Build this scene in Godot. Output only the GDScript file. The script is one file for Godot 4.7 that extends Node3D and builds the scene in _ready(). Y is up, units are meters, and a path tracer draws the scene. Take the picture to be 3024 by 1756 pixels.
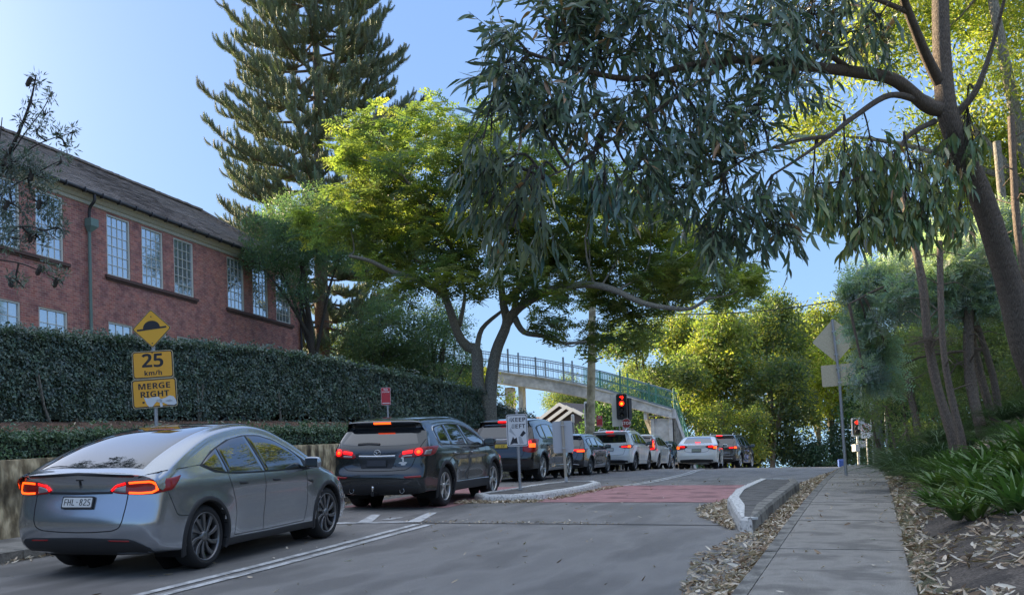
extends Node3D
# A street on a rise in late afternoon. World: x across the road (right +), y up from the eye, -z up the road.

var rng := RandomNumberGenerator.new()
var M := {}
var taken := {}

# ------------------------------------------------------------------ mesh builder
class MB:
	var v := PackedVector3Array()
	var n := PackedVector3Array()
	var c := PackedColorArray()
	var ix := PackedInt32Array()
	var tint := Color(1, 1, 1)
	var tinted := false

	func vert(p: Vector3, nn: Vector3) -> int:
		v.append(p)
		n.append(nn)
		c.append(tint)
		return v.size() - 1

	# corners counter-clockwise as seen from outside
	func quad(a: Vector3, b: Vector3, cc: Vector3, d: Vector3) -> void:
		var nn := (b - a).cross(d - a)
		if nn.length_squared() < 1e-14:
			nn = (cc - b).cross(d - b)
		nn = nn.normalized()
		var i := vert(a, nn)
		vert(b, nn)
		vert(cc, nn)
		vert(d, nn)
		ix.append_array([i, i + 2, i + 1, i, i + 3, i + 2])

	func tri(a: Vector3, b: Vector3, cc: Vector3) -> void:
		var nn := (b - a).cross(cc - a).normalized()
		var i := vert(a, nn)
		vert(b, nn)
		vert(cc, nn)
		ix.append_array([i, i + 2, i + 1])

	func hexa(p: Array) -> void: # 8 corners: bottom 0..3 ccw from above, top 4..7
		quad(p[4], p[5], p[6], p[7])
		quad(p[3], p[2], p[1], p[0])
		for k in 4:
			var l := (k + 1) % 4
			quad(p[k], p[l], p[l + 4], p[k + 4])

	func box(ce: Vector3, s: Vector3, b := Basis.IDENTITY) -> void:
		var h := s * 0.5
		var p := []
		for y in [-1, 1]:
			for q in [[-1, 1], [1, 1], [1, -1], [-1, -1]]:
				p.append(ce + b * Vector3(q[0] * h.x, y * h.y, q[1] * h.z))
		hexa(p)

	func tube(pts: Array, radii: Array, sides := 8, cap := true) -> void:
		var u := Vector3.UP
		var m := pts.size()
		var first := v.size()
		var t0: Vector3 = (pts[1] - pts[0]).normalized()
		u = t0.cross(Vector3(0.37, 0.11, 0.92)).normalized()
		for i in m:
			var t: Vector3 = (pts[mini(i + 1, m - 1)] - pts[maxi(i - 1, 0)]).normalized()
			u = (u - t * u.dot(t)).normalized()
			var w := t.cross(u)
			for k in sides:
				var a := TAU * k / sides
				var d := u * cos(a) + w * sin(a)
				vert(pts[i] + d * radii[i], d)
		for i in m - 1:
			for k in sides:
				var a := first + i * sides + k
				var b := first + i * sides + (k + 1) % sides
				ix.append_array([a, b + sides, b, a, a + sides, b + sides])
		if cap:
			for e in [0, m - 1]:
				var t: Vector3 = (pts[1] - pts[0]).normalized() * -1.0 if e == 0 else (pts[m - 1] - pts[m - 2]).normalized()
				var ci := vert(pts[e], t)
				for k in sides:
					vert(v[first + e * sides + k], t)
				for k in sides:
					var a := ci + 1 + k
					var b := ci + 1 + (k + 1) % sides
					if e == 0:
						ix.append_array([ci, a, b])
					else:
						ix.append_array([ci, b, a])

	func rod(a: Vector3, b: Vector3, r: float, sides := 8) -> void:
		tube([a, b], [r, r], sides)

	# rows x cols of points, normals averaged; the outside faces «out» at the sheet's middle
	func grid(rows: Array, closed := false, out := Vector3.ZERO, keep := PackedByteArray()) -> void:
		var R := rows.size()
		var C: int = rows[0].size()
		var first := v.size()
		var acc := PackedVector3Array()
		acc.resize(R * C)
		var flat := PackedVector3Array()
		for r in rows:
			flat.append_array(r)
		var q := PackedInt32Array()
		var RR := R if closed else R - 1
		for i in RR:
			var i2 := (i + 1) % R
			for j in C - 1:
				var a := i * C + j
				var b := i * C + j + 1
				var d := i2 * C + j
				var e := i2 * C + j + 1
				var nn := (flat[e] - flat[a]).cross(flat[d] - flat[b])
				acc[a] += nn
				acc[b] += nn
				acc[d] += nn
				acc[e] += nn
				if keep.size() and keep[i * (C - 1) + j] == 0:
					continue
				q.append_array([a, b, e, a, e, d])
		var sgn := 1.0
		if out != Vector3.ZERO:
			var s := Vector3.ZERO
			for nn in acc:
				s += nn
			if s.dot(out) < 0.0:
				sgn = -1.0
		for k in flat.size():
			vert(flat[k], (acc[k] * sgn).normalized())
		# nn points to the side from which a,b,e runs counter-clockwise when (e-a)x(d-b) agrees
		for k in range(0, q.size(), 3):
			if sgn > 0:
				ix.append_array([first + q[k], first + q[k + 2], first + q[k + 1]])
			else:
				ix.append_array([first + q[k], first + q[k + 1], first + q[k + 2]])

	# polygon in the xy plane (ccw), pushed out along z from 0 to depth, placed by t
	func prism(poly: PackedVector2Array, depth: float, t: Transform3D) -> void:
		if Geometry2D.is_polygon_clockwise(poly):
			poly = poly.duplicate()
			poly.reverse()
		var tr := Geometry2D.triangulate_polygon(poly)
		var zf := t.basis.z.normalized()
		var f := v.size()
		for p in poly:
			vert(t * Vector3(p.x, p.y, depth), zf)
		for p in poly:
			vert(t * Vector3(p.x, p.y, 0), -zf)
		var m := poly.size()
		for k in range(0, tr.size(), 3):
			var a := tr[k]
			var b := tr[k + 1]
			var d := tr[k + 2]
			if (poly[b] - poly[a]).cross(poly[d] - poly[a]) < 0:
				var x := b
				b = d
				d = x
			ix.append_array([f + a, f + d, f + b, f + m + a, f + m + b, f + m + d])
		for k in m:
			var l := (k + 1) % m
			quad(t * Vector3(poly[k].x, poly[k].y, 0), t * Vector3(poly[l].x, poly[l].y, 0), t * Vector3(poly[l].x, poly[l].y, depth), t * Vector3(poly[k].x, poly[k].y, depth))

	# profile (radius, height) turned about the y axis of t
	func lathe(prof: Array, sides: int, t := Transform3D.IDENTITY) -> void:
		var rows := []
		for k in sides + 1:
			var a := TAU * k / sides
			var r := PackedVector3Array()
			for p in prof:
				r.append(t * Vector3(p.x * cos(a), p.y, p.x * sin(a)))
			rows.append(r)
		var first := ix.size()
		var f0 := v.size()
		grid(rows)
		# turn outward: check one triangle against the axis
		var s := 0.0
		var ax := t.origin
		for k in range(first, ix.size(), 3):
			var a := v[ix[k]]
			var nn := (v[ix[k + 2]] - a).cross(v[ix[k + 1]] - a)
			s += nn.dot(a - ax)
		if s < 0.0:
			for k in range(first, ix.size(), 3):
				var x := ix[k + 1]
				ix[k + 1] = ix[k + 2]
				ix[k + 2] = x
			for k in range(f0, v.size()):
				n[k] = -n[k]
		# weld the seam's normals
		var m := prof.size()
		for j in m:
			var a := f0 + j
			var b := f0 + sides * m + j
			var nn := (n[a] + n[b]).normalized()
			n[a] = nn
			n[b] = nn

	func add(o: MB, t: Transform3D) -> void:
		var f := v.size()
		var nb := t.basis.inverse().transposed()
		for k in o.v.size():
			v.append(t * o.v[k])
			n.append((nb * o.n[k]).normalized())
			c.append(o.c[k] if not tinted else tint)
		for k in o.ix:
			ix.append(f + k)

	func mesh() -> ArrayMesh:
		var a := []
		a.resize(Mesh.ARRAY_MAX)
		a[Mesh.ARRAY_VERTEX] = v
		a[Mesh.ARRAY_NORMAL] = n
		if tinted:
			a[Mesh.ARRAY_COLOR] = c
		a[Mesh.ARRAY_INDEX] = ix
		var m := ArrayMesh.new()
		m.add_surface_from_arrays(Mesh.PRIMITIVE_TRIANGLES, a)
		return m

# ------------------------------------------------------------------ nodes
func numbered(called: String) -> String:
	var k: int = taken.get(called, 0)
	taken[called] = k + 1
	return called if k == 0 else "%s_%03d" % [called, k]

func thing(called: String, label: String, category: String, at := Vector3.ZERO, turn := 0.0, group := "") -> Node3D:
	var o := Node3D.new()
	o.name = numbered(called)
	add_child(o)
	o.position = at
	o.rotation.y = turn
	tag(o, label, category, group)
	return o

func tag(o: Node, label: String, category := "", group := "", kind := "") -> Node:
	if label:
		o.set_meta("label", label)
	if category:
		o.set_meta("category", category)
	if group:
		o.set_meta("group", group)
	if kind:
		o.set_meta("kind", kind)
	return o

func inst(called: String, m: Mesh, mat: Material, parent: Node, t := Transform3D.IDENTITY) -> MeshInstance3D:
	var o := MeshInstance3D.new()
	o.name = numbered(called) if parent == self else called
	o.mesh = m
	o.material_override = mat
	o.transform = t
	parent.add_child(o, true)
	return o

func obj(called: String, mb: MB, mat: Material, parent: Node = self) -> MeshInstance3D:
	return inst(called, mb.mesh(), mat, parent)

func struct(called: String, mb: MB, mat: Material) -> MeshInstance3D:
	var o := obj(called, mb, mat)
	o.set_meta("kind", "structure")
	return o

func many(called: String, m: Mesh, mat: Material, ts: Array, cols: Array, parent: Node) -> MultiMeshInstance3D:
	var mm := MultiMesh.new()
	mm.transform_format = MultiMesh.TRANSFORM_3D
	mm.use_colors = true
	mm.mesh = m
	mm.instance_count = ts.size()
	for i in ts.size():
		mm.set_instance_transform(i, ts[i])
		mm.set_instance_color(i, cols[i])
	var o := MultiMeshInstance3D.new()
	o.name = numbered(called) if parent == self else called
	o.multimesh = mm
	o.material_override = mat
	o.set_meta("kind", "stuff")
	parent.add_child(o, true)
	return o

# ------------------------------------------------------------------ materials
func lin(r: float, g: float, b: float) -> Color:
	return Color(r, g, b).linear_to_srgb()

func mat(name_: String, col: Color, rough := 0.7, metal := 0.0, spec := 0.5) -> StandardMaterial3D:
	var m := StandardMaterial3D.new()
	m.resource_name = name_
	m.albedo_color = col
	m.roughness = rough
	m.metallic = metal
	m.metallic_specular = spec
	M[name_] = m
	return m

func ntex(freq: float, px: int, cols: Array, at: Array, sd: int, oct := 4, type := FastNoiseLite.TYPE_SIMPLEX_SMOOTH) -> NoiseTexture2D:
	var f := FastNoiseLite.new()
	f.seed = sd
	f.frequency = freq
	f.noise_type = type
	f.fractal_octaves = oct
	var t := NoiseTexture2D.new()
	t.width = px
	t.height = px
	t.seamless = true
	t.noise = f
	if cols.size():
		var g := Gradient.new()
		g.offsets = PackedFloat32Array(at)
		g.colors = PackedColorArray(cols)
		t.color_ramp = g
	return t

# noise surface laid in world metres: base tone from a to b, mottled at a second, larger scale
func nmat(name_: String, a: Color, b: Color, metres: float, freq: float, rough := 0.9, relief := 0.0, big := 0.0, dark := 0.7, world := true, oct := 5) -> StandardMaterial3D:
	var m := mat(name_, Color(1, 1, 1), rough)
	m.albedo_texture = ntex(freq, 512, [a, a.lerp(b, 0.5), b], [0.25, 0.5, 0.75], name_.hash() % 1000, oct)
	m.uv1_triplanar = true
	m.uv1_world_triplanar = world
	m.uv1_scale = Vector3.ONE / metres
	if relief > 0.0:
		m.heightmap_enabled = true
		m.heightmap_texture = ntex(freq, 512, [], [], name_.hash() % 1000, oct)
		m.heightmap_scale = relief
	if big > 0.0:
		m.detail_enabled = true
		m.detail_blend_mode = BaseMaterial3D.BLEND_MODE_MUL
		m.detail_uv_layer = BaseMaterial3D.DETAIL_UV_2
		m.detail_albedo = ntex(0.012, 256, [Color(dark, dark, dark), Color(1, 1, 1), Color(0.5 + dark / 2, 0.5 + dark / 2, 0.5 + dark / 2)], [0.2, 0.55, 0.85], name_.hash() % 777, 4)
		m.uv2_triplanar = true
		m.uv2_world_triplanar = world
		m.uv2_scale = Vector3.ONE / big
	return m

func leafmat(name_: String, through: float, rough := 0.45) -> StandardMaterial3D:
	var m := mat(name_, Color(1, 1, 1), rough, 0.0, 0.4)
	m.vertex_color_use_as_albedo = true
	m.backlight_enabled = true
	m.backlight = lin(through * 0.85, through, through * 0.4)
	m.cull_mode = BaseMaterial3D.CULL_DISABLED
	return m

func glow(name_: String, base: Color, e: Color, power: float) -> StandardMaterial3D:
	var m := mat(name_, base, 0.3)
	m.emission_enabled = true
	m.emission = e
	m.emission_energy_multiplier = power
	return m

# ------------------------------------------------------------------ curves and ground
func hermite(S: Array, Y: Array, s: float) -> float:
	var n := S.size()
	if s <= S[0]:
		return Y[0]
	if s >= S[n - 1]:
		return Y[n - 1]
	var i := 0
	while s > S[i + 1]:
		i += 1
	var h: float = S[i + 1] - S[i]
	var d: float = (Y[i + 1] - Y[i]) / h
	var dp: float = (Y[i] - Y[i - 1]) / (S[i] - S[i - 1]) if i > 0 else d
	var dn: float = (Y[i + 2] - Y[i + 1]) / (S[i + 2] - S[i + 1]) if i + 2 < n else d
	var m0 := 2.0 * d * dp / (d + dp) if d * dp > 0 else 0.0
	var m1 := 2.0 * d * dn / (d + dn) if d * dn > 0 else 0.0
	var t := (s - float(S[i])) / h
	return Y[i] * (1 + 2 * t) * (1 - t) * (1 - t) + m0 * h * t * (1 - t) * (1 - t) + Y[i + 1] * t * t * (3 - 2 * t) + m1 * h * t * t * (t - 1)

const RS := [-20.0, -10.0, 0.0, 9.7, 17.9, 28.6, 34.9, 40.8, 47.6, 52.0, 58.0, 66.0, 80.0, 120.0]
const RY := [-2.5, -1.87, -1.27, -0.65, -0.12, 0.42, 0.64, 0.86, 1.03, 1.12, 1.15, 1.05, 0.6, -1.5]

func road_y(x: float, s: float) -> float:
	return hermite(RS, RY, s) - 0.032 * (clampf(x, -13.0, 3.0) + 8.0)

func kerb_left(s: float) -> float:
	return hermite([-20.0, 14.0, 19.0, 28.0, 36.0, 45.0, 62.0], [-10.0, -10.0, -10.2, -11.3, -11.7, -12.2, -12.6], s)

const WALL_X := -11.35
const HEDGE_X := -13.4

func ground_y(x: float, s: float) -> float:
	var y := road_y(x, s)
	if x > 0.27:
		var k := 0.34 if s < 10 else 0.34 + 0.2 * clampf((s - 10) / 8.0, 0, 1)
		k *= 1.0 - 0.75 * clampf((s - 40.0) / 20.0, 0, 1)
		var d := x - 0.27
		y += 0.1 + (k * d if d < 4.0 else k * 4.0 + (d - 4.0) * k * 0.5)
		return y
	if x < WALL_X - 0.2:
		var d := WALL_X - 0.2 - x
		var rise := 1.1 + clampf((d - 0.7) / 1.2, 0, 1) * 0.55 + clampf((d - 2.0) / 10.0, 0, 1) * 2.1
		rise *= 1.0 - clampf((s - 46.0) / 16.0, 0, 1)
		rise *= 1.0 if s < 24.5 else 1.0 - 0.5 * clampf((s - 24.5) / 6.0, 0, 1) * (1.0 - clampf(d / 2.0, 0, 1))
		return y + 0.1 + rise
	return y

func P(x: float, s: float, up := 0.0) -> Vector3:
	return Vector3(x, road_y(x, s) + up, -s)

func Q(x: float, s: float, up := 0.0) -> Vector3:
	return Vector3(x, ground_y(x, s) + up, -s)

func crv(pts: Array, per := 6) -> Array: # Catmull-Rom through Vector3 points
	var out := []
	var n := pts.size()
	for i in n - 1:
		var a: Vector3 = pts[maxi(i - 1, 0)]
		var b: Vector3 = pts[i]
		var c: Vector3 = pts[i + 1]
		var d: Vector3 = pts[mini(i + 2, n - 1)]
		for k in per:
			out.append(b.cubic_interpolate(c, a, d, float(k) / per))
	out.append(pts[n - 1])
	return out

func radii(n: int, a: float, b: float, pw := 1.0) -> Array:
	var out := []
	for i in n:
		out.append(lerpf(a, b, pow(float(i) / (n - 1), pw)))
	return out

func rrect(w: float, h: float, r: float, seg := 5) -> PackedVector2Array:
	var p := PackedVector2Array()
	for q in 4:
		var cx := (w / 2 - r) * (1 if q in [0, 3] else -1)
		var cy := (h / 2 - r) * (1 if q < 2 else -1)
		for k in seg + 1:
			var a := PI / 2 * (q + float(k) / seg)
			p.append(Vector2(cx + r * cos(a), cy + r * sin(a)))
	return p

func disc(r: float, n := 24) -> PackedVector2Array:
	var p := PackedVector2Array()
	for k in n:
		p.append(Vector2(cos(TAU * k / n), sin(TAU * k / n)) * r)
	return p

func strip2(a: Vector2, b: Vector2, w: float) -> PackedVector2Array:
	var d := (b - a).normalized().orthogonal() * w / 2
	return PackedVector2Array([a - d, b - d, b + d, a + d])

func text_mesh(words: String, height: float, font_name := "Droid Sans", weight := 700, spread := 0.0, depth := 0.003) -> TextMesh:
	var f := SystemFont.new()
	f.font_names = PackedStringArray([font_name])
	f.font_weight = weight
	var t := TextMesh.new()
	t.text = words
	t.font = f
	t.font_size = 64
	t.pixel_size = height / 46.0
	t.depth = depth
	t.curve_step = 2.0
	return t

# ------------------------------------------------------------------ the scene
func _ready() -> void:
	rng.seed = 20240611
	camera_and_light()
	materials()
	setting()
	islands_and_marks()
	left_bank()
	school_building()
	footbridge()
	far_house()
	vehicles()
	street_things()
	pine()
	jacaranda()
	gum_tree()
	side_trees()
	far_trees()
	undergrowth()
	litter()

func camera_and_light() -> void:
	var cam := Camera3D.new()
	cam.name = "camera"
	add_child(cam)
	var yaw := deg_to_rad(19.4)
	var pitch := deg_to_rad(2.1)
	var roll := deg_to_rad(2.0)
	var fwd := Vector3(-sin(yaw) * cos(pitch), sin(pitch), -cos(yaw) * cos(pitch))
	var right := Vector3(cos(yaw), 0, -sin(yaw))
	var up := right.cross(fwd)
	var r2 := right * cos(roll) - up * sin(roll)
	var u2 := up * cos(roll) + right * sin(roll)
	cam.transform = Transform3D(Basis(r2, u2, -fwd), Vector3.ZERO)
	cam.near = 0.1
	cam.far = 900.0
	cam.projection = Camera3D.PROJECTION_FRUSTUM
	cam.size = 0.1 * 594.0 / 1026.0
	cam.frustum_offset = Vector2(0, 0.1 * 161.9 / 1026.0)
	cam.current = true

	var to_sun := Vector3(-0.93, 0.325, -0.29).normalized()
	var sun := DirectionalLight3D.new()
	sun.name = "sun"
	sun.light_color = Color(1.0, 0.90, 0.74)
	sun.light_energy = 1.6
	sun.light_angular_distance = 0.5
	sun.shadow_enabled = true
	add_child(sun)
	sun.look_at_from_position(Vector3.ZERO, -to_sun)

	var env := Environment.new()
	env.background_mode = Environment.BG_SKY
	var sky := Sky.new()
	var pm := PanoramaSkyMaterial.new()
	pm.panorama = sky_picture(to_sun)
	sky.sky_material = pm
	env.sky = sky
	env.tonemap_mode = Environment.TONE_MAPPER_LINEAR
	env.tonemap_exposure = 3.6
	env.sdfgi_enabled = true
	env.ssao_enabled = true
	env.ssil_enabled = true
	var we := WorldEnvironment.new()
	we.name = "surroundings"
	we.environment = env
	add_child(we)

func sky_picture(to_sun: Vector3) -> ImageTexture:
	var w := 512
	var h := 256
	var im := Image.create(w, h, false, Image.FORMAT_RGBF)
	var zen := Vector3(0.066, 0.124, 0.275)
	var hor := Vector3(0.150, 0.245, 0.330)
	for j in h:
		var el := PI / 2 - PI * (j + 0.5) / h
		var e := maxf(0.0, sin(el))
		for i in w:
			var a := TAU * (i + 0.5) / w
			var d := Vector3(sin(a) * cos(el), sin(el), -cos(a) * cos(el))
			var c := zen.lerp(hor, pow(1.0 - e, 3.2))
			var ang := rad_to_deg(acos(clampf(d.dot(to_sun), -1, 1)))
			c = c.lerp(Vector3(0.30, 0.335, 0.395), smoothstep(0.43, 0.9, e))  # unseen upper sky made brighter and whiter to fill the shade
			c += Vector3(1.0, 0.93, 0.80) * (0.17 * exp(-ang / 16.0) + 5.0 * exp(-ang / 6.0))
			im.set_pixel(i, j, Color(c.x, c.y, c.z))
	return ImageTexture.create_from_image(im)

func materials() -> void:
	nmat("asphalt", lin(0.17, 0.16, 0.15), lin(0.37, 0.35, 0.325), 0.5, 0.13, 0.6, 0.8, 9.0, 0.82)
	M.asphalt.uv2_scale = Vector3(0.3, 0.3, 0.10)
	nmat("old_asphalt", lin(0.16, 0.155, 0.145), lin(0.26, 0.25, 0.232), 0.7, 0.06, 0.82, 0.5, 4.0, 0.7)
	nmat("red_paint", lin(0.34, 0.15, 0.15), lin(0.60, 0.33, 0.32), 0.7, 0.1, 0.75, 0.3, 3.0, 0.72)
	nmat("white_paint", lin(0.50, 0.50, 0.49), lin(0.78, 0.78, 0.76), 0.7, 0.04, 0.7, 0.2, 1.3, 0.75)
	nmat("concrete", lin(0.17, 0.158, 0.138), lin(0.48, 0.45, 0.40), 0.8, 0.12, 0.92, 0.35, 2.1, 0.78)
	nmat("kerb_concrete", lin(0.22, 0.208, 0.182), lin(0.35, 0.333, 0.295), 0.8, 0.05, 0.9, 0.5, 2.2, 0.65)
	var kp := nmat("painted_kerb", lin(0.10, 0.10, 0.095), lin(0.74, 0.74, 0.71), 0.75, 0.02, 0.8, 0.6)
	kp.albedo_texture = ntex(0.02, 512, [lin(0.1, 0.1, 0.09), lin(0.3, 0.3, 0.29), lin(0.58, 0.58, 0.56), lin(0.74, 0.74, 0.71)], [0.16, 0.27, 0.34, 0.8], 5, 5)
	nmat("soil", lin(0.075, 0.06, 0.048), lin(0.24, 0.20, 0.165), 0.8, 0.04, 0.95, 1.6, 3.1, 0.6)
	nmat("red_soil", lin(0.12, 0.07, 0.05), lin(0.32, 0.19, 0.13), 0.8, 0.04, 0.95, 1.5, 2.0, 0.6)
	nmat("bush_ground", lin(0.10, 0.11, 0.06), lin(0.24, 0.23, 0.14), 2.0, 0.03, 0.95, 2.0, 11.0, 0.6)  # lightened so ground out of view bounces sun onto shaded car backs
	nmat("island_top", lin(0.12, 0.115, 0.105), lin(0.22, 0.21, 0.195), 0.6, 0.07, 0.85, 0.8, 2.0, 0.7)
	var sw := nmat("sandstone", lin(0.24, 0.18, 0.10), lin(0.80, 0.65, 0.40), 1.6, 0.016, 0.92, 2.5, 2.6, 0.5, true, 6)
	sw.uv1_scale = Vector3(0.62, 0.32, 0.62)
	sw.uv2_scale = Vector3(0.7, 0.22, 0.7)
	brick_material()
	nmat("roof_tile", lin(0.20, 0.175, 0.165), lin(0.28, 0.24, 0.225), 0.9, 0.05, 0.9, 0.6, 5.0, 0.88)
	nmat("cream_paint", lin(0.44, 0.42, 0.35), lin(0.56, 0.54, 0.46), 1.5, 0.03, 0.6)
	mat("window_white", lin(0.62, 0.63, 0.58), 0.5)
	var wg := mat("school_glass", lin(0.50, 0.55, 0.60), 0.05, 0.72, 0.8)
	wg.clearcoat_enabled = true
	wg.clearcoat = 1.0
	wg.clearcoat_roughness = 0.02
	nmat("brown_sill", lin(0.09, 0.05, 0.045), lin(0.14, 0.085, 0.075), 0.6, 0.05, 0.8)
	mat("dark_metal", lin(0.025, 0.028, 0.033), 0.5, 0.3)
	mat("gutter_metal", lin(0.045, 0.045, 0.05), 0.5, 0.3)
	mat("copper_green", lin(0.16, 0.24, 0.22), 0.65, 0.1)
	nmat("galvanised", lin(0.30, 0.31, 0.32), lin(0.42, 0.43, 0.44), 0.3, 0.05, 0.45)
	M.galvanised.metallic = 0.45
	mat("sign_back", lin(0.46, 0.48, 0.50), 0.5, 0.3)
	nmat("yellow_sign_back", lin(0.52, 0.45, 0.30), lin(0.62, 0.55, 0.39), 0.8, 0.03, 0.6)
	mat("sign_yellow", lin(0.80, 0.42, 0.03), 0.45)
	mat("sign_orange", lin(0.82, 0.40, 0.03), 0.45)
	mat("sign_cream", lin(0.55, 0.45, 0.26), 0.5)
	mat("sign_black", lin(0.016, 0.017, 0.024), 0.5)
	mat("sign_white", lin(0.66, 0.67, 0.67), 0.5)
	mat("faded_black", lin(0.07, 0.07, 0.075), 0.6)
	mat("worn_grey", lin(0.40, 0.42, 0.43), 0.6)
	mat("spray_white", lin(0.66, 0.70, 0.72), 0.6)
	mat("sign_red", lin(0.50, 0.035, 0.045), 0.5)
	mat("stop_red", lin(0.22, 0.018, 0.02), 0.5)
	mat("black_plastic", lin(0.018, 0.018, 0.020), 0.5)
	mat("signal_white", lin(0.66, 0.66, 0.63), 0.5)
	mat("bin_blue", lin(0.03, 0.09, 0.36), 0.5)
	nmat("pole_wood", lin(0.46, 0.41, 0.28), lin(0.66, 0.60, 0.44), 0.6, 0.03, 0.9, 0.8, 2.0, 0.7)
	M.pole_wood.uv1_scale = Vector3(3.0, 0.35, 3.0)
	nmat("grey_wood", lin(0.14, 0.15, 0.13), lin(0.24, 0.25, 0.22), 0.6, 0.03, 0.9, 0.8)
	M.grey_wood.uv1_scale = Vector3(3.0, 0.35, 3.0)
	nmat("bridge_concrete", lin(0.66, 0.65, 0.63), lin(0.78, 0.77, 0.75), 3.0, 0.02, 0.85, 0.4, 6.0, 0.8)
	mat("rail_blue", lin(0.24, 0.30, 0.36), 0.5, 0.2)
	mat("rail_green", lin(0.09, 0.24, 0.18), 0.5, 0.1)
	var gm := mat("green_mesh", lin(0.10, 0.30, 0.23), 0.6)
	gm.transparency = BaseMaterial3D.TRANSPARENCY_ALPHA
	gm.albedo_color.a = 0.3
	mat("house_wall", lin(0.075, 0.055, 0.052), 0.8)
	mat("house_trim", lin(0.6, 0.6, 0.58), 0.6)
	nmat("house_roof", lin(0.09, 0.075, 0.07), lin(0.15, 0.12, 0.11), 1.0, 0.05, 0.85)
	bark("pine_bark", lin(0.07, 0.058, 0.05), lin(0.20, 0.16, 0.13), Vector3(1.2, 0.5, 1.2), 2.0)
	bark("pale_bark", lin(0.13, 0.12, 0.10), lin(0.36, 0.335, 0.28), Vector3(2.0, 0.7, 2.0), 1.0)
	bark("gum_bark", lin(0.07, 0.055, 0.043), lin(0.29, 0.235, 0.185), Vector3(9.0, 1.3, 9.0), 2.2)
	bark("brown_bark", lin(0.12, 0.09, 0.068), lin(0.36, 0.285, 0.22), Vector3(8.0, 0.9, 8.0), 2.5)
	bark("dark_bark", lin(0.03, 0.026, 0.022), lin(0.10, 0.085, 0.07), Vector3(3.0, 0.8, 3.0), 1.5)
	leafmat("leaf_soft", 1.15)
	leafmat("leaf_tough", 0.35, 0.36)
	M.leaf_tough.metallic_specular = 0.65
	leafmat("leaf_needle", 0.2, 0.6)
	leafmat("blade", 0.55, 0.35)
	leafmat("dry_leaf", 0.15, 0.75)
	car_materials()

func bark(name_: String, a: Color, b: Color, sc: Vector3, relief: float) -> void:
	var m := nmat(name_, a, b, 1.0, 0.03, 0.92, relief, 0.0, 0.7, false)
	m.uv1_scale = sc

func brick_material() -> void:
	# 8 x 12 bricks: 1.92 m by 1.032 m
	var w := 480
	var h := 258
	var im := Image.create(w, h, false, Image.FORMAT_RGB8)
	var hm := Image.create(w, h, false, Image.FORMAT_RGB8)
	var mortar := lin(0.50, 0.35, 0.30)
	im.fill(mortar)
	hm.fill(Color(0.2, 0.2, 0.2))
	var r := RandomNumberGenerator.new()
	r.seed = 77
	var tones := [lin(0.48, 0.19, 0.165), lin(0.53, 0.225, 0.19), lin(0.56, 0.25, 0.21), lin(0.43, 0.18, 0.165), lin(0.51, 0.24, 0.21)]
	for row in 12:
		for k in 9:
			var x := k * 60 - (30 if row % 2 else 0)
			var y := roundi(row * 21.5)
			var c: Color = tones[r.randi() % 5]
			c = c.lerp(Color(0, 0, 0), r.randf() * 0.15)
			var rc := Rect2i(x + 2, y + 2, 56, 18).intersection(Rect2i(0, 0, w, h))
			if rc.size.x > 0:
				im.fill_rect(rc, c)
				hm.fill_rect(rc, Color(1, 1, 1))
	var m := mat("brick", Color(1, 1, 1), 0.9)
	m.albedo_texture = ImageTexture.create_from_image(im)
	m.heightmap_enabled = true
	m.heightmap_texture = ImageTexture.create_from_image(hm)
	m.heightmap_scale = 0.8
	m.uv1_triplanar = true
	m.uv1_world_triplanar = true
	m.uv1_triplanar_sharpness = 20.0
	m.uv1_scale = Vector3(1 / 1.92, 1 / 1.032, 1 / 1.92)
	m.detail_enabled = true
	m.detail_blend_mode = BaseMaterial3D.BLEND_MODE_MUL
	m.detail_uv_layer = BaseMaterial3D.DETAIL_UV_2
	m.detail_albedo = ntex(0.02, 512, [Color(0.84, 0.83, 0.86), Color(1, 1, 1), Color(1, 0.95, 0.92)], [0.2, 0.5, 0.85], 31, 6)
	m.uv2_triplanar = true
	m.uv2_world_triplanar = true
	m.uv2_scale = Vector3.ONE / 7.0

# ------------------------------------------------------------------ ground, road, paths
func sheet(xs: Array, ss: Array, f: Callable, up: float) -> MB:
	var rows := []
	for s in ss:
		var r := PackedVector3Array()
		for x in xs:
			var p: Vector3 = f.call(x, s)
			p.y += up
			r.append(p)
		rows.append(r)
	var mb := MB.new()
	mb.grid(rows, false, Vector3.UP)
	return mb

func steps(a: float, b: float, d: float) -> Array:
	var n := maxi(1, roundi((b - a) / d))
	var out := []
	for i in n + 1:
		out.append(lerpf(a, b, float(i) / n))
	return out

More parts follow.
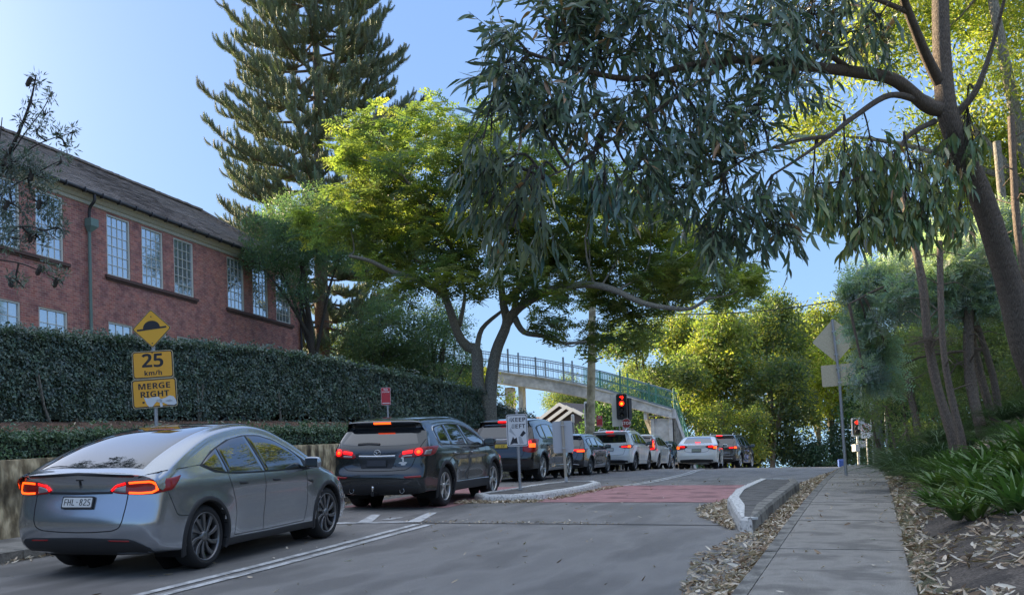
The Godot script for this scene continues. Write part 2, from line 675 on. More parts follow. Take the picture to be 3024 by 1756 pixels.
func setting() -> void:
	# terrain, one sheet to the horizon
	var xs := [-400.0, -200.0, -110.0, -70.0, -50.0, -40.0, -34.0, -30.0, -26.0] + steps(-23, -13, 1.0) + steps(-12.5, -11.0, 0.25) + [-9.0, -6.0, -3.0, -1.0, 0.26, 0.28] + steps(0.5, 5, 0.5) + [6.0, 8.0, 11.0, 15.0, 20.0, 30.0, 50.0, 90.0, 160.0, 300.0]
	var ss := [-300.0, -120.0, -60.0, -30.0, -16.0] + steps(-10, 66, 1.0) + [70.0, 76.0, 84.0, 95.0, 110.0, 140.0, 190.0, 260.0, 400.0, 700.0]
	var dip := FastNoiseLite.new()
	dip.seed = 4
	dip.frequency = 0.35
	var f := func(x: float, s: float) -> Vector3:
		var y := ground_y(x, s)
		if x > -11.2 and x < 0.27:
			y -= 0.12
		else:
			y += 0.06 * dip.get_noise_2d(x * 2, s * 2)
		if x > 3 or x < -14:
			y += 0.25 * dip.get_noise_2d(x * 0.5, s * 0.5)
		return Vector3(x, y, -s)
	struct("ground", sheet(xs, ss, f, 0.0), M.bush_ground)
	# the bare bank beside the right path and the planting strip behind the wall
	var bank := func(x: float, s: float) -> Vector3: return Q(x, s, 0.05 * dip.get_noise_2d(x * 3, s * 3) - 0.02 * clampf((0.6 - x) / 0.3, 0, 1))
	struct("soil_bank", sheet(steps(0.25, 5.5, 0.3), steps(-2, 44, 0.6), bank, 0.035), M.soil)
	var strip := func(x: float, s: float) -> Vector3: return Q(x, s, 0.04 * dip.get_noise_2d(x * 3, s * 3))
	struct("planting_bed", sheet(steps(-15.5, -11.62, 0.35), steps(-4, 38, 0.7), strip, 0.04), M.red_soil)

	# road
	var rs := [-150.0, -100.0, -60.0, -35.0, -20.0] + steps(-12, 66, 0.8)
	var rows := []
	for s in rs:
		var r := PackedVector3Array()
		for k in 13:
			r.append(P(lerpf(kerb_left(s), -1.15, k / 12.0), s))
		rows.append(r)
	var mb := MB.new()
	mb.grid(rows, false, Vector3.UP)
	struct("road", mb, M.asphalt)
	# crossing road at the crest
	struct("cross_road", sheet(steps(-60, 60, 6), steps(62, 76, 2), func(x, s): return P(x, s), 0.006), M.asphalt)
	# older strip near the crossing hump, between the two joints
	mb = sheet(steps(-9.6, -1.4, 0.8), steps(14.78, 18.9, 0.6), func(x, s): return P(x, s), 0.005)
	struct("road_patch", mb, M.asphalt)
	mb = MB.new()
	for j in [[14.74, -9.7, -1.3], [18.93, -6.3, -2.4]]:
		for k in 20:
			var a: float = lerpf(j[1], j[2], k / 20.0)
			var b: float = lerpf(j[1], j[2], (k + 1) / 20.0)
			mb.quad(P(a, j[0] - 0.02, 0.009), P(b, j[0] - 0.02, 0.009), P(b, j[0] + 0.02, 0.009), P(a, j[0] + 0.02, 0.009))
	struct("road_joint", mb, mat("tar", lin(0.03, 0.03, 0.032), 0.6))

	# right path: kerb, then slabs that can be told apart
	path_kerb("kerb", -1.16, -1.01, 0.105, steps(-3, 46, 1.6), true)
	var path := Node3D.new()
	path.name = "footpath"
	add_child(path)
	path.set_meta("kind", "structure")
	var base := sheet([-1.03, -0.4, 0.29], steps(-3, 60, 1.0), func(x, s): return P(x, s), 0.075)
	obj("path_bed", base, M.kerb_concrete, path)
	var s := -2.5
	var k := 0
	while s < 45:
		var len_ := 1.55 if s < 30 else 3.0
		var g := 0.009
		var t: float = 0.104 + [0.0, 0.004, -0.003, 0.002][k % 4]
		mb = MB.new()
		var p := []
		for up in [0.04, t]:
			p.append_array([P(-1.0, s + g, up), P(0.27 + [0.0, 0.012, -0.01][k % 3], s + g, up), P(0.27 + [0.0, 0.012, -0.01][k % 3], s + len_ - g, up), P(-1.0, s + len_ - g, up)])
		mb.hexa(p)
		obj("paving_slab", mb, M.concrete, path)
		s += len_
		k += 1
	# left path and kerb
	mb = MB.new()
	rows = []
	for t in steps(-12, 60, 1.0):
		var r := PackedVector3Array()
		var x0 := kerb_left(t) - 0.14
		for q in 4:
			r.append(P(lerpf(minf(WALL_X - 0.05, x0 - 1.25), x0, q / 3.0), t, 0.122))
		rows.append(r)
	mb.grid(rows, false, Vector3.UP)
	struct("left_footpath", mb, M.concrete)
	mb = MB.new()
	for t in steps(-12, 58, 2.0):
		var p := []
		for up in [-0.03, 0.128]:
			for c in [[-0.16, 0.02], [0.015, 0.02], [0.015, 1.985], [-0.16, 1.985]]:
				p.append(P(kerb_left(t + c[1]) + c[0], t + c[1], up))
		mb.hexa(p)
	struct("left_kerb", mb, M.kerb_concrete)

func path_kerb(called: String, x0: float, x1: float, h: float, ss: Array, _r: bool) -> void:
	var root := Node3D.new()
	root.name = called
	add_child(root)
	root.set_meta("kind", "structure")
	for i in ss.size() - 1:
		var mb := MB.new()
		var p := []
		var a: float = ss[i] + 0.006
		var b: float = ss[i + 1] - 0.006
		var w := rng.randf_range(-0.006, 0.006)
		var up := h + rng.randf_range(-0.004, 0.004)
		# bevelled road edge
		var prof := [Vector2(x0 + w - 0.01, -0.04), Vector2(x0 + w, up - 0.03), Vector2(x0 + w + 0.025, up), Vector2(x1, up + 0.001), Vector2(x1, -0.04)]
		for q in 4:
			mb.quad(P(prof[q].x, a, prof[q].y), P(prof[q + 1].x, a, prof[q + 1].y), P(prof[q + 1].x, b, prof[q + 1].y), P(prof[q].x, b, prof[q].y))
		mb.quad(P(prof[0].x, a, prof[0].y), P(prof[4].x, a, prof[4].y), P(prof[3].x, a, prof[3].y), P(prof[1].x, a, prof[1].y))
		obj("kerb_stone", mb, M.kerb_concrete, root)

# raised island: outline in (x, s), painted kerb round it with an uneven edge
func island(called: String, label: String, outline: Array, h: float, painted: Array, top_mat: Material) -> Node3D:
	var root := Node3D.new()
	root.name = called
	add_child(root)
	root.set_meta("kind", "structure")
	root.set_meta("label", label)
	# fine outline
	var o := PackedVector2Array()
	var pk := []
	var n := outline.size()
	for i in n:
		var a: Vector2 = outline[i]
		var b: Vector2 = outline[(i + 1) % n]
		var m := maxi(1, roundi(a.distance_to(b) / 0.22))
		for k in m:
			o.append(a.lerp(b, float(k) / m))
			pk.append(painted[i])
	if Geometry2D.is_polygon_clockwise(o):
		o.reverse()
		pk.reverse()
		pk.append(pk.pop_front())
	var inner := PackedVector2Array()
	var m := o.size()
	for i in m:
		var t := (o[(i + 1) % m] - o[(i + m - 1) % m]).normalized()
		var dn := Vector2(-t.y, t.x)
		var room := 0.19
		for k in m:
			if absi(k - i) > 1 and absi(k - i) < m - 2:
				var hit = Geometry2D.segment_intersects_segment(o[i] + dn * 0.01, o[i] + dn * 0.6, o[k], o[(k + 1) % m])
				if hit != null:
					room = minf(room, 0.34 * o[i].distance_to(hit))
		inner.append(o[i] + dn * room)
	var parts := {true: MB.new(), false: MB.new()}
	for i in m:
		var j := (i + 1) % m
		var mb: MB = parts[pk[i]]
		var rr := RandomNumberGenerator.new()
		var lip := []
		for q in [i, j]:
			rr.seed = q * 31 + m
			var d := (inner[q] - o[q]).normalized()
			var wob := rr.randf_range(-0.012, 0.012)
			var e: Vector2 = o[q] + d * wob
			lip.append([P(e.x, e.y, -0.03), P(e.x + d.x * 0.012, e.y + d.y * 0.012, h - 0.045), P(e.x + d.x * 0.04, e.y + d.y * 0.04, h - rr.randf() * 0.008), P(inner[q].x, inner[q].y, h), P(inner[q].x, inner[q].y, h - 0.03)])
		for q in 4:
			mb.quad(lip[0][q], lip[1][q], lip[1][q + 1], lip[0][q + 1])
	obj("kerb_edge", parts[true], M.painted_kerb, root)
	if parts[false].v.size():
		obj("bare_kerb_edge", parts[false], M.kerb_concrete, root)
	var mb := MB.new()
	var shrunk: Array = Geometry2D.offset_polygon(o, -0.08)
	inner = shrunk[0]
	var tr := Geometry2D.triangulate_polygon(inner)
	for k in range(0, tr.size(), 3):
		var a := inner[tr[k]]
		var b := inner[tr[k + 1]]
		var c := inner[tr[k + 2]]
		# x to the right, s into the picture is -z: ccw in (x,s) is clockwise from above in (x,z) mirrored
		if (b - a).cross(c - a) < 0:
			var x := b
			b = c
			c = x
		mb.tri(P(a.x, a.y, h - 0.012), P(b.x, b.y, h - 0.012), P(c.x, c.y, h - 0.012))
	obj("infill", mb, top_mat, root)
	return root

func paint(mb: MB, poly: Array, up := 0.009) -> void: # flat marking, outline in (x, s)
	var p := PackedVector2Array(poly)
	var tr := Geometry2D.triangulate_polygon(p)
	for k in range(0, tr.size(), 3):
		var a := p[tr[k]]
		var b := p[tr[k + 1]]
		var c := p[tr[k + 2]]
		if (b - a).cross(c - a) < 0:
			var x := b
			b = c
			c = x
		mb.tri(P(a.x, a.y, up), P(b.x, b.y, up), P(c.x, c.y, up))

func line_paint(mb: MB, pts: Array, w: float, up := 0.009) -> void:
	for i in pts.size() - 1:
		var a: Vector2 = pts[i]
		var b: Vector2 = pts[i + 1]
		var d := (b - a).normalized().orthogonal() * w / 2
		mb.quad(P(a.x - d.x, a.y - d.y, up), P(a.x + d.x, a.y + d.y, up), P(b.x + d.x, b.y + d.y, up), P(b.x - d.x, b.y - d.y, up))

func ragged(a: Vector2, b: Vector2, step: float, amp: float, sd: int) -> Array:
	var r := RandomNumberGenerator.new()
	r.seed = sd
	var n := maxi(2, roundi(a.distance_to(b) / step))
	var out := []
	var d := (b - a).normalized().orthogonal()
	for i in n:
		out.append(a.lerp(b, float(i) / n) + d * r.randf_range(-amp, amp) * (1.0 if i else 0.0))
	return out

func islands_and_marks() -> void:
	# painted red hump across both lanes
	var mb := MB.new()
	var quads := [[-6.32, -1.9, 18.96, 24.9], [-9.75, -7.5, 17.55, 24.5]]
	for q in quads:
		var n := 12
		for i in n:
			for k in 12:
				var x0: float = lerpf(q[0], q[1], i / float(n))
				var x1: float = lerpf(q[0], q[1], (i + 1) / float(n))
				var s0: float = lerpf(q[2], q[3], k / 12.0)
				var s1: float = lerpf(q[2], q[3], (k + 1) / 12.0)
				mb.quad(P(x0, s0, 0.009), P(x1, s0, 0.009), P(x1, s1, 0.009), P(x0, s1, 0.009))
	struct("red_road_paint", mb, M.red_paint)
	# double centre line up to the hump
	mb = MB.new()
	for off in [-0.115, 0.115]:
		var a := []
		for s in steps(-6, 14.5, 0.6):
			a.append(Vector2(-6.49 + off - 0.12 * clampf((s - 10) / 5.0, 0, 1), s))
		line_paint(mb, a, 0.115)
	struct("double_centre_line", mb, M.white_paint)
	mb = MB.new()
	for off in [-0.09, 0.09]:
		var a := []
		for q in crv([Vector3(-5.75 + off, 0, 24.96), Vector3(-5.6 + off, 0, 28), Vector3(-5.95 + off, 0, 34), Vector3(-6.6 + off, 0, 41), Vector3(-7.3 + off, 0, 48), Vector3(-7.8 + off, 0, 56)], 5):
			a.append(Vector2(q.x, q.z))
		line_paint(mb, a, 0.12)
	struct("far_centre_line", mb, M.white_paint)
	# painted teeth before the hump, with the bar they stand on
	mb = MB.new()
	paint(mb, [Vector2(-9.4, 14.17), Vector2(-6.95, 14.72), Vector2(-6.97, 14.95), Vector2(-9.4, 14.42)])
	for q in [[-7.0, -7.38, 16.45], [-7.78, -8.25, 16.0], [-8.45, -8.95, 15.6]]:
		paint(mb, [Vector2(q[0], 14.72 + (q[0] + 7) * 0.22), Vector2(q[0] + 0.22, 14.8 + (q[0] + 7) * 0.22), Vector2(q[1] + 0.17, q[2]), Vector2(q[1], q[2])], 0.0135)
	paint(mb, [Vector2(-7.62, 15.1), Vector2(-7.45, 15.15), Vector2(-7.4, 15.5), Vector2(-7.58, 15.48)], 0.0135)
	struct("hump_arrow_marking", mb, M.white_paint)
	# islands
	island("left_island", "long low concrete traffic island with worn white kerb",
		[Vector2(-7.72, 19.55), Vector2(-7.35, 19.0), Vector2(-6.7, 19.05), Vector2(-6.3, 19.9), Vector2(-6.12, 21.2), Vector2(-6.08, 22.6), Vector2(-6.2, 24.0), Vector2(-6.55, 24.75), Vector2(-7.3, 24.85), Vector2(-7.55, 23.4), Vector2(-7.62, 21.2)], 0.145, [true, true, true, true, true, true, true, true, true, true, true], M.island_top)
	island("right_island", "wedge shaped concrete kerb island with flaking white paint",
		[Vector2(-1.52, 13.72), Vector2(-1.74, 14.0), Vector2(-2.36, 17.6), Vector2(-2.52, 19.8), Vector2(-2.5, 24.2), Vector2(-1.66, 23.95), Vector2(-1.5, 22.5)], 0.2, [true, true, true, true, true, false, false], M.island_top)

# ------------------------------------------------------------------ left side: wall, hedges, fence
func left_bank() -> void:
	var r := RandomNumberGenerator.new()
	r.seed = 91
	# rough stone retaining wall
	var rows := []
	var nz := FastNoiseLite.new()
	nz.seed = 8
	nz.frequency = 0.55
	for s in steps(-4, 24.6, 0.18):
		var q := PackedVector3Array()
		var g := road_y(WALL_X, s)
		for k in 9:
			var y := lerpf(0.05, 1.2, k / 8.0)
			q.append(Vector3(WALL_X + 0.05 * nz.get_noise_2d(s * 3, y * 4) + 0.025 * nz.get_noise_2d(s * 11, y * 9 + 50) - y * 0.03, g + y + (0.03 * nz.get_noise_1d(s * 2) if k == 8 else 0.0), -s))
		q.append(Vector3(WALL_X - 0.1, g + 1.215, -s))
		q.append(Vector3(WALL_X - 0.35, g + 1.21, -s))
		rows.append(q)
	var mb := MB.new()
	mb.grid(rows, false, Vector3(1, 0.3, 0))
	var wall := thing("retaining_wall", "low stained sandstone retaining wall along the left footpath, hedge on top", "wall")
	obj("wall_face", mb, M.sandstone, wall)
	# low clipped hedge on the wall
	var leaf := clipped_mesh(11, 0.045, 0.027, 13, 0.075)
	var lo := thing("low_hedge", "low clipped box hedge running along the top of the sandstone wall", "hedge")
	hedge(lo, -11.52, -12.2, -4.0, 25.5, 1.22, 0.40, leaf, [lin(0.03, 0.055, 0.032), lin(0.06, 0.10, 0.048), lin(0.045, 0.08, 0.046)], 230, 5)
	# tall clipped hedge and its stems
	leaf = clipped_mesh(12, 0.055, 0.03, 14, 0.10)
	var hi := thing("tall_hedge", "tall dark clipped hedge between the road and the brick building", "hedge")
	hedge_top = [[-3.0, 13.0, 17.5, 21.7, 28.0, 36.0], [2.5, 3.12, 3.48, 3.78, 3.92, 3.95]]
	hedge(hi, HEDGE_X, HEDGE_X - 1.1, -3.0, 35.5, 1.62, 1.78, leaf, [lin(0.034, 0.054, 0.044), lin(0.056, 0.082, 0.056), lin(0.044, 0.068, 0.054)], 260, 9)  # leaf tones raised past leaf colour, in place of a glare veil
	for s in steps(-2, 35, 0.8):
		var st := MB.new()
		var b := Q(HEDGE_X - 0.05 - r.randf() * 0.3, s + r.randf_range(-0.3, 0.3), -0.03)
		for k in 2:
			var d := Vector3(r.randf_range(-0.15, 0.1), 0.55 + r.randf() * 0.2, r.randf_range(-0.35, 0.35))
			st.tube([b, b + d * 0.5 + Vector3(0, 0, r.randf_range(-0.05, 0.05)), b + d * 1.3], [0.03, 0.022, 0.014], 5)
		obj("stem", st, M.pale_bark, hi)
	hedge_top = [[36.0, 40.0, 47.0, 60.0], [3.75, 3.6, 3.0, 2.5]]
	var h2 := thing("far_hedge", "dark clipped hedge beyond the forked tree, ending before the gabled house", "hedge")
	hedge(h2, -13.6, -15.2, 37.5, 48, 0.8, 2.2, leaf, [lin(0.024, 0.042, 0.034), lin(0.04, 0.06, 0.042)], 60, 13)
	# black metal fence behind the hedge
	var fence := thing("metal_fence", "black metal fence of posts and rails behind the tall hedge", "fence")
	var fx := -16.2
	for s in steps(10, 34, 2.35):
		var g := fence_y(s)
		mb = MB.new()
		mb.box(Vector3(fx, g - 0.55, -s), Vector3(0.1, 1.4, 0.1))
		mb.box(Vector3(fx, g + 0.16, -s), Vector3(0.12, 0.03, 0.12))
		obj("post", mb, M.dark_metal, fence)
	mb = MB.new()
	for q in [0.0, -0.95]:
		mb.rod(Vector3(fx, fence_y(10) + q - 0.04, -10), Vector3(fx, fence_y(34) + q - 0.04, -34), 0.028, 6)
		obj("rail", mb, M.dark_metal, fence)
		mb = MB.new()
	var pk := MB.new()
	pk.rod(Vector3(0, -1.1, 0), Vector3(0, -0.05, 0), 0.011, 5)
	var pm := pk.mesh()
	var i := 0
	for s in steps(10.2, 34, 0.34):
		inst("picket", pm, M.dark_metal, fence, Transform3D(Basis.IDENTITY, Vector3(fx, fence_y(s), -s)))
		i += 1

func fence_y(s: float) -> float:
	return 3.62 + (s - 15.0) * 0.035

var hedge_top := []

func hedge(root: Node3D, x0: float, x1: float, s0: float, s1: float, base: float, h: float, leaf: ArrayMesh, cols: Array, density: float, sd: int) -> void:
	var r := RandomNumberGenerator.new()
	r.seed = sd
	var nz := FastNoiseLite.new()
	nz.seed = sd
	nz.frequency = 0.5
	var tops: Array = hedge_top
	hedge_top = []
	var gy := func(s: float) -> float: return road_y(x0, s) + base if tops.is_empty() else hermite(tops[0], tops[1], s) - h
	# inner growth that closes the view
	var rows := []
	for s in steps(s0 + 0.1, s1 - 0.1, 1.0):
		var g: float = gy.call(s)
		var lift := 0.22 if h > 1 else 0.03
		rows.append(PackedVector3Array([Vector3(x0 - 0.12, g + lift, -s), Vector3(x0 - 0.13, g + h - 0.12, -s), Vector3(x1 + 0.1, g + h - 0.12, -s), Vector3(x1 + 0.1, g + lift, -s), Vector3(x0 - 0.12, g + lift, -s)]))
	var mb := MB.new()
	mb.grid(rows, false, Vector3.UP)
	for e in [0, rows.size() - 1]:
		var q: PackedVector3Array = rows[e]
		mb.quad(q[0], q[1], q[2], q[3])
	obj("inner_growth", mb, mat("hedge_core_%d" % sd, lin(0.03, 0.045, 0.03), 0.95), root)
	var ts := []
	var cs := []
	var length := s1 - s0
	var w := x0 - x1
	var near_w := func(s: float) -> float: return clampf(1.6 - s / 26.0, 0.45, 1.2)
	var count := roundi(length * (h + w + 0.3) * density)
	for k in count:
		var s := r.randf_range(s0, s1)
		if r.randf() > near_w.call(s) / 1.2:
			continue
		var g: float = gy.call(s)
		var u := r.randf() * (h + w + h * 0.12)
		var p: Vector3
		var nn: Vector3
		var bump := 0.07 * nz.get_noise_2d(s * 2.5, u * 4)
		if u < h:
			if h > 1 and u < 0.35 and r.randf() < 0.75 - u:
				continue
			p = Vector3(x0 - 0.05 - r.randf() * 0.09 + bump, g + u, -s)
			nn = Vector3(1, 0.25, 0)
		elif u < h + w:
			p = Vector3(x0 - (u - h), g + h - 0.03 - r.randf() * 0.08 + bump * 0.7, -s)
			nn = Vector3(0.2, 1, 0)
			if r.randf() < 0.10:
				p.y += pow(r.randf(), 2.0) * 0.2
		else:
			p = Vector3(x1, g + h * r.randf(), -s)
			nn = Vector3(-1, 0.2, 0)
		var sc := r.randf_range(0.8, 1.25) * (1.0 / sqrt(near_w.call(s)))
		var yb := (nn.normalized() + Vector3(r.randfn(), r.randfn(), r.randfn()) * 0.33).normalized()
		var xb := yb.cross(Vector3(r.randfn(), r.randfn(), r.randfn())).normalized()
		var b := Basis(xb, yb, xb.cross(yb)).scaled(Vector3.ONE * sc)
		ts.append(Transform3D(b, p))
		var c: Color = cols[r.randi() % cols.size()]
		cs.append(leafcol(c, r, 0.3 + 0.25 * nz.get_noise_2d(s * 1.3, u * 2 + 30)))
	if h > 0.3:
		for k in roundi(length * h * 3.0):
			var s := r.randf_range(s0, s1)
			var b := Basis(Vector3(r.randf_range(-1, 1), 1, r.randf_range(-1, 1)).normalized(), r.randf() * TAU).scaled(Vector3.ONE * 0.7)
			ts.append(Transform3D(b, Vector3(x0 + 0.02, gy.call(s) + r.randf() * h, -s)))
			cs.append(leafcol(cols[1], r, 0.5))
	many("foliage", leaf, M.leaf_tough, ts, cs, root)

func leafcol(c: Color, r: RandomNumberGenerator, amt: float) -> Color: # vertex colours are linear values
	var l := c.srgb_to_linear()
	l *= lerpf(3.2, 1.3, clampf((l.g - 0.03) / 0.15, 0, 1))  # lifts dark leaf tones, making up in colour for dim shade
	var k := 1.0 + r.randf_range(-1, 1) * amt
	return Color(maxf(l.r * k * r.randf_range(0.85, 1.15), 0.004), maxf(l.g * k, 0.006), maxf(l.b * k * r.randf_range(0.85, 1.15), 0.004))

# leaves of a clipped face: they lie across +y, as the shears leave them
func clipped_mesh(sd: int, leaf_len: float, leaf_w: float, n: int, spread: float) -> ArrayMesh:
	var r := RandomNumberGenerator.new()
	r.seed = sd
	var mb := MB.new()
	for k in n:
		var a := r.randf() * TAU
		var p := Vector3(cos(a), r.randf_range(-0.7, 0.25), sin(a)) * spread * sqrt(r.randf())
		var nn := (Vector3.UP + Vector3(r.randfn(), 0, r.randfn()) * 0.45).normalized()
		var d := nn.cross(Vector3(r.randfn(), r.randfn(), r.randfn())).normalized()
		var s := d.cross(nn) * leaf_w * 0.5
		var l := leaf_len * r.randf_range(0.75, 1.25)
		var f := mb.v.size()
		mb.vert(p - d * l * 0.5, nn)
		mb.vert(p - s + nn * leaf_w * 0.1, (nn - s.normalized() * 0.3).normalized())
		mb.vert(p + d * l * 0.5 - nn * l * 0.1, nn)
		mb.vert(p + s + nn * leaf_w * 0.1, (nn + s.normalized() * 0.3).normalized())
		if (mb.v[f + 1] - mb.v[f]).cross(mb.v[f + 2] - mb.v[f]).dot(nn) > 0:
			mb.ix.append_array([f, f + 2, f + 1, f, f + 3, f + 2])
		else:
			mb.ix.append_array([f, f + 1, f + 2, f, f + 2, f + 3])
	return mb.mesh()

# clump of n small pointed leaves
func clump_mesh(sd: int, leaf_len: float, leaf_w: float, n: int, spread: float, droop := 0.0) -> ArrayMesh:
	var r := RandomNumberGenerator.new()
	r.seed = sd
	var mb := MB.new()
	for k in n:
		var p := Vector3(r.randf_range(-1, 1), r.randf_range(-1, 1), r.randf_range(-1, 1)) * spread
		var d := (p.normalized() * 0.8 + Vector3(r.randf_range(-1, 1), r.randf_range(-0.6, 1) - droop, r.randf_range(-1, 1)) * 0.7).normalized()
		one_leaf(mb, p, d, leaf_len * r.randf_range(0.7, 1.3), leaf_w * r.randf_range(0.8, 1.2), r.randf() * TAU)
	return mb.mesh()

func one_leaf(mb: MB, p: Vector3, d: Vector3, l: float, w: float, roll: float, bend := 0.15) -> void:
	var side := d.cross(Vector3(0.3, 0.9, 0.31)).normalized().rotated(d, roll)
	var up := side.cross(d)
	var m := p + d * l * 0.45 - up * l * bend * 0.2
	var e := p + d * l - up * l * bend
	var a := p
	var f := mb.v.size()
	var n1 := (up + side * 0.35).normalized()
	var n2 := (up - side * 0.35).normalized()
	mb.vert(a, up)
	mb.vert(m - side * w / 2 + up * w * 0.12, n1)
	mb.vert(e, up)
	mb.vert(m + side * w / 2 + up * w * 0.12, n2)
	var cr := (mb.v[f + 1] - a).cross(e - a)
	if cr.dot(up) > 0:
		mb.ix.append_array([f, f + 2, f + 1, f, f + 3, f + 2])
	else:
		mb.ix.append_array([f, f + 1, f + 2, f, f + 2, f + 3])

# ------------------------------------------------------------------ brick school building
func school_building() -> void:
	var X := -28.0
	var b := thing("brick_building", "two storey red brick building with tall white paned windows and tiled roof", "building")
	# upper windows: s of left edge, width
	var up := []
	for s in [22.7, 24.75, 26.8, 28.86, 32.5, 34.54, 36.6, 40.46, 42.52, 44.58]:
		up.append([s, s + 1.34, 9.27, 11.7])
	var low := []
	for s in [24.3, 26.7, 28.94, 32.5, 34.6, 36.7, 40.5, 42.6]:
		low.append([s, s + 1.4, 5.4, 7.44])
	# front wall with real openings: three bands cut at the windows
	var mb := MB.new()
	wall_band(mb, X, -14.0, 47.0, 2.0, 8.4, low)
	wall_band(mb, X, -14.0, 47.0, 8.4, 12.2, up)
	obj("front_wall", mb, M.brick, b)
	mb = MB.new()
	mb.quad(Vector3(X, 2, -47), Vector3(X - 9.5, 2, -47), Vector3(X - 9.5, 12.2, -47), Vector3(X, 12.2, -47))
	mb.quad(Vector3(X - 9.5, 2, 14), Vector3(X, 2, 14), Vector3(X, 12.2, 14), Vector3(X - 9.5, 12.2, 14))
	mb.quad(Vector3(X - 9.5, 2, -47), Vector3(X - 9.5, 2, 14), Vector3(X - 9.5, 12.2, 14), Vector3(X - 9.5, 12.2, -47))
	obj("side_wall", mb, M.brick, b)
	mb = MB.new()
	mb.quad(Vector3(X - 1.2, 2, 13), Vector3(X - 1.2, 2, -46.5), Vector3(X - 1.2, 12.2, -46.5), Vector3(X - 1.2, 12.2, 13))
	obj("room_wall", mb, mat("room_grey", lin(0.30, 0.31, 0.30), 0.9), b)
	# pane and bars shared by all windows
	var wins := []
	for q in up:
		wins.append([q, 4, 6])
	for q in low:
		wins.append([q, 3, 4])
	for w in wins:
		paned_window(b, X, w[0], w[1], w[2])
	# brown sills, one per group
	for q in [[22.55, 30.45], [32.35, 38.15], [40.3, 46.1]]:
		mb = MB.new()
		mb.box(Vector3(X + 0.03, 9.2, -(q[0] + q[1]) / 2), Vector3(0.16, 0.12, q[1] - q[0]))
		mb.box(Vector3(X + 0.015, 9.1, -(q[0] + q[1]) / 2), Vector3(0.07, 0.075, q[1] - q[0] - 0.1))
		obj("sill", mb, M.brown_sill, b)
	# moulded cornice and gutter
	mb = MB.new()
	var prof := [Vector2(0.0, 11.76), Vector2(0.05, 11.78), Vector2(0.06, 11.9), Vector2(0.12, 11.92), Vector2(0.2, 12.02), Vector2(0.3, 12.06), Vector2(0.31, 12.13), Vector2(0.0, 12.14)]
	for i in prof.size() - 1:
		var p: Vector2 = prof[i]
		var q: Vector2 = prof[i + 1]
		mb.quad(Vector3(X + p.x, p.y, 14), Vector3(X + p.x, p.y, -47.05), Vector3(X + q.x, q.y, -47.05), Vector3(X + q.x, q.y, 14))
	obj("cornice", mb, M.cream_paint, b)
	mb = MB.new()
	mb.tube([Vector3(X + 0.40, 12.16, 14), Vector3(X + 0.40, 12.16, -47.4)], [0.075, 0.075], 8)
	for s in steps(-10, 47, 0.95):
		mb.box(Vector3(X + 0.42, 12.14, -s), Vector3(0.18, 0.18, 0.025))
	obj("gutter", mb, M.gutter_metal, b)
	# downpipes with their heads
	for s in [31.42, 46.72]:
		var dp := MB.new()
		dp.tube(crv([Vector3(X + 0.4, 12.1, -s), Vector3(X + 0.38, 11.85, -s), Vector3(X + 0.16, 11.6, -s), Vector3(X + 0.13, 11.2, -s)], 4), radii(13, 0.06, 0.06), 8)
		var pipe := obj("downpipe", dp, M.gutter_metal, b)
		dp = MB.new()
		dp.tube([Vector3(X + 0.12, 10.75, -s), Vector3(X + 0.12, 2.5, -s)], [0.065, 0.065], 8)
		obj("lower_pipe", dp, M.copper_green if s < 40 else M.gutter_metal, pipe)
		dp = MB.new()
		dp.box(Vector3(X + 0.17, 11.05, -s - 0.08), Vector3(0.3, 0.3, 0.42))
		dp.hexa([Vector3(X + 0.06, 10.7, -s + 0.06), Vector3(X + 0.2, 10.7, -s + 0.06), Vector3(X + 0.2, 10.7, -s - 0.06), Vector3(X + 0.06, 10.7, -s - 0.06), Vector3(X + 0.03, 10.9, -s + 0.12), Vector3(X + 0.31, 10.9, -s + 0.12), Vector3(X + 0.31, 10.9, -s - 0.28), Vector3(X + 0.03, 10.9, -s - 0.28)])
		obj("rain_head", dp, M.copper_green, pipe)
	# tiled roof: courses laid one over the next
	var roof := MB.new()
	var r := RandomNumberGenerator.new()
	r.seed = 3
	var e0 := Vector2(X + 0.42, 12.2)
	var e1 := Vector2(X - 4.6, 15.5)
	var n := 20
	var hip := 2.6
	for k in n:
		var rows := []
		for j in 2:
			var row := PackedVector3Array()
			var t := (k + j * 1.08) / float(n)
			var p := e0.lerp(e1, t)
			var end := 47.5 - hip * minf(t, 1.0)
			for s in steps(-14.3, 47.5, 0.31):
				var ss := minf(s, end)
				var wob := 0.012 * sin(s * 40.0) + r.randf_range(-0.008, 0.008)
				row.append(Vector3(p.x, p.y + (0.055 if j == 0 else 0.012) + wob, -ss))
			rows.append(row)
		roof.grid(rows, false, Vector3(0.5, 1, 0))
		var a := e0.lerp(e1, k / float(n))
		for s in steps(-14.3, 47.0, 3.0):
			pass
		roof.quad(Vector3(a.x, a.y, 14.3), Vector3(a.x, a.y, -47.5 + hip * k / n), Vector3(a.x, a.y + 0.045, -47.5 + hip * k / n), Vector3(a.x, a.y + 0.045, 14.3))
	# far slope and hip end
	var e2 := Vector2(X - 9.7, 12.2)
	roof.quad(Vector3(e2.x, e2.y, -47.5), Vector3(e2.x, e2.y, 14.3), Vector3(e1.x, e1.y, 14.3), Vector3(e1.x, e1.y, -47.5 + hip))
	roof.tri(Vector3(e0.x, e0.y, -47.5), Vector3(e2.x, e2.y, -47.5), Vector3(e1.x, e1.y, -47.5 + hip))
	roof.tri(Vector3(e2.x, e2.y, 14.3), Vector3(e0.x, e0.y, 14.3), Vector3(e1.x, e1.y, 14.3))
	var ro := obj("roof", roof, M.roof_tile, b)
	ro.set_meta("kind", "stuff")
	var cap := MB.new()
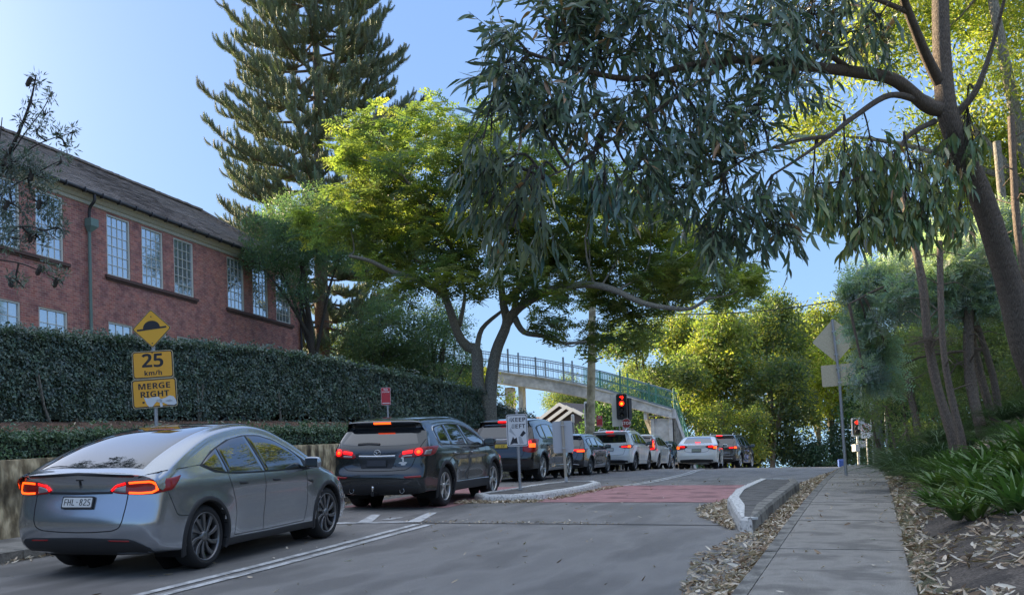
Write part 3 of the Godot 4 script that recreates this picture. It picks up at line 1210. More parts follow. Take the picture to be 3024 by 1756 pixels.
	for s in steps(-14, 44.7, 0.42):
		cap.box(Vector3(e1.x, e1.y + 0.05 + r.randf_range(-0.015, 0.015), -s), Vector3(0.3, 0.1, 0.4), Basis(Vector3.RIGHT, r.randf_range(-0.05, 0.09)))
	for k in 14:
		var t := (k + 0.5) / 14.0
		var p := Vector3(lerpf(e0.x, e1.x, t), lerpf(e0.y, e1.y, t) + 0.07, -47.5 + hip * t)
		var d := Vector3(e1.x - e0.x, e1.y - e0.y, hip).normalized()
		cap.box(p, Vector3(0.26, 0.1, 0.44), Basis.looking_at(d, Vector3.UP))
	obj("ridge_tiles", cap, M.roof_tile, ro)

func wall_band(mb: MB, X: float, s0: float, s1: float, y0: float, y1: float, holes: Array) -> void:
	# facade seen from +x: s runs along -z
	var q := func(a: float, b: float, lo: float, hi: float) -> void:
		if b - a > 0.001 and hi - lo > 0.001:
			mb.quad(Vector3(X, lo, -a), Vector3(X, lo, -b), Vector3(X, hi, -b), Vector3(X, hi, -a))
	var at := s0
	for h in holes:
		q.call(at, h[0], y0, y1)
		q.call(h[0], h[1], y0, h[2])
		q.call(h[0], h[1], h[3], y1)
		var d := 0.14
		mb.quad(Vector3(X, h[2], -h[0]), Vector3(X - d, h[2], -h[0]), Vector3(X - d, h[3], -h[0]), Vector3(X, h[3], -h[0]))
		mb.quad(Vector3(X - d, h[2], -h[1]), Vector3(X, h[2], -h[1]), Vector3(X, h[3], -h[1]), Vector3(X - d, h[3], -h[1]))
		mb.quad(Vector3(X - d, h[3], -h[0]), Vector3(X - d, h[3], -h[1]), Vector3(X, h[3], -h[1]), Vector3(X, h[3], -h[0]))
		mb.quad(Vector3(X, h[2], -h[0]), Vector3(X, h[2], -h[1]), Vector3(X - d, h[2], -h[1]), Vector3(X - d, h[2], -h[0]))
		at = h[1]
	q.call(at, s1, y0, y1)

var pane_meshes := {}

func paned_window(b: Node3D, X: float, h: Array, nx: int, ny: int) -> void:
	var w: float = h[1] - h[0]
	var hh: float = h[3] - h[2]
	var ce := Vector3(X - 0.07, (h[2] + h[3]) / 2, -(h[0] + h[1]) / 2)
	var f := 0.07
	var mb := MB.new()
	for sg in [-1, 1]:
		mb.box(ce + Vector3(0, 0, sg * (w / 2 - f / 2)), Vector3(0.09, hh, f))
		mb.box(ce + Vector3(0, sg * (hh / 2 - f / 2), 0), Vector3(0.09, f, w - 2 * f))
	var win := obj("window", mb, M.window_white, b)
	mb = MB.new()
	var iw := w - 2 * f
	var ih := hh - 2 * f
	for i in range(1, nx):
		mb.box(ce + Vector3(-0.005, 0, (i / float(nx) - 0.5) * iw), Vector3(0.04, ih, 0.022))
	for i in range(1, ny):
		mb.box(ce + Vector3(-0.003, (i / float(ny) - 0.5) * ih, 0), Vector3(0.044, 0.024, iw))
	obj("glazing_bars", mb, M.window_white, win)
	var key := Vector2i(nx, ny)
	if not pane_meshes.has(key):
		var pm := MB.new()
		var pw := iw / nx - 0.002
		var ph := ih / ny - 0.002
		pm.box(Vector3.ZERO, Vector3(0.006, ph, pw))
		pane_meshes[key] = pm.mesh()
	for i in nx:
		for j in ny:
			var t := Transform3D(Basis(Vector3.UP, rng.randf_range(-0.012, 0.012)) * Basis(Vector3.BACK, rng.randf_range(-0.012, 0.012)), ce + Vector3(-0.01, ((j + 0.5) / ny - 0.5) * ih, ((i + 0.5) / nx - 0.5) * iw))
			inst("pane", pane_meshes[key], M.school_glass, win, t)

# ------------------------------------------------------------------ footbridge
func footbridge() -> void:
	var br := thing("footbridge", "pale concrete pedestrian footbridge with blue and green railings behind the utility pole", "footbridge")
	var S := -61.4
	# deck line, from the far left down to the pier
	var line := crv([Vector3(-29.0, 9.3, S), Vector3(-25.0, 8.65, S), Vector3(-21.36, 7.88, S), Vector3(-19.34, 7.46, S), Vector3(-16.25, 6.65, S), Vector3(-14.0, 5.92, S), Vector3(-11.3, 4.96, S)], 6)
	var thick := func(x: float) -> float: return lerpf(0.78, 0.56, clampf((x + 16.0) / 4.7, 0, 1))
	var mb := MB.new()
	var rows := []
	for p in line:
		var t: float = thick.call(p.x)
		var r := PackedVector3Array()
		for q in [[0.09, 0.0], [0.09, -0.09], [0.0, -0.11], [0.0, -t], [-0.4, -t], [-0.4, -t + 0.15], [-1.6, -t + 0.15], [-1.6, -t], [-2.0, -t], [-2.0, -0.11], [-2.09, -0.09], [-2.09, 0.0], [0.09, 0.0]]:
			r.append(p + Vector3(0, q[1], q[0]))
		rows.append(r)
	for i in rows.size() - 1:
		for k in 12:
			mb.quad(rows[i][k + 1], rows[i + 1][k + 1], rows[i + 1][k], rows[i][k])
	obj("girder", mb, M.bridge_concrete, br)
	# pier: panel between two columns
	var g := road_y(-12, 61) - 0.3
	for q in [[-12.55, 0.22, 0.02], [-12.0, 0.86, -0.12], [-11.45, 0.22, 0.02]]:
		mb = MB.new()
		mb.box(Vector3(q[0], (g + 4.45) / 2, S - 0.9 + q[2]), Vector3(q[1], 4.45 - g, 1.5))
		obj("pier", mb, M.bridge_concrete, br)
	for q in [[-21.9, 0.5], [-21.1, 0.3]]:
		mb = MB.new()
		mb.box(Vector3(q[0], 3.6, S - 0.9), Vector3(q[1], 6.9, 0.6))
		obj("pier", mb, M.bridge_concrete, br)
	# stair going down away from the view at the right end
	var top := Vector3(-11.2, 4.93, S - 0.15)
	var foot := Vector3(-11.05, 1.0, S - 6.9)
	for q in [0.0, -1.75]:
		mb = MB.new()
		var o := Vector3(q, 0, 0)
		mb.hexa([top + o + Vector3(-0.12, -0.5, 0), top + o + Vector3(0.06, -0.5, 0), foot + o + Vector3(0.06, -0.3, 0), foot + o + Vector3(-0.12, -0.3, 0), top + o + Vector3(-0.12, 0.06, 0), top + o + Vector3(0.06, 0.06, 0), foot + o + Vector3(0.06, 0.2, 0), foot + o + Vector3(-0.12, 0.2, 0)])
		obj("stair_stringer", mb, M.bridge_concrete, br)
	mb = MB.new()
	var w0 := Vector3(-11.27, g, S - 0.2)
	mb.hexa([w0, w0 + Vector3(0.1, 0, 0), Vector3(-11.1, g, S - 6.6), Vector3(-11.2, g, S - 6.6), Vector3(-11.27, 4.44, S - 0.2), Vector3(-11.17, 4.44, S - 0.2), Vector3(-11.1, 0.95, S - 6.6), Vector3(-11.2, 0.95, S - 6.6)])
	obj("stair_wall", mb, M.kerb_concrete, br)
	var tread := MB.new()
	tread.box(Vector3.ZERO, Vector3(1.62, 0.06, 0.3))
	var tm := tread.mesh()
	for k in 22:
		inst("step", tm, M.bridge_concrete, br, Transform3D(Basis.IDENTITY, top.lerp(foot, (k + 0.5) / 22.0) + Vector3(-0.95, 0, 0)))
	# railings on both sides: posts, rails and balusters
	var bal := MB.new()
	bal.box(Vector3(0, 0.55, 0), Vector3(0.018, 1.02, 0.018))
	var bm := bal.mesh()
	for sd in [0.03, -2.0]:
		for up in [1.12, 0.62, 0.06]:
			var rail := MB.new()
			var pts := []
			for p in line:
				pts.append(p + Vector3(0, up, sd))
			rail.tube(pts, radii(pts.size(), 0.035, 0.035), 5)
			obj("rail", rail, M.rail_blue, br)
		var acc := 0.0
		var nextp := 0.0
		for i in line.size() - 1:
			var a: Vector3 = line[i]
			var c: Vector3 = line[i + 1]
			var l := a.distance_to(c)
			while nextp < acc + l:
				var p: Vector3 = a.lerp(c, (nextp - acc) / l) + Vector3(0, 0, sd)
				var num := roundi(nextp / 0.17)
				var mt: Material = M.rail_blue if p.x < -16.5 else M.rail_green
				if num % 11 == 0:
					var pm := MB.new()
					pm.box(p + Vector3.UP * (0.75 if num % 22 == 0 else 0.6), Vector3(0.1, 1.5 if num % 22 == 0 else 1.2, 0.1))
					obj("rail_post", pm, mt, br)
				elif sd > 0 or num % 2 == 0:
					inst("baluster", bm, mt, br, Transform3D(Basis.IDENTITY, p))
				nextp += 0.17
			acc += l
	# green mesh screens on the right hand half
	for i in line.size() - 1:
		var a: Vector3 = line[i]
		var c: Vector3 = line[i + 1]
		if a.x < -17.0:
			continue
		mb = MB.new()
		mb.hexa([a + Vector3(0, 0.08, 0.072), c + Vector3(0, 0.08, 0.072), c + Vector3(0, 0.08, 0.066), a + Vector3(0, 0.08, 0.066), a + Vector3(0, 1.08, 0.072), c + Vector3(0, 1.08, 0.072), c + Vector3(0, 1.08, 0.066), a + Vector3(0, 1.08, 0.066)])
		obj("mesh_screen", mb, M.green_mesh, br)
	mb = MB.new()
	var sa := top + Vector3(0.0, 0.1, 0)
	var sb := foot + Vector3(0.0, 0.1, 0)
	mb.hexa([sa, sa + Vector3(0.006, 0, 0), sb + Vector3(0.006, 0, 0), sb, sa + Vector3(0, 1.15, 0), sa + Vector3(0.006, 1.15, 0), sb + Vector3(0.006, 1.15, 0), sb + Vector3(0, 1.15, 0)])
	obj("mesh_screen", mb, M.green_mesh, br)
	for up in [1.15, 0.6]:
		mb = MB.new()
		mb.rod(sa + Vector3.UP * up, sb + Vector3.UP * up, 0.035, 6)
		obj("rail", mb, M.rail_green, br)
	for k in 6:
		mb = MB.new()
		mb.rod(sa.lerp(sb, k / 5.0), sa.lerp(sb, k / 5.0) + Vector3.UP * 1.2, 0.04, 6)
		obj("rail_post", mb, M.rail_green, br)

# ------------------------------------------------------------------ gabled house beyond the bridge
func far_house() -> void:
	var h := thing("gabled_house", "dark house with three stepped gables and white barge boards under the footbridge", "house")
	# three gable fronts facing the road, each further right and lower
	var gb := [[Vector3(-34.2, 10.75, -115.3), 4.0], [Vector3(-33.1, 10.3, -114.4), 3.8], [Vector3(-32.05, 9.85, -113.5), 3.6]]
	var t := Vector3(0.93, 0, 0.36).normalized()
	var n := Vector3(-0.36, 0, 0.93).normalized()
	for q in gb:
		var pk: Vector3 = q[0]
		var hw: float = q[1]
		var drop := hw * 0.5
		var l := pk - t * hw - Vector3.UP * drop
		var r := pk + t * hw - Vector3.UP * drop
		var dn := Vector3.UP * (pk.y - drop - 0.5)
		var mb := MB.new()
		mb.tri(l, r, pk)
		mb.quad(l - dn, r - dn, r, l)
		mb.quad(r - dn, r - dn - n * 9, r - n * 9, r)
		mb.quad(l - dn - n * 9, l - dn, l, l - n * 9)
		obj("wall", mb, M.house_wall, h)
		mb = MB.new()
		for sg in [-1, 1]:
			var a := pk + n * 0.5 + Vector3.UP * 0.14
			var e: Vector3 = pk + t * sg * (hw + 0.5) - Vector3.UP * (hw + 0.5) * 0.5 + n * 0.5 + Vector3.UP * 0.14
			mb.hexa([a - Vector3.UP * 0.42, e - Vector3.UP * 0.42, e - Vector3.UP * 0.42 - n * 0.08, a - Vector3.UP * 0.42 - n * 0.08, a, e, e - n * 0.08, a - n * 0.08] if sg > 0 else [e - Vector3.UP * 0.42, a - Vector3.UP * 0.42, a - Vector3.UP * 0.42 - n * 0.08, e - Vector3.UP * 0.42 - n * 0.08, e, a, a - n * 0.08, e - n * 0.08])
		obj("barge_board", mb, M.house_trim, h)
		mb = MB.new()
		for sg in [-1, 1]:
			var a := pk + n * 0.42 + Vector3.UP * 0.17
			var e: Vector3 = pk + t * sg * (hw + 0.6) - Vector3.UP * (hw + 0.6) * 0.5 + n * 0.42 + Vector3.UP * 0.17
			if sg > 0:
				mb.quad(a, e, e - n * 10, a - n * 10)
			else:
				mb.quad(e, a, a - n * 10, e - n * 10)
		obj("roof", mb, M.house_roof, h)
	var mb := MB.new()
	var a := Vector3(-46, 9.6, -114)
	mb.hexa([a + Vector3(0, -9, 0), a + Vector3(12, -9, 0), a + Vector3(12, -9, -8), a + Vector3(0, -9, -8), a + Vector3(0, -1.6, 0), a + Vector3(12, -1.6, 0), a + Vector3(12, 0, -4), a + Vector3(0, 0, -4)])
	obj("rear_roof", mb, mat("terracotta", lin(0.26, 0.15, 0.10), 0.85), h)

# ------------------------------------------------------------------ vehicles
func car_materials() -> void:
	for q in [["silver_paint", 0.40, 0.425, 0.46, 0.8], ["grey_paint", 0.032, 0.037, 0.040, 0.5], ["black_paint", 0.005, 0.0055, 0.007, 0.0], ["slate_paint", 0.065, 0.066, 0.072, 0.55], ["white_car_paint", 0.84, 0.84, 0.82, 0.0], ["pearl_paint", 0.80, 0.80, 0.78, 0.0], ["blue_paint", 0.10, 0.15, 0.23, 0.5], ["bronze_paint", 0.10, 0.095, 0.095, 0.6]]:
		var m := mat(q[0], lin(q[1], q[2], q[3]), 0.22, q[4], 0.5)
		m.clearcoat_enabled = true
		m.clearcoat = 1.0
		m.clearcoat_roughness = 0.03
	var g := mat("car_glass", lin(0.012, 0.015, 0.018), 0.03, 0.0, 0.75)
	g.clearcoat_enabled = true
	g.clearcoat = 1.0
	g.clearcoat_roughness = 0.01
	mat("trim_black", lin(0.012, 0.012, 0.013), 0.45)
	mat("cladding", lin(0.028, 0.028, 0.03), 0.65)
	mat("seam", lin(0.008, 0.008, 0.009), 0.9)
	mat("chrome", lin(0.62, 0.62, 0.63), 0.14, 1.0)
	nmat("tyre", lin(0.014, 0.014, 0.015), lin(0.026, 0.026, 0.027), 0.2, 0.05, 0.85, 0.0, 0.0, 0.7, false)
	mat("rim_grey", lin(0.20, 0.20, 0.205), 0.33, 0.85)
	mat("rim_silver", lin(0.52, 0.51, 0.49), 0.28, 0.8)
	mat("lamp_red", lin(0.28, 0.012, 0.014), 0.12)
	mat("lamp_clear", lin(0.33, 0.30, 0.30), 0.12, 0.3)
	glow("brake_glow", lin(0.5, 0.02, 0.02), Color(1.0, 0.045, 0.04), 0.7)
	glow("brake_core", lin(0.5, 0.05, 0.02), Color(1.0, 0.30, 0.05), 1.0)
	glow("head_glow", lin(0.6, 0.65, 0.7), Color(0.8, 0.9, 1.0), 0.8)
	mat("plate_white", lin(0.62, 0.62, 0.60), 0.5)
	mat("plate_yellow", lin(0.62, 0.42, 0.04), 0.5)
	mat("plate_dark", lin(0.03, 0.032, 0.04), 0.5)
	mat("plate_ink", lin(0.012, 0.013, 0.018), 0.6)
	mat("plate_green", lin(0.30, 0.34, 0.28), 0.5)

class Car:
	var S := PackedVector2Array() # silhouette: along from the rear bumper, height
	var N := PackedVector2Array()
	var I := PackedVector2Array() # inset line where the flanks begin
	var D := PackedFloat32Array() # inset depth
	var E := PackedFloat32Array() # roundness
	var R := PackedFloat32Array() # half width at the inset line
	var L := 4.7
	var hw := 0.95
	var belt := 0.98
	var lean := 0.45
	var tail := 0.10
	var nose := 0.15
	var sill := 0.05
	var roof := 0
	var rear_axle := 1.0
	var front_axle := 3.87
	var wr := 0.355
	var arch := 0.40

	func width(a: float, h: float) -> float:
		var w := hw
		var q := clampf((0.95 - a) / 0.95, 0, 1)
		w *= 1.0 - tail * q * q
		q = clampf((a - (L - 1.2)) / 1.2, 0, 1)
		w *= 1.0 - nose * q * q
		if h < 0.62:
			q = (0.62 - h) / 0.4
			w -= sill * q * q
		var t := h - belt
		if t > -0.1:
			var e := t + 0.1
			w -= lean * (e * e / 0.4 if e < 0.2 else e - 0.1)
			w -= 0.10 * maxf(t, 0) * maxf(t, 0)
		# shoulder line and a hollow along the lower doors
		var mid := smoothstep(rear_axle + 0.3, rear_axle + 0.9, a) * (1.0 - smoothstep(front_axle - 0.9, front_axle - 0.3, a))
		w -= 0.022 * exp(-pow((h - 0.50) / 0.13, 2)) * mid
		w -= 0.012 * smoothstep(belt - 0.16, belt - 0.21, h) * mid
		for c in [rear_axle, front_axle]:
			var d := Vector2(a - c, h - wr).length()
			w += 0.022 * exp(-pow((d - arch) / 0.17, 2)) * (1.0 - smoothstep(0.7, 0.95, h))
		return w

	func shape(ctrl: Array) -> void: # ctrl: [along, height, inset, roundness], clockwise from the rear foot
		var n := ctrl.size()
		for i in n:
			var a: Array = ctrl[(i + n - 1) % n]
			var b: Array = ctrl[i]
			var c: Array = ctrl[(i + 1) % n]
			var d: Array = ctrl[(i + 2) % n]
			var l := Vector2(b[0] - c[0], b[1] - c[1]).length()
			var m := clampi(roundi(l / 0.05), 2, 12)
			# keep corners tight: shorten the tangents on long spans
			var vb := Vector2(b[0], b[1])
			var vc := Vector2(c[0], c[1])
			var tb := (vc - Vector2(a[0], a[1])).normalized() * minf(l, vb.distance_to(Vector2(a[0], a[1])) * 1.6)
			var tc := (Vector2(d[0], d[1]) - vb).normalized() * minf(l, vc.distance_to(Vector2(d[0], d[1])) * 1.6)
			for k in m:
				var t := float(k) / m
				var t2 := t * t
				var t3 := t2 * t
				S.append(vb * (2 * t3 - 3 * t2 + 1) + tb * (t3 - 2 * t2 + t) + vc * (-2 * t3 + 3 * t2) + tc * (t3 - t2))
				D.append(lerpf(b[2], c[2], t))
				E.append(lerpf(b[3], c[3], t))
		var M := S.size()
		var raw := PackedVector2Array()
		for i in M:
			var t := (S[(i + 1) % M] - S[(i + M - 1) % M]).normalized()
			raw.append(Vector2(-t.y, t.x))
		for pass_ in 3:
			var q := PackedVector2Array()
			for i in M:
				q.append((raw[(i + M - 1) % M] + raw[i] * 2.0 + raw[(i + 1) % M]).normalized())
			raw = q
		N = raw
		for i in M:
			I.append(S[i] - N[i] * D[i])
			R.append(width(I[i].x, I[i].y))
			if S[i].y > S[roof].y:
				roof = i

	func pt(ti: float, arc: float) -> Vector3: # point on the skin in car axes; arc runs out from the middle, past the edge onto the flank
		var M := S.size()
		var i := posmod(floori(ti), M)
		var j := (i + 1) % M
		var f := ti - floorf(ti)
		var s := S[i].lerp(S[j], f)
		var nn := N[i].lerp(N[j], f)
		var d := lerpf(D[i], D[j], f)
		var e := lerpf(E[i], E[j], f)
		var r := lerpf(R[i], R[j], f)
		var y := absf(arc)
		var sg := -1.0 if arc < 0 else 1.0
		if y <= r:
			var u := y / r
			var q := s - nn * d * (1.0 - pow(maxf(0.0, 1.0 - pow(u, e)), 1.0 / e))
			return Vector3(sg * y, q.y, rear_axle - q.x)
		var q := s - nn * (d + y - r)
		return Vector3(sg * width(q.x, q.y), q.y, rear_axle - q.x)

	var hint := {}

	func find(i0: int, i1: int, arc: float, axis: int, val: float) -> float:
		var key := axis * 1000 + i0
		if hint.has(key):
			var h0: int = hint[key]
			for o in [0, 1, -1, 2, -2]:
				var i: int = h0 + o
				if i < i0 or i + 1 > i1:
					continue
				var ga := gap(i, arc, axis) - val
				var gb := gap(i + 1, arc, axis) - val
				if (ga <= 0.0) != (gb <= 0.0):
					hint[key] = i
					return i + ga / (ga - gb)
		var prev := 0.0
		for i in range(i0, i1 + 1):
			var g := gap(i, arc, axis) - val
			if i > i0 and (prev <= 0.0) != (g <= 0.0):
				hint[key] = i - 1
				return i - 1 + prev / (prev - g)
			prev = g
		return float(i1) if absf(prev) < 0.3 else float(i0)

	func gap(i: int, arc: float, axis: int) -> float:
		var p := pt(i, arc)
		return p.y if axis == 1 else rear_axle - p.z

	# kind 0: flank (along, height); 1: rear (across, height); 2: roof and bonnet (across, along)
	func on(kind: int, p: Vector2, off: float, sg := 1.0) -> Vector3:
		var a := raw_on(kind, p, sg)
		if off == 0.0:
			return a
		var e := 0.012
		var du := raw_on(kind, p + Vector2(e, 0), sg) - raw_on(kind, p - Vector2(e, 0), sg)
		var dv := raw_on(kind, p + Vector2(0, e), sg) - raw_on(kind, p - Vector2(0, e), sg)
		var n := du.cross(dv).normalized()
		var out := Vector3(sg, 0, 0) if kind == 0 else Vector3(0, 0.15, 1) if kind == 1 else Vector3.UP
		if n.dot(out) < 0:
			n = -n
		return a + n * off

	func raw_on(kind: int, p: Vector2, sg: float) -> Vector3:
		if kind == 0:
			return Vector3(sg * width(p.x, p.y), p.y, rear_axle - p.x)
		if kind == 1:
			return pt(find(0, roof, p.x, 1, p.y), p.x)
		if kind == 3:
			return pt(find(roof, S.size() - 40, p.x, 1, p.y), p.x)
		return pt(find(roof / 3, S.size() - 1, p.x, 0, p.y), p.x)

	func body() -> MB:
		var mb := MB.new()
		var M := S.size()
		var KR := 10
		var KS := 26
		var rows := []
		for i in M:
			var right := PackedVector3Array()
			for k in range(1, KR + 1):
				var u := pow(sin(PI / 2 * k / KR), 2.0 / E[i])
				right.append(pt(i, minf(u, 1.0) * R[i]))
			var sp := Vector2(clampf(I[i].x, 0.75, L - 0.8), clampf(belt - 0.3, 0.55, 0.8))
			for k in range(1, KS + 1):
				var f := float(k) / KS
				var q := I[i].lerp(sp, f)
				for c in [rear_axle, front_axle]:
					var v := q - Vector2(c, wr)
					var d := v.length()
					if absf(d - arch) < 0.022 and q.y < 0.9:
						q = Vector2(c, wr) + v * (arch / d)
				right.append(Vector3(width(q.x, q.y), q.y, rear_axle - q.x))
			var row := PackedVector3Array()
			for k in range(right.size() - 1, -1, -1):
				row.append(Vector3(-right[k].x, right[k].y, right[k].z))
			row.append(pt(i, 0.0))
			row.append_array(right)
			rows.append(row)
		var C: int = rows[0].size()
		var keep := PackedByteArray()
		keep.resize(M * (C - 1))
		for i in M:
			var i2 := (i + 1) % M
			for j in C - 1:
				var m: Vector3 = (rows[i][j] + rows[i][j + 1] + rows[i2][j] + rows[i2][j + 1]) / 4.0
				var ok := 1
				if absf(m.x) > 0.5:
					for c in [rear_axle, front_axle]:
						if Vector2(rear_axle - m.z - c, m.y - wr).length() < arch - 0.004:
							ok = 0
				keep[i * (C - 1) + j] = ok
		mb.grid(rows, true, Vector3.ZERO, keep)
		# outward check at the roof
		var worst := 0
		for k in mb.v.size():
			if mb.v[k].y > mb.v[worst].y:
				worst = k
		if mb.n[worst].y < 0:
			for k in mb.n.size():
				mb.n[k] = -mb.n[k]
			for k in range(0, mb.ix.size(), 3):
				var x := mb.ix[k + 1]
				mb.ix[k + 1] = mb.ix[k + 2]
				mb.ix[k + 2] = x
		return mb

	func resample(l: Array, n: int) -> Array:
		var tot := 0.0
		for i in l.size() - 1:
			tot += l[i].distance_to(l[i + 1])
		var out := []
		var seg := 0
		var acc := 0.0
		for k in n + 1:
			var want := tot * k / n
			while seg < l.size() - 2 and acc + l[seg].distance_to(l[seg + 1]) < want - 1e-6:
				acc += l[seg].distance_to(l[seg + 1])
				seg += 1
			var ln: float = l[seg].distance_to(l[seg + 1])
			out.append(l[seg].lerp(l[seg + 1], clampf((want - acc) / maxf(ln, 1e-6), 0, 1)))
		return out

	func patch(mb: MB, kind: int, top: Array, bottom: Array, off: float, cols := 10, rws := 5, sg := 1.0) -> void:
		var t := resample(top, cols)
		var b := resample(bottom, cols)
		var g := []
		for r in range(-1, rws + 2):
			var row := PackedVector3Array()
			for c in range(-1, cols + 2):
				var p: Vector2 = t[clampi(c, 0, cols)].lerp(b[clampi(c, 0, cols)], clampf(r / float(rws), 0, 1))
				var edge := r < 0 or c < 0 or r > rws or c > cols
				row.append(on(kind, p, -0.004 if edge else off, sg))
			g.append(row)
		mb.grid(g, false, Vector3(sg, 0.0, 0) if kind == 0 else Vector3(0, 0.2, 1) if kind == 1 else Vector3(0, 0.2, -1) if kind == 3 else Vector3.UP)

	func seam(mb: MB, kind: int, line: Array, w: float, off: float, sg := 1.0, per := 8) -> void:
		var l := resample(line, per)
		var g := [PackedVector3Array(), PackedVector3Array(), PackedVector3Array(), PackedVector3Array()]
		for k in per + 1:
			var d: Vector2 = (l[mini(k + 1, per)] - l[maxi(k - 1, 0)]).normalized().orthogonal() * w / 2
			g[0].append(on(kind, l[k] - d * 1.05, -0.003, sg))
			g[1].append(on(kind, l[k] - d, off, sg))
			g[2].append(on(kind, l[k] + d, off, sg))
			g[3].append(on(kind, l[k] + d * 1.05, -0.003, sg))
		mb.grid(g, false, Vector3(sg, 0.0, 0) if kind == 0 else Vector3(0, 0.2, 1) if kind == 1 else Vector3(0, 0.2, -1) if kind == 3 else Vector3.UP)

func v2(l: Array) -> Array: # flat list of pairs to points
	var out := []
	for i in range(0, l.size(), 2):
		out.append(Vector2(l[i], l[i + 1]))
	return out

func wheel_meshes(r: float, w: float, rim: float, style: String) -> Array:
	# axis along x, outer face at +x
	var t := Transform3D(Basis(Vector3.BACK, -PI / 2), Vector3.ZERO) # y of the lathe onto x
	var ty := MB.new()
	ty.lathe([Vector2(rim - 0.01, -w / 2 + 0.015), Vector2(rim + 0.02, -w / 2), Vector2(r - 0.05, -w / 2 - 0.006), Vector2(r - 0.015, -w / 2 + 0.015), Vector2(r, -w / 2 + 0.05), Vector2(r + 0.001, 0), Vector2(r, w / 2 - 0.05), Vector2(r - 0.015, w / 2 - 0.015), Vector2(r - 0.05, w / 2 + 0.006), Vector2(rim + 0.02, w / 2), Vector2(rim - 0.01, w / 2 - 0.015)], 40, t)
	var rm := MB.new()
	rm.lathe([Vector2(rim - 0.012, w / 2 - 0.1), Vector2(rim - 0.02, w / 2 - 0.03), Vector2(rim - 0.006, w / 2 - 0.008), Vector2(rim + 0.004, w / 2 - 0.005), Vector2(rim + 0.008, w / 2 - 0.02)], 40, t)
	rm.lathe([Vector2(0.0, w / 2 - 0.012), Vector2(0.035, w / 2 - 0.014), Vector2(0.062, w / 2 - 0.022), Vector2(0.07, w / 2 - 0.06)], 20, t)
	var ns := 10 if style == "turbine" else 5
	for k in ns:
		var a := TAU * k / ns
		if style == "turbine":
			for half in 1:
				spoke(rm, a, 0.055, rim - 0.012, 0.026, 0.062, w / 2 - 0.022, 0.22)
		else:
			for o in [-0.17, 0.17]:
				spoke(rm, a + o * 0.55, 0.05, rim - 0.012, 0.022, 0.038, w / 2 - 0.02, o * 0.6)
	var dk := MB.new()
	dk.lathe([Vector2(0.0, w / 2 - 0.11), Vector2(rim - 0.01, w / 2 - 0.11)], 32, t)
	var br := MB.new()
	br.lathe([Vector2(0.0, w / 2 - 0.09), Vector2(rim * 0.72, w / 2 - 0.09), Vector2(rim * 0.72, w / 2 - 0.105)], 28, t)
	return [ty.mesh(), rm.mesh(), dk.mesh(), br.mesh()]

func spoke(mb: MB, a: float, r0: float, r1: float, w0: float, w1: float, x: float, sweep: float) -> void:
	var n := 6
	var rows := []
	for k in n + 1:
		var f := float(k) / n
		var r := lerpf(r0, r1, f)
		var aa := a + sweep * f * f
		var d := Vector3(0, cos(aa), sin(aa))
		var s := Vector3(0, -sin(aa), cos(aa))
		var w := lerpf(w0, w1, f) / 2 * (1.0 if f < 0.85 else 1.0)
		var xx := x - 0.012 * sin(f * PI * 0.9) + 0.006 * f
		rows.append(PackedVector3Array([d * r - s * w + Vector3(xx - 0.035, 0, 0), d * r - s * w + Vector3(xx - 0.006, 0, 0), d * r - s * w * 0.55 + Vector3(xx, 0, 0), d * r + s * w * 0.55 + Vector3(xx, 0, 0), d * r + s * w + Vector3(xx - 0.006, 0, 0), d * r + s * w + Vector3(xx - 0.035, 0, 0)]))
	mb.grid(rows, false, Vector3.RIGHT)

var wheel_cache := {}

func add_wheels(root: Node3D, c: Car, style: String, rim_mat: Material, rim: float) -> void:
	var key := "%s %.3f %.3f" % [style, c.wr, rim]
	if not wheel_cache.has(key):
		wheel_cache[key] = wheel_meshes(c.wr, 0.24, rim, style)
	var m: Array = wheel_cache[key]
	for q in [[0.0, 1], [0.0, -1], [c.front_axle - c.rear_axle, 1], [c.front_axle - c.rear_axle, -1]]:
		var x: float = (c.hw - 0.145) * q[1]
		var t := Transform3D(Basis(Vector3.UP, 0.0 if q[1] > 0 else PI) * Basis(Vector3.RIGHT, rng.randf() * TAU), Vector3(x, c.wr, -q[0]))
		var w := Node3D.new()
		w.name = "wheel"
		w.transform = t
		root.add_child(w, true)
		inst("tyre", m[0], M.tyre, w)
		inst("rim", m[1], rim_mat, w)
		inst("hub_shadow_disc" if false else "hub_shade_disc", m[2], M.seam, w)  # near-black disc stands in for the shadow behind the spokes
		inst("brake_disc", m[3], M.galvanised, w)
	# dark wheel housings
	for q in [c.rear_axle, c.front_axle]:
		for sg in [-1, 1]:
			var mb := MB.new()
			var rows := []
			for k in 19:
				var a: float = lerpf(-0.5, PI + 0.5, k / 18.0)
				var p := Vector2(q + (c.arch - 0.002) * cos(a), c.wr + (c.arch - 0.002) * sin(a))
				rows.append(PackedVector3Array([Vector3(sg * 0.5, p.y, c.rear_axle - p.x), Vector3(sg * (c.width(p.x, p.y) - 0.01), p.y, c.rear_axle - p.x)]))
			mb.grid(rows)
			var rw := []
			for k in 13:
				var a := TAU * k / 12
				rw.append(PackedVector3Array([Vector3(sg * 0.5, c.wr, c.rear_axle - q), Vector3(sg * 0.5, c.wr + c.arch * sin(a), c.rear_axle - q - c.arch * cos(a))]))
			mb.grid(rw)
			obj("wheel_housing", mb, M.seam, root)

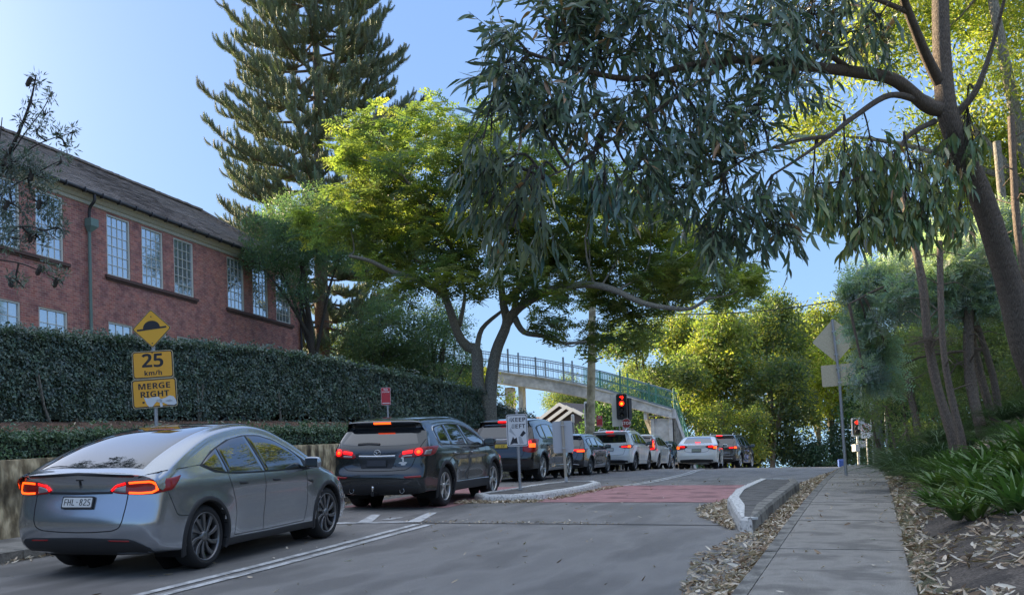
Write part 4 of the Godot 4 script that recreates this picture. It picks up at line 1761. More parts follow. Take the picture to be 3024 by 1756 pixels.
func arch_trim(root: Node3D, c: Car, w: float, m: Material, off := 0.012) -> void:
	for sg in [-1.0, 1.0]:
		for q in [c.rear_axle, c.front_axle]:
			var mb := MB.new()
			var rows := []
			for k in 29:
				var a := lerpf(-0.42, PI + 0.42, k / 28.0)
				var r := PackedVector3Array()
				for z in [[-0.004, -0.05], [-0.004, off * 0.6], [0.012, off], [w * 0.75, off], [w, off * 0.4], [w + 0.004, -0.01]]:
					var p := Vector2(q + (c.arch + z[0]) * cos(a), maxf(c.wr + (c.arch + z[0]) * sin(a), 0.16))
					r.append(Vector3(sg * (c.width(p.x, p.y) + z[1]), p.y, c.rear_axle - p.x))
				rows.append(r)
			mb.grid(rows, false, Vector3(sg, 0, 0))
			obj("wheel_arch_trim", mb, m, root)

func mirror_pair(root: Node3D, c: Car, a: float, h: float, paint_: Material, sc := 1.0) -> void:
	for sg in [-1.0, 1.0]:
		var w := c.width(a, h)
		var ce := Vector3(sg * (w + 0.15 * sc), h + 0.05, c.rear_axle - a)
		var mb := MB.new()
		var rows := []
		for i in 9:
			var t := -PI / 2 + PI * i / 8.0
			var r := PackedVector3Array()
			for k in 13:
				var u := TAU * k / 12
				var e := Vector3(signf(cos(u)) * pow(absf(cos(u)), 0.6) * pow(cos(t), 0.5), signf(sin(u)) * pow(absf(sin(u)), 0.6) * pow(cos(t), 0.5), sin(t))
				if e.z > 0.55:
					e.z = 0.55
				r.append(ce + Vector3(e.x * 0.115, e.y * 0.08, e.z * 0.075) * sc)
			rows.append(r)
		mb.grid(rows, false)
		fix_out(mb, ce)
		var mi := obj("wing_mirror", mb, paint_, root)
		mb = MB.new()
		mb.hexa([ce + Vector3(-0.085, -0.055, 0.044) * sc, ce + Vector3(0.085, -0.055, 0.044) * sc, ce + Vector3(0.085, -0.055, 0.03) * sc, ce + Vector3(-0.085, -0.055, 0.03) * sc, ce + Vector3(-0.09, 0.055, 0.044) * sc, ce + Vector3(0.09, 0.055, 0.044) * sc, ce + Vector3(0.09, 0.055, 0.03) * sc, ce + Vector3(-0.09, 0.055, 0.03) * sc])
		obj("mirror_glass", mb, M.car_glass, mi)
		mb = MB.new()
		mb.hexa([Vector3(sg * (w - 0.03), h - 0.06, ce.z + 0.04), Vector3(sg * (w + 0.11), h - 0.03, ce.z + 0.03), Vector3(sg * (w + 0.11), h - 0.03, ce.z - 0.02), Vector3(sg * (w - 0.03), h - 0.06, ce.z - 0.06), Vector3(sg * (w - 0.03), h - 0.01, ce.z + 0.04), Vector3(sg * (w + 0.12), h + 0.01, ce.z + 0.03), Vector3(sg * (w + 0.12), h + 0.01, ce.z - 0.02), Vector3(sg * (w - 0.03), h - 0.01, ce.z - 0.06)])
		fix_out(mb, Vector3(sg * (w + 0.04), h - 0.02, ce.z))
		obj("mirror_arm", mb, M.trim_black, mi)

func fix_out(mb: MB, ce: Vector3) -> void:
	var s := 0.0
	for k in range(0, mb.ix.size(), 3):
		var a := mb.v[mb.ix[k]]
		s += (mb.v[mb.ix[k + 2]] - a).cross(mb.v[mb.ix[k + 1]] - a).dot(a - ce)
	var t := 0.0
	for k in mb.v.size():
		t += mb.n[k].dot(mb.v[k] - ce)
	if s < 0:
		for k in range(0, mb.ix.size(), 3):
			var x := mb.ix[k + 1]
			mb.ix[k + 1] = mb.ix[k + 2]
			mb.ix[k + 2] = x
	if t < 0:
		for k in mb.n.size():
			mb.n[k] = -mb.n[k]

func skin(root: Node3D, c: Car, called: String, kind: int, top: Array, bottom: Array, off: float, m: Material, both := true, cols := 10, rws := 5) -> Node3D:
	var last: Node3D
	for sg in ([1.0, -1.0] if both else [1.0]):
		var mb := MB.new()
		if kind == 0:
			c.patch(mb, 0, v2(top), v2(bottom), off, cols, rws, sg)
		else:
			var t := v2(top)
			var b := v2(bottom)
			if sg < 0:
				for l in [t, b]:
					for i in l.size():
						l[i] = Vector2(-l[i].x, l[i].y)
			c.patch(mb, kind, t, b, off, cols, rws, 1.0)
		last = obj(called, mb, m, root)
	return last

func seams(root: Node3D, c: Car, called: String, kind: int, lines: Array, w: float, off: float, m: Material, both := true) -> void:
	for sg in ([1.0, -1.0] if both else [1.0]):
		for q in lines:
			var mb := MB.new()
			var l := v2(q)
			if kind != 0 and sg < 0:
				for i in l.size():
					l[i] = Vector2(-l[i].x, l[i].y)
			c.seam(mb, kind, l, w, off, sg, maxi(6, l.size() * 4))
			obj(called, mb, m, root)

func plate(root: Node3D, c: Car, h: float, words: String, m: Material, ink: Material, w := 0.37, ph := 0.105, x := 0.0) -> void:
	var p := c.on(1, Vector2(x, h), 0.012)
	var up := (c.on(1, Vector2(x, h + 0.05), 0.012) - c.on(1, Vector2(x, h - 0.05), 0.012)).normalized()
	var out := Vector3.RIGHT.cross(up).normalized()
	var b := Basis(Vector3.RIGHT, up, out)
	var mb := MB.new()
	mb.prism(rrect(w + 0.03, ph + 0.03, 0.012, 3), 0.012, Transform3D(b, p))
	var fr := obj("plate_frame", mb, M.trim_black, root)
	mb = MB.new()
	mb.prism(rrect(w, ph, 0.01, 3), 0.004, Transform3D(b, p + out * 0.011))
	obj("number_plate", mb, m, fr)
	if words:
		var tm := text_mesh(words, ph * 0.66, "Droid Sans Mono", 600)
		var ins := inst("plate_letters", tm, ink, fr, Transform3D(b.scaled_local(Vector3(0.86, 1.0, 1)), p + out * 0.0165))

func put_car(root: Node3D, x: float, s: float, left_turn: float, wb := 2.8) -> void:
	var f := Vector3(-sin(left_turn), 0, -cos(left_turn))
	var a := P(x, s)
	var b := P(x + f.x * wb, s - f.z * wb)
	var fwd := (b - a).normalized()
	var r := Vector3(cos(left_turn), -0.03, -sin(left_turn)).normalized()
	var up := r.cross(fwd).normalized()
	r = fwd.cross(up)
	root.transform = Transform3D(Basis(r, up, -fwd), a + Vector3.UP * 0.006)

func vehicles() -> void:
	silver_car()
	grey_suv()
	var grp := "cars queuing up the hill to the red light"
	var b := generic({"name": "black_suv", "label": "tall black four wheel drive with yellow number plate, behind the keep left sign", "kind": "suv", "L": 4.85, "H": 1.83, "hw": 0.98, "paint": "black_paint", "lights": "tall", "plate": ["U EW", "plate_yellow"], "wr": 0.39, "chrome": true, "rim": "rim_silver"})
	put_car(b, -9.98, 28.3, 0.015)
	var g := generic({"name": "grey_hatchback", "label": "dark grey hatchback in the queue behind the blank backed sign", "kind": "suv", "L": 4.3, "H": 1.46, "hw": 0.905, "paint": "slate_paint", "lights": "wedge", "plate": ["", "plate_dark"], "wr": 0.32, "rim": "rim_grey", "diffuser": true})
	put_car(g, -10.2, 34.7, 0.0)
	var w := generic({"name": "white_suv", "label": "white SUV with dark rear window, between the grey hatchback and a smaller white car", "kind": "suv", "L": 4.5, "H": 1.67, "hw": 0.92, "paint": "white_car_paint", "lights": "wide", "plate": ["", "plate_white"], "wr": 0.36, "rim": "rim_grey", "diffuser": true, "rails": true})
	put_car(w, -9.95, 40.7, 0.0)
	var v := generic({"name": "small_white_suv", "label": "small white SUV with tall upright tail lights, just ahead of the larger white SUV", "kind": "suv", "L": 4.43, "H": 1.65, "hw": 0.93, "paint": "pearl_paint", "lights": "upright", "plate": ["", "plate_white"], "wr": 0.36, "rim": "rim_grey"})
	put_car(v, -10.35, 47.4, 0.0)
	var bl := generic({"name": "blue_hatchback", "label": "pale blue car mostly hidden between two white cars at the crest", "kind": "suv", "L": 4.2, "H": 1.5, "hw": 0.88, "paint": "blue_paint", "lights": "wedge", "plate": ["", "plate_white"], "wr": 0.32, "rim": "rim_silver"})
	put_car(bl, -10.75, 53.4, -0.05)
	var sd := generic({"name": "white_sedan", "label": "white sedan with its boot and brake lights lit, nearest the crest of the right lane", "kind": "sedan", "L": 4.6, "H": 1.477, "hw": 0.895, "paint": "white_car_paint", "lights": "sedan", "plate": ["", "plate_green"], "wr": 0.33, "rim": "rim_silver"})
	put_car(sd, -7.28, 45.4, 0.07)
	var l := generic({"name": "bronze_suv", "label": "dark SUV with silver roof rails at the head of the queue, turning right", "kind": "suv", "L": 4.6, "H": 1.69, "hw": 0.92, "paint": "bronze_paint", "lights": "wide", "plate": ["", "plate_white"], "wr": 0.36, "rim": "rim_silver", "rails": true, "diffuser": true})
	put_car(l, -7.1, 51.8, -0.10)
	for o in [b, g, w, v, bl, sd, l]:
		o.set_meta("group", grp)

func silver_car() -> void:
	var root := thing("silver_car", "silver grey fastback electric car nearest the viewer, brake lights lit", "car")
	var c := Car.new()
	c.L = 4.75
	c.hw = 0.955
	c.belt = 0.99
	c.lean = 0.44
	c.tail = 0.085
	c.rear_axle = 0.985
	c.front_axle = 3.875
	c.wr = 0.356
	c.arch = 0.402
	c.shape([[0.5, 0.23, 0.05, 3], [0.2, 0.24, 0.12, 3], [0.07, 0.33, 0.22, 3], [0.015, 0.46, 0.26, 3], [0.0, 0.58, 0.27, 3], [0.035, 0.72, 0.27, 3], [0.085, 0.86, 0.26, 3], [0.11, 0.98, 0.25, 3], [0.085, 1.07, 0.24, 3.2], [0.07, 1.105, 0.22, 3.4], [0.11, 1.128, 0.2, 3.4], [0.24, 1.165, 0.18, 3.2], [0.5, 1.28, 0.17, 3.2], [0.9, 1.42, 0.15, 3.2], [1.35, 1.535, 0.13, 3.4], [1.85, 1.605, 0.12, 3.5], [2.3, 1.622, 0.11, 3.5], [2.7, 1.575, 0.12, 3.4], [3.1, 1.43, 0.13, 3.2], [3.45, 1.25, 0.14, 3], [3.72, 1.09, 0.14, 3], [4.05, 1.0, 0.14, 2.8], [4.38, 0.89, 0.16, 2.6], [4.62, 0.74, 0.22, 2.5], [4.73, 0.58, 0.26, 2.5], [4.75, 0.44, 0.26, 2.6], [4.68, 0.28, 0.2, 3], [4.45, 0.2, 0.06, 3], [3.6, 0.19, 0.05, 3], [2.4, 0.185, 0.05, 3], [1.3, 0.19, 0.05, 3]])
	obj("body", c.body(), M.silver_paint, root)
	add_wheels(root, c, "turbine", M.rim_grey, 0.268)
	arch_trim(root, c, 0.052, M.cladding, 0.010)
	# glass
	skin(root, c, "rear_window", 2, [-0.545, 1.78, 0.0, 1.84, 0.545, 1.78], [-0.665, 0.27, 0.0, 0.235, 0.665, 0.27], 0.004, M.car_glass, false, 12, 12)
	skin(root, c, "roof_glass", 2, [-0.5, 2.98, 0.0, 3.05, 0.5, 2.98], [-0.55, 1.82, 0.0, 1.88, 0.55, 1.82], 0.004, M.car_glass, false, 10, 10)
	skin(root, c, "windscreen", 3, [-0.56, 1.42, 0.56, 1.42], [-0.70, 1.12, 0.70, 1.12], 0.004, M.car_glass, false, 10, 6)
	skin(root, c, "window_trim", 0, [0.98, 1.155, 1.3, 1.305, 1.7, 1.42, 2.1, 1.47, 2.45, 1.465, 2.75, 1.40, 3.05, 1.27, 3.28, 1.13, 3.42, 1.03], [0.98, 1.145, 1.2, 1.06, 1.6, 1.02, 2.2, 1.005, 2.9, 1.0, 3.42, 1.005], 0.003, M.trim_black, true, 30, 6)
	skin(root, c, "window", 0, [1.04, 1.165, 1.2, 1.243, 1.41, 1.322], [1.04, 1.15, 1.2, 1.085, 1.44, 1.052], 0.007, M.car_glass, true, 6, 4)
	skin(root, c, "window", 0, [1.44, 1.33, 1.8, 1.425, 2.13, 1.455], [1.47, 1.05, 1.8, 1.033, 2.24, 1.025], 0.007, M.car_glass, true, 10, 5)
	skin(root, c, "window", 0, [2.17, 1.455, 2.45, 1.447, 2.75, 1.38, 3.02, 1.262, 3.2, 1.15], [2.28, 1.025, 2.6, 1.02, 2.9, 1.02, 3.22, 1.02], 0.007, M.car_glass, true, 12, 5)
	# shut lines
	seams(root, c, "door_gap", 0, [[2.235, 1.0, 2.25, 0.8, 2.235, 0.5, 2.21, 0.31], [1.455, 1.04, 1.47, 0.96, 1.56, 0.75, 1.6, 0.55, 1.55, 0.32], [3.27, 0.98, 3.30, 0.75, 3.28, 0.5, 3.22, 0.31], [1.55, 0.31, 2.3, 0.3, 3.22, 0.31]], 0.007, 0.0015, M.seam)
	seams(root, c, "bumper_gap", 0, [[0.34, 0.90, 0.40, 0.78, 0.46, 0.65, 0.53, 0.632, 0.63, 0.628]], 0.007, 0.0015, M.seam)
	seams(root, c, "tailgate_gap", 1, [[0.585, 0.905, 0.58, 0.75, 0.565, 0.62, 0.53, 0.545, 0.44, 0.515, 0.2, 0.50, 0.0, 0.497], [0.70, 1.06, 0.86, 1.12, 1.0, 1.18]], 0.010, 0.0018, M.seam)
	skin(root, c, "door_handle", 0, [1.66, 0.925, 1.83, 0.912], [1.66, 0.905, 1.69, 0.893, 1.83, 0.892], 0.004, M.trim_black, true, 6, 2)
	skin(root, c, "door_handle", 0, [2.42, 0.915, 2.59, 0.902], [2.42, 0.895, 2.45, 0.883, 2.59, 0.882], 0.004, M.trim_black, true, 6, 2)
	skin(root, c, "camera_badge", 0, [3.30, 0.85, 3.44, 0.845], [3.33, 0.83, 3.44, 0.80], 0.006, M.trim_black, true, 5, 2)
	skin(root, c, "sill_cover", 0, [1.36, 0.285, 2.4, 0.275, 3.47, 0.285], [1.36, 0.20, 3.47, 0.20], 0.006, M.cladding, true, 14, 2)
	# rear bumper, lamps, plate, badge
	skin(root, c, "bumper_lower", 1, [-0.80, 0.38, -0.74, 0.415, -0.6, 0.43, 0.0, 0.44, 0.6, 0.43, 0.70, 0.40, 0.80, 0.32], [-0.76, 0.25, -0.45, 0.245, 0.45, 0.245, 0.80, 0.25], 0.006, M.cladding, false, 22, 5)
	skin(root, c, "bumper_reflector", 1, [0.38, 0.418, 0.62, 0.414], [0.40, 0.402, 0.62, 0.398], 0.010, M.lamp_red, true, 6, 2)
	for sg in [1.0, -1.0]:
		var tl := MB.new()
		var t := v2([0.375, 0.925, 0.44, 0.99, 0.56, 1.025, 0.70, 1.035, 0.88, 1.04, 1.02, 1.05, 1.12, 1.065])
		var b := v2([0.375, 0.918, 0.46, 0.90, 0.56, 0.892, 0.70, 0.885, 0.86, 0.888, 0.98, 0.93, 1.12, 1.058])
		for q in [t, b]:
			for i in q.size():
				q[i].x *= sg
		c.patch(tl, 1, t, b, 0.010, 18, 5)
		var lamp := obj("tail_light", tl, M.lamp_red, root)
		var gl := MB.new()
		var l := v2([0.60, 1.012, 0.72, 1.018, 0.82, 1.02, 0.865, 0.985, 0.87, 0.93, 0.83, 0.905, 0.72, 0.90, 0.60, 0.905])
		var l2 := v2([0.395, 0.93, 0.45, 0.982, 0.56, 1.010])
		var l3 := v2([0.62, 0.96, 0.82, 0.96])
		for q in [l, l2, l3]:
			for i in q.size():
				q[i].x *= sg
		c.seam(gl, 1, l, 0.021, 0.015, 1.0, 24)
		obj("brake_light", gl, M.brake_core, lamp)
		gl = MB.new()
		c.seam(gl, 1, l2, 0.022, 0.015, 1.0, 8)
		obj("marker_light", gl, M.brake_glow, lamp)
		gl = MB.new()
		var lt := v2([0.43, 0.955, 0.56, 0.985])
		var lb := v2([0.43, 0.92, 0.56, 0.905])
		for q in [lt, lb]:
			for i in q.size():
				q[i].x *= sg
		c.patch(gl, 1, lt, lb, 0.012, 5, 3)
		obj("reverse_light", gl, M.lamp_clear, lamp)
	seams(root, c, "tailgate_strip", 1, [[-0.40, 0.912, 0.0, 0.905, 0.40, 0.912]], 0.026, 0.006, M.trim_black, false)
	seams(root, c, "spoiler_edge", 1, [[-0.66, 1.085, 0.0, 1.108, 0.66, 1.085]], 0.02, 0.012, M.trim_black, false)
	skin(root, c, "high_brake_light", 2, [-0.16, 1.56, 0.16, 1.56], [-0.17, 1.50, 0.17, 1.50], 0.006, M.lamp_red, false, 6, 2)
	plate(root, c, 0.805, "FHL·82S", M.plate_white, M.plate_ink)
	var em := MB.new()
	var ep := c.on(1, Vector2(0, 1.01), 0.004)
	var bas := Basis.IDENTITY
	em.prism(PackedVector2Array([Vector2(-0.05, 0.045), Vector2(-0.045, 0.028), Vector2(-0.012, 0.03), Vector2(0, -0.055), Vector2(0.012, 0.03), Vector2(0.045, 0.028), Vector2(0.05, 0.045)]), 0.008, Transform3D(bas, ep))
	obj("badge", em, M.trim_black, root)
	mirror_pair(root, c, 3.22, 1.03, M.silver_paint)
	put_car(root, -8.03, 9.72, 0.033, 2.89)

func grey_suv() -> void:
	var root := thing("grey_suv", "dark grey seven seat SUV with tow ball and chrome window line, behind the silver car", "car")
	var c := Car.new()
	c.L = 5.1
	c.hw = 0.968
	c.belt = 1.10
	c.lean = 0.42
	c.tail = 0.10
	c.rear_axle = 1.12
	c.front_axle = 3.995
	c.wr = 0.382
	c.arch = 0.43
	c.shape([[0.5, 0.30, 0.05, 3], [0.22, 0.27, 0.12, 3], [0.07, 0.36, 0.2, 3.2], [0.01, 0.50, 0.24, 3.2], [0.0, 0.62, 0.25, 3.2], [0.05, 0.72, 0.24, 3.4], [0.10, 0.82, 0.22, 3.4], [0.12, 0.98, 0.22, 3.4], [0.17, 1.12, 0.21, 3.4], [0.26, 1.24, 0.19, 3.6], [0.47, 1.47, 0.15, 4], [0.50, 1.52, 0.13, 4], [0.40, 1.575, 0.10, 4], [0.38, 1.61, 0.10, 4], [0.47, 1.645, 0.11, 3.8], [0.9, 1.695, 0.12, 3.6], [1.5, 1.722, 0.11, 3.6], [2.1, 1.728, 0.11, 3.6], [2.6, 1.68, 0.12, 3.5], [3.05, 1.55, 0.13, 3.3], [3.5, 1.32, 0.14, 3], [3.85, 1.14, 0.14, 3], [4.2, 1.06, 0.14, 2.8], [4.65, 0.94, 0.16, 2.6], [4.95, 0.78, 0.22, 2.5], [5.08, 0.6, 0.26, 2.5], [5.1, 0.46, 0.26, 2.6], [5.02, 0.3, 0.2, 3], [4.75, 0.24, 0.06, 3], [3.8, 0.25, 0.05, 3], [2.5, 0.25, 0.05, 3], [1.4, 0.26, 0.05, 3]])
	obj("body", c.body(), M.grey_paint, root)
	add_wheels(root, c, "five", M.rim_silver, 0.262)
	arch_trim(root, c, 0.06, M.cladding, 0.012)
	skin(root, c, "rear_window", 1, [-0.62, 1.475, 0.0, 1.49, 0.62, 1.475], [-0.76, 1.20, -0.4, 1.175, 0.0, 1.17, 0.4, 1.175, 0.76, 1.20], 0.004, M.car_glass, false, 14, 7)
	skin(root, c, "spoiler_shade", 1, [-0.6, 1.57, 0.6, 1.57], [-0.62, 1.50, 0.62, 1.50], 0.006, M.trim_black, false, 10, 3)  # black patch painted as the shade under the spoiler
	skin(root, c, "windscreen", 3, [-0.6, 1.56, 0.6, 1.56], [-0.72, 1.2, 0.72, 1.2], 0.004, M.car_glass, false, 10, 6)
	# windows and chrome line
	skin(root, c, "window_trim", 0, [0.83, 1.44, 0.9, 1.50, 1.3, 1.545, 1.8, 1.57, 2.3, 1.56, 2.7, 1.49, 3.1, 1.355, 3.55, 1.135], [0.83, 1.40, 0.86, 1.20, 0.95, 1.165, 1.6, 1.145, 2.4, 1.13, 3.55, 1.115], 0.003, M.trim_black, true, 30, 6)
	skin(root, c, "window", 0, [0.90, 1.45, 1.0, 1.495, 1.42, 1.54], [0.90, 1.22, 0.98, 1.19, 1.45, 1.172], 0.007, M.car_glass, true, 7, 5)
	skin(root, c, "window", 0, [1.46, 1.54, 1.8, 1.552, 2.2, 1.545], [1.49, 1.172, 2.34, 1.152], 0.007, M.car_glass, true, 9, 5)
	skin(root, c, "window", 0, [2.27, 1.542, 2.7, 1.465, 3.08, 1.335, 3.3, 1.23], [2.42, 1.15, 3.3, 1.138], 0.007, M.car_glass, true, 11, 5)
	seams(root, c, "chrome_line", 0, [[0.83, 1.43, 0.9, 1.515, 1.3, 1.56, 1.8, 1.585, 2.3, 1.575, 2.7, 1.507, 3.1, 1.373, 3.5, 1.18], [0.83, 1.43, 0.85, 1.21, 0.95, 1.158, 1.6, 1.138, 2.4, 1.122, 3.5, 1.108]], 0.018, 0.009, M.chrome)
	seams(root, c, "door_gap", 0, [[2.4, 1.11, 2.42, 0.8, 2.38, 0.42], [1.45, 1.13, 1.5, 0.98, 1.62, 0.72, 1.68, 0.42], [3.42, 1.09, 3.45, 0.8, 3.38, 0.42], [1.65, 0.405, 3.4, 0.405]], 0.008, 0.0016, M.seam)
	seams(root, c, "bumper_gap", 0, [[0.45, 0.60, 0.68, 0.575]], 0.008, 0.0016, M.seam)
	seams(root, c, "tailgate_gap", 1, [[0.86, 1.28, 0.80, 1.13, 0.74, 0.95, 0.68, 0.80, 0.58, 0.735, 0.3, 0.72, 0.0, 0.715]], 0.010, 0.0018, M.seam)
	skin(root, c, "sill_cover", 0, [1.56, 0.43, 2.5, 0.43, 3.55, 0.43], [1.56, 0.27, 3.55, 0.27], 0.010, M.cladding, true, 14, 3)
	seams(root, c, "sill_strip", 0, [[1.58, 0.44, 2.5, 0.44, 3.54, 0.44]], 0.016, 0.014, M.chrome)
	for q in [1.55, 2.5]:
		skin(root, c, "door_handle", 0, [q, 1.01, q + 0.2, 1.0], [q, 0.985, q + 0.2, 0.978], 0.035, M.chrome, true, 6, 2)
	# rear bumper
	skin(root, c, "bumper_lower", 1, [-0.80, 0.40, -0.55, 0.47, 0.0, 0.48, 0.55, 0.47, 0.80, 0.40], [-0.76, 0.30, 0.76, 0.30], 0.006, M.cladding, false, 18, 4)
	skin(root, c, "bumper_reflector", 1, [0.55, 0.615, 0.86, 0.63], [0.60, 0.582, 0.86, 0.598], 0.010, M.lamp_red, true, 6, 2)
	for sg in [-1.0, 1.0]:
		var p := c.on(1, Vector2(0.50 * sg, 0.36), 0.0)
		var mb := MB.new()
		mb.lathe([Vector2(0.038, -0.1), Vector2(0.046, -0.1), Vector2(0.05, 0.02), Vector2(0.046, 0.03), Vector2(0.04, 0.025), Vector2(0.036, -0.08)], 18, Transform3D(Basis(Vector3.RIGHT, PI / 2), p))
		obj("exhaust_tip", mb, M.chrome, root)
		mb = MB.new()
		mb.lathe([Vector2(0.0, -0.03), Vector2(0.038, -0.03)], 14, Transform3D(Basis(Vector3.RIGHT, PI / 2), p))
		obj("exhaust_bore", mb, M.seam, root)
	# tow bar and ball
	var mb := MB.new()
	mb.box(Vector3(0, 0.30, 1.16), Vector3(0.06, 0.06, 0.16))
	mb.box(Vector3(0, 0.33, 1.22), Vector3(0.06, 0.12, 0.03))
	var tow := obj("tow_bar", mb, M.trim_black, root)
	mb = MB.new()
	mb.lathe([Vector2(0.018, 0.36), Vector2(0.018, 0.39), Vector2(0.026, 0.41), Vector2(0.027, 0.425), Vector2(0.02, 0.445), Vector2(0.0, 0.45)], 14, Transform3D(Basis.IDENTITY, Vector3(0, 0, 1.22)))
	obj("tow_ball", mb, M.chrome, tow)
	# lamps
	for sg in [1.0, -1.0]:
		var t := v2([0.43, 0.985, 0.50, 1.075, 0.62, 1.11, 0.80, 1.135, 1.0, 1.15, 1.14, 1.155])
		var b := v2([0.43, 0.965, 0.46, 0.945, 0.62, 0.955, 0.80, 0.968, 1.0, 0.985, 1.12, 1.01])
		for q in [t, b]:
			for i in q.size():
				q[i].x *= sg
		var tl := MB.new()
		c.patch(tl, 1, t, b, 0.012, 16, 5)
		var lamp := obj("tail_light", tl, M.lamp_red, root)
		var gl := MB.new()
		var t2 := []
		var b2 := []
		for k in 13:
			var a := PI * k / 12.0
			t2.append(Vector2((0.79 - 0.068 * cos(a)) * sg, 1.055 + 0.062 * sin(a)))
			b2.append(Vector2((0.79 - 0.068 * cos(a)) * sg, 1.055 - 0.062 * sin(a)))
		c.patch(gl, 1, t2, b2, 0.017, 12, 4)
		obj("brake_light", gl, M.brake_glow, lamp)
		gl = MB.new()
		t2 = []
		b2 = []
		for k in 9:
			var a := PI * k / 8.0
			t2.append(Vector2((0.79 - 0.034 * cos(a)) * sg, 1.05 + 0.03 * sin(a)))
			b2.append(Vector2((0.79 - 0.034 * cos(a)) * sg, 1.05 - 0.03 * sin(a)))
		c.patch(gl, 1, t2, b2, 0.021, 8, 3)
		obj("brake_light_core", gl, M.brake_core, lamp)
		gl = MB.new()
		var l := v2([0.50, 1.035, 0.6, 1.05, 0.69, 1.06])
		for i in l.size():
			l[i].x *= sg
		c.seam(gl, 1, l, 0.05, 0.016, 1.0, 6)
		obj("marker_light", gl, M.brake_glow, lamp)
		gl = MB.new()
		t2 = v2([0.50, 0.99, 0.68, 1.0])
		b2 = v2([0.50, 0.962, 0.68, 0.968])
		for q in [t2, b2]:
			for i in q.size():
				q[i].x *= sg
		c.patch(gl, 1, t2, b2, 0.015, 5, 2)
		t2 = v2([0.90, 1.08, 0.99, 1.10])
		b2 = v2([0.88, 1.0, 0.97, 1.01])
		for q in [t2, b2]:
			for i in q.size():
				q[i].x *= sg
		c.patch(gl, 1, t2, b2, 0.016, 4, 3)
		obj("reverse_light", gl, M.lamp_clear, lamp)
	skin(root, c, "high_brake_light", 1, [-0.17, 1.602, 0.17, 1.602], [-0.17, 1.578, 0.17, 1.578], 0.012, M.brake_core, false, 6, 2)
	# wiper, chrome bar, badge, plate
	seams(root, c, "wiper", 1, [[-0.42, 1.20, -0.2, 1.208, 0.02, 1.195]], 0.03, 0.02, M.trim_black, false)
	seams(root, c, "chrome_bar", 1, [[-0.36, 0.985, 0.0, 0.978, 0.36, 0.985]], 0.03, 0.014, M.chrome, false)
	skin(root, c, "plate_recess", 1, [-0.38, 0.955, 0.38, 0.955], [-0.30, 0.765, 0.30, 0.765], 0.003, M.trim_black, false, 10, 4)
	plate(root, c, 0.855, "", M.plate_dark, M.worn_grey, 0.37, 0.105)
	var bp := c.on(1, Vector2(0, 1.045), 0.004)
	mb = MB.new()
	for k in 24:
		var a := TAU * k / 24
		var b := TAU * (k + 1) / 24
		mb.rod(bp + Vector3(cos(a) * 0.065, sin(a) * 0.052, 0.006), bp + Vector3(cos(b) * 0.065, sin(b) * 0.052, 0.006), 0.007, 5)
	var w := [Vector2(-0.062, 0.012), Vector2(-0.03, 0.02), Vector2(0, -0.02), Vector2(0.03, 0.02), Vector2(0.062, 0.012)]
	for k in 4:
		mb.rod(bp + Vector3(w[k].x, w[k].y, 0.006), bp + Vector3(w[k + 1].x, w[k + 1].y, 0.006), 0.008, 5)
	obj("badge", mb, M.chrome, root)
	# small dancing figure sticker: two ovals and a curl
	mb = MB.new()
	var sp := c.on(1, Vector2(0.52, 0.86), 0.006)
	for q in [[0.0, 0.0, 0.085, 0.018], [0.0, -0.03, 0.05, 0.014], [0.0, 0.045, 0.016, 0.045], [-0.014, 0.088, 0.026, 0.018]]:
		var e := PackedVector2Array()
		for k in 16:
			e.append(Vector2(cos(TAU * k / 16) * q[2], sin(TAU * k / 16) * q[3]))
		mb.prism(e, 0.003, Transform3D(Basis(Vector3.UP, 0.28), sp + Vector3(q[0], q[1], 0.004)))
	obj("sticker", mb, M.sign_white, root)
	mirror_pair(root, c, 3.28, 1.13, M.grey_paint, 1.15)
	put_car(root, -8.6, 17.88, 0.035, 2.875)

